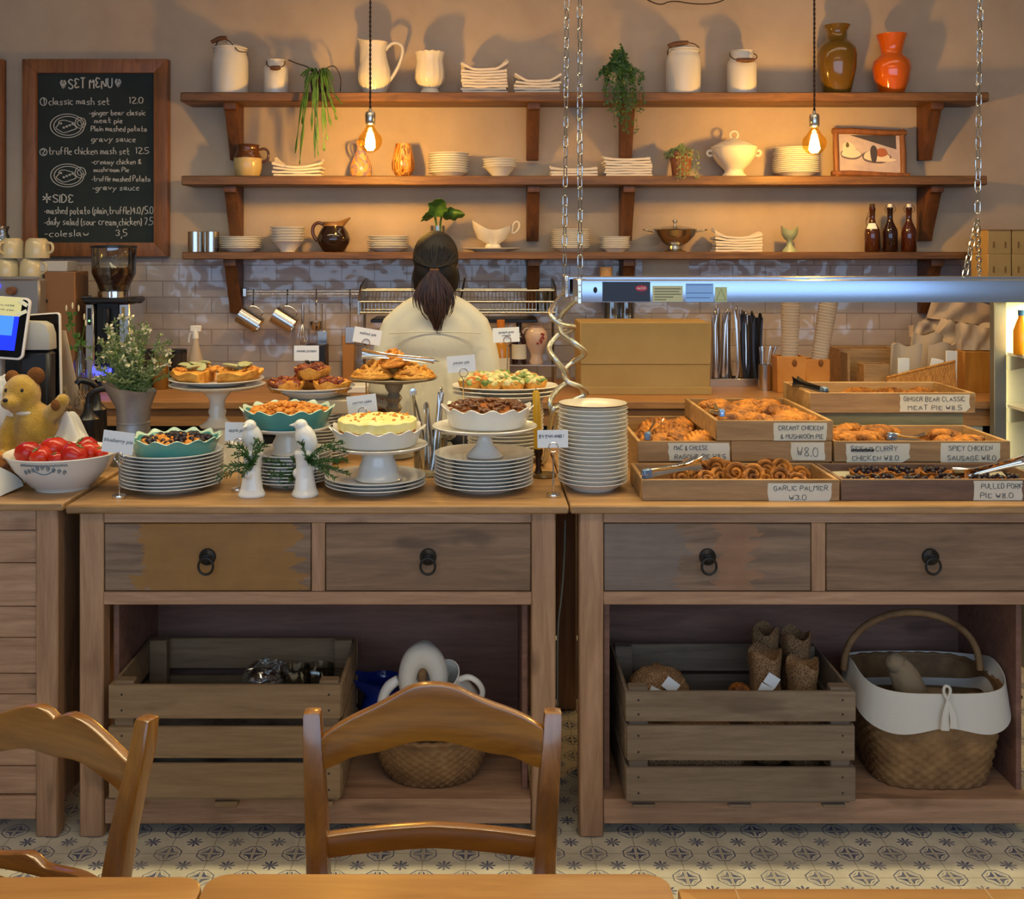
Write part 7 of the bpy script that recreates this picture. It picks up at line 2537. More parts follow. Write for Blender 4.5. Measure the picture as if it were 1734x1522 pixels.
paper_label(1309, 1401, 716, 746, D2r, (('CREAMY CHICKEN', .10, .92), ('& MUSHROOM PIE', .14, .92)), 'handwritten label reading CREAMY CHICKEN & MUSHROOM PIE', (.0, .003))
BOUND[0] = (xk0, xc1, D2r, 3.63)
for i, (px, D, rr) in enumerate(((1225, 3.25, .4), (1275, 3.24, -.3), (1330, 3.25, .9), (1380, 3.22, .1), (1205, 3.40, .2), (1262, 3.40, 1.0), (1318, 3.39, -.4), (1210, 3.53, .6), (1265, 3.53, .2), (1310, 3.53, 1.1))):
    row, j, n = (('near', i, 4) if i < 4 else ('middle', i - 4, 3) if i < 7 else ('far', i - 7, 3))
    pastry('twist', (X(px, D), D, zt2 + .016), (RNG.uniform(-.15, .15), RNG.uniform(-.15, .15), rr), f'creamy chicken pie, {row} row of the upper tray, {nleft(j, n)}', 'chicken_mushroom_pie', 'creamy chicken pies', M['bread'], i, 1.1)
xs0, xs1 = xc1 + .006, X(1711, D2r)
tray('pastry_tray', xs0, xs1, D2r, 3.44, zb2, zt2, 'wide wooden tray of curry chicken and spicy sausage pastries', M['traywood'])
paper_label(1432, 1541, 751, 783, D2r, (('SESAM CURRY', .08, .80), ('CHICKEN ~8.0', .10, .82)), 'handwritten label with crossed out word and CURRY CHICKEN', (.0, .02), True)
paper_label(1592, 1694, 750, 783, D2r, (('SPICY CHICKEN', .14, .86), ('SAUSAGE ~8.0', .12, .92)), 'handwritten label reading SPICY CHICKEN SAUSAGE', (.0, .012))
BOUND[0] = (xs0, xs1, D2r, 3.44)
for i, (px, D, rr, kd) in enumerate(((1425, 3.23, .3, 'twist'), (1470, 3.23, 1.0, 'twist'), (1432, 3.35, .6, 'twist'), (1485, 3.35, .1, 'twist'))):
    pastry(kd, (X(px, D), D, zb2 + .018), (RNG.uniform(-.2, .2), RNG.uniform(-.2, .2), rr), f'sesame curry chicken pastry, {("front", "back")[i // 2]} {("left", "right")[i % 2]} one in the wide tray', 'curry_chicken_pastry', 'curry chicken pastries', M['bread'], i, 1.15)
for i, (px, D, rr) in enumerate(((1598, 3.24, .9), (1640, 3.23, .5), (1672, 3.25, .2), (1590, 3.36, .8), (1628, 3.36, .4))):
    pastry('puff', (X(px, D), D, zb2 + .018), (RNG.uniform(-.2, .2), RNG.uniform(-.2, .2), rr), f'spicy sausage pastry, {("front row " + nleft(i, 3)) if i < 3 else ("back row " + ("left", "right")[i - 3])} in the wide tray', 'sausage_pastry', 'spicy sausage pastries', M['bread'], i, 1.05)
D3r = 3.455
zt4, zb4 = Z(665, D3r), Z(699.5, D3r)
o = MB().box(X(1370, 3.47), X(1631, 3.47), 3.47, 3.69, ZC0, zb4 - .0005, .003).build('wooden_riser', mat('grey_green_wood', C(126, 118, 84), .7, col2=C(146, 138, 100), ns=6, stretch=(1, 8, 8)))
tag(o, 'grey green wooden riser box under the ginger bear pie tray', 'riser')
x5, x6 = X(1371, D3r), X(1652, D3r)
tray('pastry_tray', x5, x6, D3r, 3.76, zb4, zt4, 'highest wooden tray of classic meat pies at the back right', M['traywood'])
paper_label(1523, 1643, 668, 697, D3r, (('GINGER BEAR CLASSIC', .06, .92), ('MEAT PIE ~8.5', .12, .88)), 'handwritten label reading GINGER BEAR CLASSIC MEAT PIE', (.0, .012))
BOUND[0] = (x5, x6, D3r, 3.76)
for i, (px, D, rr) in enumerate(((1432, 3.53, .2), (1487, 3.53, .5), (1541, 3.53, .1), (1597, 3.53, .4), (1450, 3.66, .3), (1505, 3.66, .0), (1556, 3.66, .5))):
    pastry('puff', (X(px, D), D, zb4 + .014), (.0, RNG.uniform(-.1, .1), rr), f'classic meat pie pastry, {("near row, " + nleft(i, 4)) if i < 4 else ("far row, " + nleft(i - 4, 3))} of the highest tray', 'meat_pie_pastry', 'classic meat pies', M['bread'], i, 1.1)
# serving tongs lying in the trays


def lying(label, p0, p1, L, spread=.02, wid=.02, head=.9, m_=None, clip=True):
    p0, p1 = Vector(p0), Vector(p1)
    d = (p1 - p0).normalized()
    zax = -d
    yax = Vector((0, 0, 1)).cross(zax).normalized() if abs(zax.z) < .95 else Vector((0, 1, 0))
    # arms open sideways in the horizontal plane; blades face up
    xax = yax.cross(zax)
    R_ = Matrix((yax, -xax, zax)).transposed()
    t = tongs('serving_tongs', L, head, m_ or M['chrome'], label, p0, (0, 0, 0), 'serving tongs in the trays', spread, wid, mat('blue_grey_clip', C(120, 146, 180), .3, .6) if clip else None)
    t.rotation_euler = R_.to_euler()
    return t


lying('ribbed silver tongs with blue clip lying on the garlic palmiers', Pt(1095, 802, D1 + .02), Pt(1187, 784, D1 + .10), .175, .018, .022)
lying('large silver tongs leaning over the right end of the dark tray', Pt(1745, 776, D1 + .06), Pt(1636, 803, D1 + .14), .20, .02, .026)
lying('silver tongs with clip lying on the mac and cheese pies', Pt(1097, 738, D2r + .02), Pt(1120, 715, D2r + .26), .20, .02, .02)
lying('silver tongs with clip lying on the creamy chicken pies', Pt(1222, 699, D2r + .02), Pt(1200, 690, D2r + .26), .20, .02, .02)
lying('silver tongs lying between curry and sausage pastries', Pt(1510, 739, D2r + .04), Pt(1571, 744, D2r + .10), .14, .016, .02)
lying('dark tongs with pale clip lying on the highest tray', Pt(1396, 661, D3r + .02), Pt(1352, 648, D3r + .14), .15, .016, .02, .9, M['blackmetal'])
t = lying('steel tongs lying across the fritters on the pewter stand', Pt(735, 611, 3.45), Pt(612, 598, 3.46), .23, .006, .018, .9, M['steel'], False)
t['group'] = 'serving tongs on the counter'
# ------------------------------------------------------------------ hanging heat lamp
DLF, DLR = 3.0, 3.45
xl0, xl1 = X(985, DLF), 1.80
zl1, zl0 = Z(475, DLF), Z(512, DLF)
t = thing('heat_lamp', 'long brushed metal food warmer hanging on chains above the pastry trays', 'heat lamp', ((xl0 + xl1) / 2, DLF, zl0))
w, h = (xl1 - xl0) / 2, zl1 - zl0
M['lampmetal'] = mat('brushed_aluminium', (.44, .54, .70), .26, .95)


def strip(nm, y0):
    f = MB()
    prof = [(0, 0), (0, h), (.14, h), (.14, 0), (.12, 0), (.115, .02), (.025, .02), (.02, 0)]
    f.prism([(y, z) for y, z in prof], -w, w, M=Matrix.Rotation(PI / 2, 4, 'Z') @ Matrix.Diagonal((1, 1, 1, 1)))
    o = f.build(nm, M['lampmetal'], t, (0, y0, 0), bevel=.0015)
    for k in range(2):
        MB().tube([(-w + .06 + k * w, .07, .028), (-w + .0 + (k + 1) * w - .06, .07, .028)], .006, 10).build('heating_element', mat('glowing_element', C(255, 200, 120), .5, emit=(1, .62, .2), es=5), o)
    return o


fr = strip('front_strip', 0)
re_ = strip('rear_strip', DLR - DLF)
for xx in (-w + .04, 0, w - .04):
    MB().box(xx - .012, xx + .012, .14, DLR - DLF, h - .02, h - .005, .002).build('spacer', M['lampmetal'], t)
for y0 in (-.004, DLR - DLF - .004):
    e = MB().box(-w - .012, -w, y0, y0 + .148, -.004, h + .004, .002)
    for zz in (.012, h * .5, h - .012):
        e.ell((-w - .006, y0 - .001, zz), (.0028, .0018, .0028), 10, 6)
    e.build('end_plate', M['steel'], t)
D_ = DLF
cxl = (xl0 + xl1) / 2


def sticker(nm, px0, px1, py0, py1, m_, y=-.0006):
    return MB().box(X(px0, D_) - cxl, X(px1, D_) - cxl, y, -.0001, Z(py1, D_) - zl0, Z(py0, D_) - zl0, 0).build(nm, m_, t)


sticker('black_panel', 1020, 1101, 477, 510.5, mat('navy_panel', C(34, 38, 52), .4))
b = MB()
cx_, cz_ = X(1086, D_) - cxl, Z(488, D_) - zl0
b.add([(cx_ + .0165 * math.cos(a), -.0012, cz_ + .0085 * math.sin(a)) for a in [2 * PI * k / 28 for k in range(28)]], [tuple(range(28))])
b.build('red_oval_logo', mat('logo_red', C(190, 44, 60), .5), t, recalc=False)
b = MB()
write(b, 'HATCO', cx_ - .011, cx_ + .011, cz_ - .003, .006, -.0016, .0006, 3)
b.build('logo_letters', M['card'], t)
b = MB()
write(b, 'GLO-RAY', cx_ - .014, cx_ + .014, cz_ - .019, .005, -.0010, .0004, 5)
b.build('panel_lettering', mat('dull_red', C(120, 40, 50), .5), t)
b = MB()
cx_, cz_ = X(1008, D_) - cxl, Z(491, D_) - zl0
b.add([(cx_ + .0055 * math.cos(a), -.001, cz_ + .0085 * math.sin(a)) for a in [2 * PI * k / 20 for k in range(20)]], [tuple(range(20))])
b.build('dark_mark', M['ink'], t, recalc=False)
sticker('yellow_notice', 1105, 1156, 484, 511, mat('yellow_sticker', C(206, 200, 150), .5))
b = MB()
for k in range(5):
    zz = Z(489 + k * 4.6, D_) - zl0
    b.box(X(1108, D_) - cxl, X((1153, 1150, 1153, 1140, 1128)[k], D_) - cxl, -.0010, -.0007, zz - .0012, zz + .0012, 0)
b.build('notice_print', mat('faded_print', C(110, 104, 70), .6), t)
sticker('blue_notice', 1161, 1208, 480, 511, mat('pale_blue_sticker', C(150, 196, 250), .4))
b = MB()
for k, (py, xx) in enumerate(((482, 1206), (496, 1206), (504, 1202))):
    zz = Z(py, D_) - zl0
    b.box(X(1162, D_) - cxl, X(xx, D_) - cxl, -.0010, -.0007, zz - .001, zz + .001, 0)
b.build('notice_print', mat('blue_print', C(90, 120, 180), .6), t)
sticker('warning_sticker', 1211, 1231, 486, 511, mat('olive_sticker', C(196, 200, 140), .5))
xa, xb_, xc_ = X(1213, D_) - cxl, X(1229, D_) - cxl, X(1221, D_) - cxl
MB().tube([(xa, -.001, Z(508, D_) - zl0), (xc_, -.001, Z(489, D_) - zl0), (xb_, -.001, Z(508, D_) - zl0)], .0007, 4, True).build('warning_triangle', M['ink'], t)
MB().box(X(964, DLR) - cxl, X(986, DLR) - cxl, DLR - DLF - .003, DLR - DLF - .0002, .006, h - .006, .001).build('dark_window', M['blackglass'], t)
for y0, e in ((DLF + .07, 3.0), (DLR + .07, 3.0)):
    d = bpy.data.lights.new('heat_lamp_light', 'AREA')
    d.shape, d.size, d.size_y, d.energy, d.color = 'RECTANGLE', 2 * w - .15, .05, e, (1, .76, .34)
    lo = bpy.data.objects.new('heat_lamp_light', d)
    COL.objects.link(lo)
    lo.location = ((xl0 + xl1) / 2, y0, zl0 + .012)

# ------------------------------------------------------------------ chains
lk = MB()
L_, Wd = .036, .0075
pts = [(Wd * math.cos(a), 0, (L_ / 2 - Wd) * (1 if math.sin(a) >= 0 else -1) + Wd * math.sin(a)) for a in [2 * PI * (k + .5) / 20 for k in range(20)]]
lk.tube(pts, .0019, 6, True)
M['chainmetal'] = mat('chain_metal', (.5, .5, .48), .2, 1.0)
LINK = lk.mesh('link', M['chainmetal'])


def chain(p0, p1, label, group='lamp chains'):
    """hangs from p0 (top) to p1; links above the picture are one part"""
    p0, p1 = Vector(p0), Vector(p1)
    t = thing('chain', label, 'chain', p0, 0, group)
    d = p1 - p0
    pitch = L_ - .0046
    n = int(d.length / pitch)
    dn = d.normalized()
    q = Vector((0, 0, -1)).rotation_difference(dn)
    hidden = MB()
    ztop = Z(-25, p0.y)
    rng_ = random.Random(int(p0.x * 1000))
    for k in range(n):
        c = dn * (pitch * (k + .5))
        R_ = q.to_matrix().to_4x4() @ Matrix.Rotation((k % 2) * PI / 2 + .6 + rng_.uniform(-.25, .25), 4, 'Z')
        if (p0 + c).z > ztop:
            hidden.tube(pts, .0022, 6, True, M=Matrix.Translation(c) @ R_)
        else:
            o = put('link', LINK, t, c)
            o.rotation_euler = R_.to_euler()
    if hidden.v:
        o = hidden.build('upper_links', M['chrome'], t)
    return t


chain((X(964, DLR), DLR + .03, ZC), (X(957, DLR), DLR + .03, Z(469, DLR)), 'chrome chain left of its twin, holding the rear left end of the heat lamp')
chain((X(983, DLF), DLF + .03, ZC), (X(984, DLF), DLF + .03, Z(474, DLF)), 'chrome chain right of its twin, holding the front left end of the heat lamp')
DJ2 = 3.2
jn = Pt(1655, 373, DJ2)
chain((X(1665, DJ2), DJ2, ZC), jn, 'chrome chain from the ceiling to the fork above the right lamp end')
chain((X(1676, DJ2), DJ2 + .02, ZC), Pt(1662, 172, DJ2) + Vector((0, .02, 0)), 'loose chrome chain end hanging beside the right main chain')
chain(jn, (X(1640, DLF), DLF + .03, zl1), 'short chrome chain, left leg of the fork above the heat lamp')
chain(jn, (X(1666, DLR), DLR + .03, zl1), 'short chrome chain, right leg of the fork above the heat lamp')

# ------------------------------------------------------------------ coiled conduit cords
M['conduit'] = mat('steel_conduit', (.60, .62, .60), .24, 1.0, bump=.5, bs=420, bd=.002)


def cord(pp, label, ph):
    pts_ = []
    for k, (px, py) in enumerate(pp):
        D = 3.16 + .05 * math.sin(k * 1.5 + ph) + .02 * k / len(pp)
        if k == 0:
            D = (3.02, 3.46)[ph > 0]
        pts_.append(Pt(px, py, D))
    pts_.append(Vector((X(925, 3.26), 3.30, ZC0 + .03)))
    pts_.append(Vector((X(918, 3.40), 3.42, ZC0 + .009)))
    q = []
    n = len(pts_)
    for i in range(n - 1):
        a, b_, c_, d_ = pts_[max(i - 1, 0)], pts_[i], pts_[i + 1], pts_[min(i + 2, n - 1)]
        for k in range(8):
            f = k / 8
            q.append(.5 * ((2 * b_) + (c_ - a) * f + (2 * a - 5 * b_ + 4 * c_ - d_) * f * f + (3 * b_ - a - 3 * c_ + d_) * f ** 3))
    q.append(pts_[-1])
    o = MB().tube(q, .0076, 10).build('coiled_cord', M['conduit'])
    tag(o, label, 'cord', 'coiled lamp cords')


cord([(977, 506), (950, 535), (950, 562), (972, 580), (991, 598), (972, 612), (956, 626), (960, 645), (982, 655), (993, 666), (975, 676), (946, 688), (934, 704)], 'spiralling steel cord from the front end of the heat lamp', 0)
cord([(952, 500), (932, 528), (946, 547), (972, 555), (946, 567), (930, 588), (940, 608), (956, 628), (962, 644), (944, 660), (931, 680), (936, 698), (946, 706)], 'spiralling steel cord from the rear end of the heat lamp', 1.7)
# ------------------------------------------------------------------ under the counters
ZSH = Z(1355, DF)
DCR = 2.806


def crate(px0, px1, slats, yb, label, m_, dep=.352):
    x0, x1 = X(px0, DCR), X(px1, DCR)
    cx, w = (x0 + x1) / 2, (x1 - x0) / 2
    t = thing('wooden_crate', label, 'crate', (cx, DCR, ZSH), 0, 'slatted wooden crates')
    zz = [(Z(b_, DCR) - ZSH, Z(a, DCR) - ZSH) for a, b_ in slats]
    rng = random.Random(int(px0))
    top = zz[0][1]
    for (a, b_) in zz:
        MB().box(-w + rng.uniform(0, .006), w - rng.uniform(0, .006), 0, .011, a, b_, .002).build('front_slat', m_, t)
        MB().box(-w, w, dep - .011, dep, a, b_, .002).build('back_slat', m_, t)
        for s_ in (-1, 1):
            MB().box(s_ * (w - .002) - (.009 if s_ > 0 else 0), s_ * (w - .002) + (0 if s_ > 0 else .009), .0115, dep - .0115, a, b_, .002).build('end_slat', m_, t)
    for s_ in (-1, 1):
        for yy in (.012, dep - .047):
            MB().box(s_ * (w - .012) - (.05 if s_ > 0 else 0), s_ * (w - .012) + (0 if s_ > 0 else .05), yy, yy + .035, zz[-1][0], top + .006, .003).build('corner_post', m_, t)
    n = 4
    for k in range(n):
        MB().box(-w + .012, w - .012, .012 + k * (dep - .024) / n, .012 + (k + .85) * (dep - .024) / n, zz[-1][0] - .010, zz[-1][0] - .001, .001).build('base_slat', m_, t)
    for xx in (-w + .02, -.03, w - .085):
        MB().box(xx, xx + .06, .002, dep - .01, 0, zz[-1][0] - .0105, .002).build('foot', m_, t)
    nb = MB()
    for (a, b_) in zz:
        for s_ in (-1, 1):
            for q in (.25, .72):
                nb.ell((s_ * (w - .035), -.0005, a + (b_ - a) * q), (.0028, .0012, .0028), 8, 5)
    nb.build('nails', mat('rusty_nails', C(44, 36, 30), .7), t)
    return t, cx, w, zz


tl, cxa, wa, zza = crate(183, 580, [(1160, 1217), (1231, 1284), (1293, 1352)], 1078, 'brown slatted wooden crate under the left open cabinet', M['cratewood'])
tr, cxb, wb, zzb = crate(1058, 1450, [(1171, 1222), (1229, 1288), (1300, 1357)], 1085, 'grey weathered slatted crate holding wrapped loaves, under the right open cabinet', M['crateold'])

# contents of the left crate: glass mugs and clear bags
base_l = ZSH + zza[-1][0]
for i, (px, dy, z_, lab) in enumerate(((500, .18, .17, 'upturned glass mug showing a curved handle over the brown crate edge'), (540, .20, .165, 'second glass mug near the right end of the brown crate'))):
    t = thing('glass_mug', lab, 'mug', (X(px, DCR + dy), DCR + dy, base_l + z_), .3 * i, 'glass mugs in the crate')
    MB().lathe([(0, .003), (.038, 0), (.042, .10), (.040, .10), (.036, .006), (0, .006)], 32).build('mug_body', M['glass'], t)
    MB().tube(chaikin([(.041, 0, .085), (.078, 0, .08), (.078, 0, .03), (.040, 0, .02)], 2), .005, 8).build('handle', M['glass'], t)
b = MB()
b.ell((0, 0, 0), (.055, .07, .028), 30, 16, .25, 6, 3)
o = b.build('clear_bag', M['glass'], None, (X(450, DCR + .16), DCR + .16, base_l + .262), angle=80)
tag(o, 'crumpled clear plastic bag glinting over the brown crate edge', 'bag')
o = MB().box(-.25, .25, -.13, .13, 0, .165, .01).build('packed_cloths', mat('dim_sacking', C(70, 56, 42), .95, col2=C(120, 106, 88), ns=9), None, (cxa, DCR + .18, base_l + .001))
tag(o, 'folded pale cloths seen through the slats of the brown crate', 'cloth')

# small basket, jugs
def sq_(a, p):
    """superellipse radius: p = 2 is round, larger is squarer"""
    return (abs(math.cos(a)) ** p + abs(math.sin(a)) ** p) ** (-1 / p)



def basket(name, px, D, z, rx, ry, h, rb, label, rows, cat='basket', p=2.0):
    t = thing(name, label, cat, (X(px, D), D, z))
    prof, n = [(0, .004), (rb * .9, 0)], rows * 2
    for k in range(n + 1):
        f = k / n
        prof.append((rb + (1 - rb) * math.sin(f * PI / 2) ** .9, h * f))
    prof += [(1.02, h + .006), (.95, h + .004), (.90, h * .6), (rb * .9, .012), (0, .012)]
    stakes = 30

    def fn(a, i, r, z_):
        r *= sq_(a, p)
        if 2 <= i < n + 3:
            r += .022 * math.sin(stakes * a + PI * ((i // 2) % 2)) * (1 if i % 2 else .3) - (0 if i % 2 else .012)
        return r, z_
    MB().lathe(prof, 208, fn=fn, M=Matrix.Diagonal((rx, ry, 1, 1))).build('woven_body', M['wicker'], t, angle=75)
    MB().tube([(rx * sq_(a, p) * math.cos(a), ry * sq_(a, p) * math.sin(a), h + .004 + .002 * math.sin(30 * a)) for a in [2 * PI * k / 90 for k in range(90)]], .007, 8, True).build('rim', M['wicker'], t)
    return t


M['wicker'] = mat('brown_wicker', C(112, 80, 48), .7, col2=C(150, 114, 72), ns=14, bump=.3, bs=150)
DSB = 3.0
bt = basket('wicker_basket', 731, DSB, ZSH, .160, .125, .125, .74, 'small wicker basket behind the centre chair back', 13)
pts = [(0, .02 + .035 * math.cos(a) * 1.0, .11 + .27 * math.sin(a)) for a in [PI * k / 20 for k in range(21)]]
MB().tube([(-.02 + .004 * math.sin(k), -.06 + .12 * k / 20, .12 + .225 * math.sin(PI * k / 20)) for k in range(21)], .013, 10).build('handle', M['wicker'], bt)
b = MB()
b.tube(chaikin([(-.058, -.03, .215), (-.066, -.03, .275), (-.048, -.02, .318), (-.012, -.015, .332), (.024, -.02, .315), (.042, -.03, .27), (.032, -.03, .215)], 2), [.022, .030, .034, .036, .034, .030, .022], 12)
b.tube(chaikin([(-.05, .0, .25), (-.04, .02, .31), (-.01, .03, .335), (.03, .02, .30), (.06, .02, .25)], 2), [.02, .026, .026, .022, .018], 12)
me = organic(b, 'wrapped_cloth', M['linen'], .005, 3)
o = put('wrapped_cloth', me, None, (X(724, DSB), DSB, ZSH))
o.scale = (.84, 1, 1)
tag(o, 'white cloth wound around the handle of the small basket', 'cloth')


def pour_jug(name, loc, rot_, s_, m_, label, cat='jug', spout=.03):
    t = thing(name, label, cat, loc, rot_)
    MB().lathe([(0, .003), (.045 * s_, 0), (.052 * s_, .008), (.068 * s_, .05 * s_), (.062 * s_, .10 * s_), (.048 * s_, .14 * s_), (.052 * s_, .165 * s_), (.060 * s_, .178 * s_), (.057 * s_, .179 * s_), (.045 * s_, .14 * s_), (.06 * s_, .07 * s_), (.04 * s_, .012), (0, .01)], 44,
               fn=lambda a, i, r, z: (r + (spout * s_ * max(0, math.cos(a - PI)) ** 4 if 6 <= i <= 8 else 0), z + (.025 * s_ * max(0, math.cos(a - PI)) ** 3 if 6 <= i <= 8 else 0))).build('jug_body', m_, t, angle=60)
    MB().tube(chaikin([(.05 * s_, 0, .155 * s_), (.085 * s_, 0, .165 * s_), (.105 * s_, 0, .13 * s_), (.098 * s_, 0, .08 * s_), (.066 * s_, 0, .05 * s_)], 2), .0085 * s_, 10).build('handle', m_, t)
    return t


pour_jug('milk_jug', (X(786, 3.03), 3.03, Z(1208, 3.03)), (math.radians(34), math.radians(-14), math.radians(-20)), .92, M['china'], 'white jug lying tilted in the small basket, mouth towards the viewer')
pour_jug('blue_pitcher', (X(648, 3.18), 3.175, ZSH), (0, 0, .35), 1.06, mat('cobalt_glaze', C(20, 50, 140), .12, coat=.5), 'cobalt blue pitcher standing behind the small basket', 'pitcher', .05)
o = MB().tube(chaikin([(0, 0, 0), (.004, 0, .04), (.02, 0, .075), (.05, 0, .095)], 2), [.011, .013, .015, .012], 14).build('white_spout', M['china'], None, (X(646, 3.02), 2.985, Z(1205, 3.0)))
tag(o, 'white ladle end sticking up between blue pitcher and wrapped handle', 'ladle')

# contents of the right crate
base_r = ZSH + zzb[-1][0]
M['mesh_paper'] = None


def honey_mat():
    t = NT('honeycomb_paper')
    v = t.n('ShaderNodeTexVoronoi')
    v.feature = 'DISTANCE_TO_EDGE'
    v.inputs['Scale'].default_value = 140
    t.l(t.coord((1, 1, 1), rand=False), v.inputs['Vector'])
    t.base(t.ramp(v.outputs['Distance'], [(0.02, C(160, 122, 80)), (.16, C(112, 80, 48))]))
    t.b.inputs['Roughness'].default_value = .8
    t.bump(v.outputs['Distance'], .8, .004)
    return t.m


M['mesh_paper'] = honey_mat()


def bundle(px, py, D, rx, h, label, tagpos=None, topw=.8, bow=False):
    """a jar rolled in honeycomb paper; stands in the crate, (px,py) is its top"""
    zt_ = Z(py, D)
    z0 = zt_ - h
    t = thing('wrapped_bottle', label, 'package', (X(px, D), D, z0), (0, RNG.uniform(-.04, .04), RNG.uniform(0, 1)), 'paper wrapped packages in the crate')
    MB().lathe([(0, 0), (rx * .9, 0), (rx, .012), (rx * 1.02, h * .5), (rx * .80, h * .68), (rx * topw, h * .80), (rx * (topw + .12), h * .96), (rx * (topw + .06), h), (rx * .5, h * .93), (0, h * .92)], 28,
               fn=lambda a, i, r, z: (r * (1 + .05 * math.sin(5 * a + px) * (i > 3)), z + (.010 * math.sin(3 * a + px) if i in (6, 7) else 0))).build('paper_wrap', M['mesh_paper'], t, angle=70)
    if tagpos:
        for (tx, tz, an) in tagpos:
            MB().box(-.018, .018, -.0006, 0, -.015, .015, 0).build('tag', M['card'], t, (0, 0, 0))
            o = t.children[-1]
            o.rotation_euler = (0, an, 0)
            inv = Matrix.Rotation(-t.rotation_euler.z, 3, 'Z')
            v_ = inv @ Vector((tx, -rx - .006, tz))
            o.location = v_
            o.rotation_euler = (Matrix.Rotation(-t.rotation_euler.z, 3, 'Z') @ Matrix.Rotation(an, 3, 'Y')).to_euler()
    return t


bundle(1298, 1063, 3.06, .042, .36, 'tall honeycomb paper wrapped bottle at the back of the grey crate')
bundle(1350, 1068, 3.05, .046, .345, 'honeycomb paper wrapped bottle, back right of the grey crate')
bundle(1298, 1101, 2.955, .050, .29, 'honeycomb wrapped bottle with big white tag, front of the grey crate', [(.004, .232, .6), (-.014, .206, .5)])
bundle(1360, 1120, 2.94, .048, .27, 'honeycomb wrapped bottle with white band, front right of the grey crate')
b = MB()
b.ell((0, 0, 0), (.030, .03, .025), 18, 12)
o = b.build('bread_roll', M['bread'], None, (X(1252, 2.93), 2.93, Z(1172, 2.93)), angle=80)
tag(o, 'round brown roll just above the front slat of the grey crate', 'bread')
t = thing('bread_bag', 'bagged brown loaf with two white tags at the left of the grey crate', 'bag', (X(1115, 2.98), 2.98, Z(1166, 2.98)), 0)
MB().ell((0, 0, 0), (.082, .06, .062), 32, 18, .10, 4, 5).build('bagged_loaf', M['mesh_paper'], t, angle=80)
for (tx, tz, an) in ((.022, .036, .65), (-.018, .012, .45)):
    MB().box(-.020, .020, -.0006, 0, -.016, .016, 0).build('tag', M['card'], t, (tx, -.068, tz)).rotation_euler = (0, an, 0)
o = MB().box(-.24, .02, -.13, .10, 0, .13, .012).build('packed_paper', M['mesh_paper'], None, (cxb, DCR + .17, base_r + .001))
tag(o, 'brown packing paper seen through the slats of the grey crate', 'paper')

# big handled basket with white liner
DBB = 3.02
t = basket('handled_basket', 1561, DBB, ZSH, .190, .150, .258, .80, 'large wicker basket with tall arched handle and white liner', 20, 'basket', 3.4)


def arch(k):
    a = PI * k / 40
    return (-.028 - .188 * math.cos(a) * (1 - .02 * math.sin(a)), .0, .275 + .158 * math.sin(a) ** .85)
MB().tube([arch(k) for k in range(41)], .0095, 10).build('handle', M['wicker'], t)
hl = .258
b = MB()


def liner(u, v):
    a = 2 * PI * u
    up = .035 * abs(math.cos(a)) ** 6
    z = hl + .012 + up - (.098 + .010 * math.sin(5 * a)) * v
    r = (1.03 + .055 * v + .014 * math.sin(9 * a) * v) * sq_(a, 3.4)
    return (.190 * r * math.cos(a), .150 * r * math.sin(a), z)


b.surf(liner, 120, 8, thick=.002)
b.surf(lambda u, v: (.190 * (1.03 - .14 * v) * sq_(2 * PI * u, 3.4) * math.cos(2 * PI * u), .150 * (1.03 - .14 * v) * sq_(2 * PI * u, 3.4) * math.sin(2 * PI * u), hl + .012 + .035 * abs(math.cos(2 * PI * u)) ** 6 - .09 * v), 120, 5)
b.build('cloth_liner', M['linen'], t, angle=80)
b = MB()
b.tube(chaikin([(.0, -.170, .258), (-.01, -.176, .22), (-.012, -.180, .185)], 1), [.004, .009, .012], 8, flat=.4)
b.tube(chaikin([(.0, -.170, .258), (.012, -.176, .22), (.012, -.180, .19)], 1), [.004, .009, .011], 8, flat=.4)
b.tube(chaikin([(.0, -.168, .258), (-.012, -.166, .28), (-.006, -.166, .298), (.01, -.166, .288), (.0, -.168, .258)], 2), .004, 6)
b.build('ribbon', M['linen'], t)
b = MB()
b.ell((0, 0, 0), (.042, .04, .085), 24, 16, .12, 3, 2)
b.ell((-.006, 0, .07), (.028, .028, .03), 18, 10, .15, 4, 2)
o = b.build('wrapped_loaf', mat('beige_wrap', C(150, 128, 98), .85, bump=.3, bs=40), None, (X(1541, 3.0), 3.01, Z(1160, 3.01)), angle=80)
o.rotation_euler = (0, math.radians(-26), 0)
tag(o, 'beige paper wrapped loaf leaning in the large handled basket', 'bread')
o = MB().ell((0, 0, 0), (.12, .09, .04), 28, 14, .1, 4, 6).build('packed_bread', mat('beige_wrap', None), None, (X(1570, DBB), DBB + .02, ZSH + .17), angle=80)
tag(o, 'dim beige wrapped bread filling the large handled basket', 'bread')
# ------------------------------------------------------------------ the woman at the back counter
DPN = 4.02
pt_ = thing('person', 'woman seen from behind, dark ponytail, loose cream shirt, working at the back counter', 'person', (X(738, DPN), DPN, .0125))
pt_.scale = (1, 1, .9925)
skin = mat('skin', C(206, 158, 124), .5, sss=.15)
ZH = Z(390, DPN - .05)           # crown height


def limb(b, pts, rs, seg=14):
    b.tube(chaikin(pts, 2), rs, seg)


b = MB()
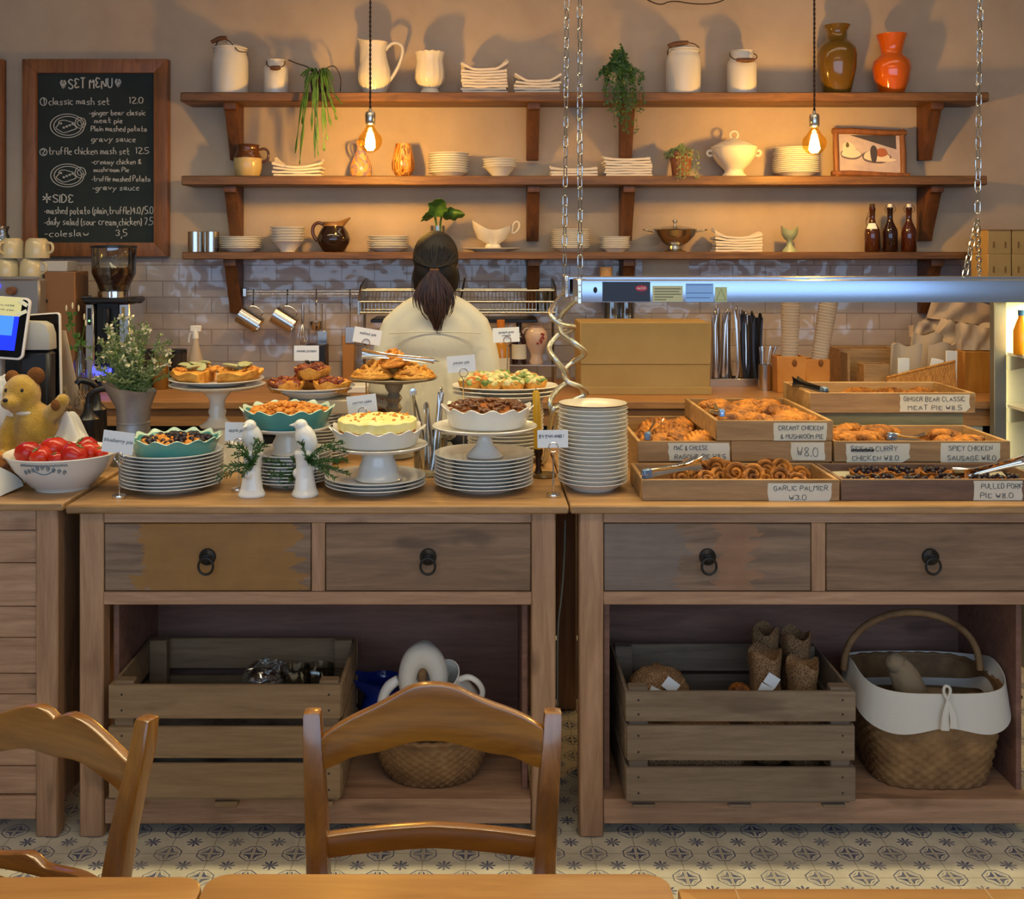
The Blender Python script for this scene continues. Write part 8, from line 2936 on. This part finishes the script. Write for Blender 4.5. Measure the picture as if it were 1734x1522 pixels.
# head, neck, trunk, limbs as one skin
b.ell((0, .005, ZH - .118), (.070, .088, .105), 28, 20)
b.ell((0, .050, ZH - .158), (.052, .045, .055), 20, 14)
b.ell((0, .094, ZH - .128), (.010, .014, .020), 12, 8)
for s_ in (-1, 1):
    b.ell((s_ * .072, .0, ZH - .125), (.009, .016, .028), 12, 8)
    b.ell((s_ * .030, .078, ZH - .105), (.016, .008, .011), 10, 8)
limb(b, [(0, -.005, ZH - .19), (0, -.01, ZH - .25), (0, -.01, ZH - .30)], [.050, .052, .065])
b.ell((0, -.005, 1.20), (.150, .092, .15), 28, 18)
b.ell((0, 0, 1.03), (.125, .088, .14), 28, 18)
b.ell((0, -.01, .88), (.155, .105, .12), 28, 18)
for s_ in (-1, 1):
    limb(b, [(s_ * .06, -.01, 1.29), (s_ * .15, -.012, 1.25)], [.055, .050])
    limb(b, [(s_ * .150, -.012, 1.25), (s_ * .178, -.03, 1.10), (s_ * .190, -.02, 1.01)], [.048, .040, .036])
    limb(b, [(s_ * .190, -.02, 1.01), (s_ * .180, .10, 1.00), (s_ * .145, .225, .992)], [.037, .032, .025])
    # palm and five fingers
    b.ell((0, 0, 0), (.036, .046, .014), 16, 10, M=rot(-.12, 0, s_ * .35, (s_ * .130, .268, .986)))
    for k in range(4):
        fx = s_ * (.150 - .018 * k)
        ln = (.052, .064, .068, .058)[k] if k else .050
        y0 = .300 - .004 * abs(k - 2)
        limb(b, [(fx - s_ * .008, y0, .986), (fx - s_ * .016, y0 + ln * .5, .992), (fx - s_ * .022, y0 + ln * .85, .980), (fx - s_ * .024, y0 + ln, .968)], [.0088, .0084, .0076, .006], 8)
    limb(b, [(s_ * .108, .262, .986), (s_ * .080, .282, .984), (s_ * .068, .304, .976)], [.011, .010, .007], 8)
    limb(b, [(s_ * .078, -.01, .84), (s_ * .085, 0, .62), (s_ * .086, .01, .45), (s_ * .088, -.005, .25), (s_ * .09, -.01, .08)], [.088, .075, .055, .050, .036])
    b.ell((s_ * .092, .045, .045), (.042, .115, .040), 18, 12)
put('body', organic(b, 'body', skin, .0062, 4), pt_)
fc = MB()
for s_ in (-1, 1):
    fc.ell((s_ * .030, .086, ZH - .107), (.011, .005, .006), 12, 8)
fc.build('eyes', mat('dark_eyes', C(40, 26, 22), .2), pt_)
MB().tube(chaikin([(-.022, .092, ZH - .172), (0, .098, ZH - .169), (.022, .092, ZH - .172)], 2), .004, 6).build('lips', mat('lips', C(170, 96, 88), .4), pt_)

# loose shirt
shirt = mat('cream_shirt', C(214, 208, 186), .85, bump=.35, bs=9, bd=.012)
b = MB()
zs = lambda py: Z(py, DPN)
b.ell((0, -.008, 1.20), (.172, .112, .15), 32, 20)
b.ell((0, -.004, 1.04), (.176, .106, .20), 32, 20)
b.lathe([(0, .80), (.172, .80), (.178, .84), (.182, 1.0), (.172, 1.12), (.156, 1.22), (.10, 1.30), (0, 1.33)], 40, M=Matrix.Diagonal((1, .66, 1, 1)))
limb(b, [(-.165, -.012, 1.235), (-.09, -.014, 1.305), (0, -.016, 1.345), (.09, -.014, 1.305), (.165, -.012, 1.235)], [.050, .052, .050, .052, .050], 18)
for s_ in (-1, 1):
    limb(b, [(s_ * .150, -.012, 1.245), (s_ * .178, -.025, 1.15), (s_ * .192, -.028, 1.00)], [.052, .056, .056], 18)
    limb(b, [(s_ * .192, -.02, 1.00), (s_ * .185, .09, .998), (s_ * .152, .205, .995)], [.055, .048, .040], 18)
# folds down the back
for k, (x0, x1, zt_, zb_) in enumerate(((-.06, -.075, 1.10, .86), (-.02, -.03, 1.06, .84), (.05, .06, 1.12, .86), (.105, .12, 1.1, .9), (-.11, -.125, 1.12, .9), (.02, .02, 1.02, .84))):
    limb(b, [(x0, -.108 if abs(x0) < .08 else -.085, zt_), ((x0 + x1) / 2, -.114 if abs(x0) < .08 else -.095, (zt_ + zb_) / 2), (x1, -.112 if abs(x0) < .08 else -.092, zb_)], [.008, .020, .018], 8)
put('shirt', organic(b, 'shirt', shirt, .0068, 16), pt_)
b = MB()
b.tube(chaikin([(-.165, -.098, 1.232), (-.08, -.118, 1.238), (0, -.122, 1.240), (.08, -.118, 1.238), (.165, -.098, 1.232)], 2), .0022, 6)
b.build('yoke_seam', shirt, pt_)
b = MB()
b.surf(lambda u, v: ((.062 + .010 * v) * math.cos(2 * PI * u), -.012 + (.062 + .012 * v) * math.sin(2 * PI * u), 1.345 + .052 * v + .004 * math.sin(4 * PI * u)), 48, 6, thick=.004)
b.build('collar', shirt, pt_)
b = MB()
for s_ in (-1, 1):
    limb(b, [(s_ * .078, -.01, .86), (s_ * .085, 0, .62), (s_ * .088, .01, .42), (s_ * .09, 0, .10)], [.105, .092, .075, .070])
b.ell((0, -.01, .87), (.165, .115, .10), 24, 14)
put('trousers', organic(b, 'trousers', mat('dark_trousers', C(44, 44, 52), .85), .010, 4), pt_)
for s_ in (-1, 1):
    b = MB().ell((s_ * .092, .048, .045), (.050, .128, .045), 20, 12)
    b.build('shoe', mat('black_shoe', C(30, 28, 28), .5), pt_)

# hair: fitted cap, gathered at the nape, wavy ponytail
hair = mat('dark_brown_hair', C(14, 9, 8), .62, col2=C(28, 18, 13), ns=40, stretch=(6, 6, .6), bump=.4, bs=60, bd=.004)
hairl = mat('brown_hair_lengths', C(32, 18, 12), .42, col2=C(76, 46, 26), ns=30, stretch=(6, 6, .6), bump=.4, bs=60, bd=.004)
b = MB()
b.ell((0, -.012, ZH - .098), (.084, .100, .098), 32, 22)
b.ell((0, -.045, ZH - .15), (.080, .062, .075), 28, 18)
for s_ in (-1, 1):
    b.ell((s_ * .060, -.022, ZH - .18), (.024, .040, .055), 16, 12)
hm = organic(b, 'hair_cap', hair, .005, 4)
ho = put('hair', hm, pt_)
b = MB()
rng = random.Random(21)
zt_ = Z(456, DPN - .13)
# combed strands running to the tie
for k in range(120):
    a = PI * (k + .5) / 120
    x0 = .083 * math.cos(a)
    zz0 = ZH - .110 + .085 * math.sin(a) * rng.uniform(.15, .70)
    yy = -.012 - .104 * math.sqrt(max(0.02, 1 - (x0 / .086) ** 2 - ((zz0 - ZH + .098) / .1) ** 2 * .9))
    b.tube(chaikin([(x0, yy, zz0), (x0 * .8, min(yy - .004, -.085 - .02 * (1 - abs(x0) / .084)), (zz0 + zt_) / 2 + .004), (x0 * .12, -.122, zt_ + .004)], 2), [.0014, .0024, .0016], 5)
b.build('combed_strands', hair, ho)
MB().tube([(.013 * math.cos(a), -.128 + .012 * math.sin(a), zt_ - .004) for a in [2 * PI * k / 20 for k in range(20)]], .005, 8, True).build('hair_tie', mat('brown_tie', C(110, 68, 36), .8), ho)
tail = MB()
ze = Z(567, DPN - .14)
for k in range(170):
    q = rng.gauss(0, .45)
    q = max(-1, min(1, q))
    yq = rng.uniform(-1, 1)
    ln = rng.uniform(.62, 1.0) if abs(q) < .5 else rng.uniform(.45, .8)
    wv = rng.uniform(0, 6)
    pts_ = []
    for j in range(9):
        f = j / 8 * ln
        wd = .012 + .068 * math.sin(min(1, f * 1.25) * PI * .78) ** 1.0 * (1 - .62 * max(0, f - .45))
        wd *= max(.10, 1 - max(0, f - .70) / .34)
        x = q * wd + .008 * math.sin(5 * f + wv) * f + .012 * f * f
        y = -.132 - .012 * yq * (1 - .4 * f) * math.cos(q) + .018 * f - .012 * math.sin(PI * f)
        pts_.append((x, y, zt_ - .004 + (ze - zt_) * f))
    tail.tube(pts_, [.0022, .0034, .0036, .003, .0022, .0008], 5)
tail.build('ponytail', hairl, ho)
b = MB()
for s_ in (-1, 1):
    for k in range(4):
        b.tube(chaikin([(s_ * .078, .01, ZH - .13), (s_ * (.084 + .002 * k), -.005, ZH - .18), (s_ * (.074 + .004 * k), -.02, ZH - .215 - .006 * k)], 2), .0014, 4)
b.build('loose_strands', hair, ho)
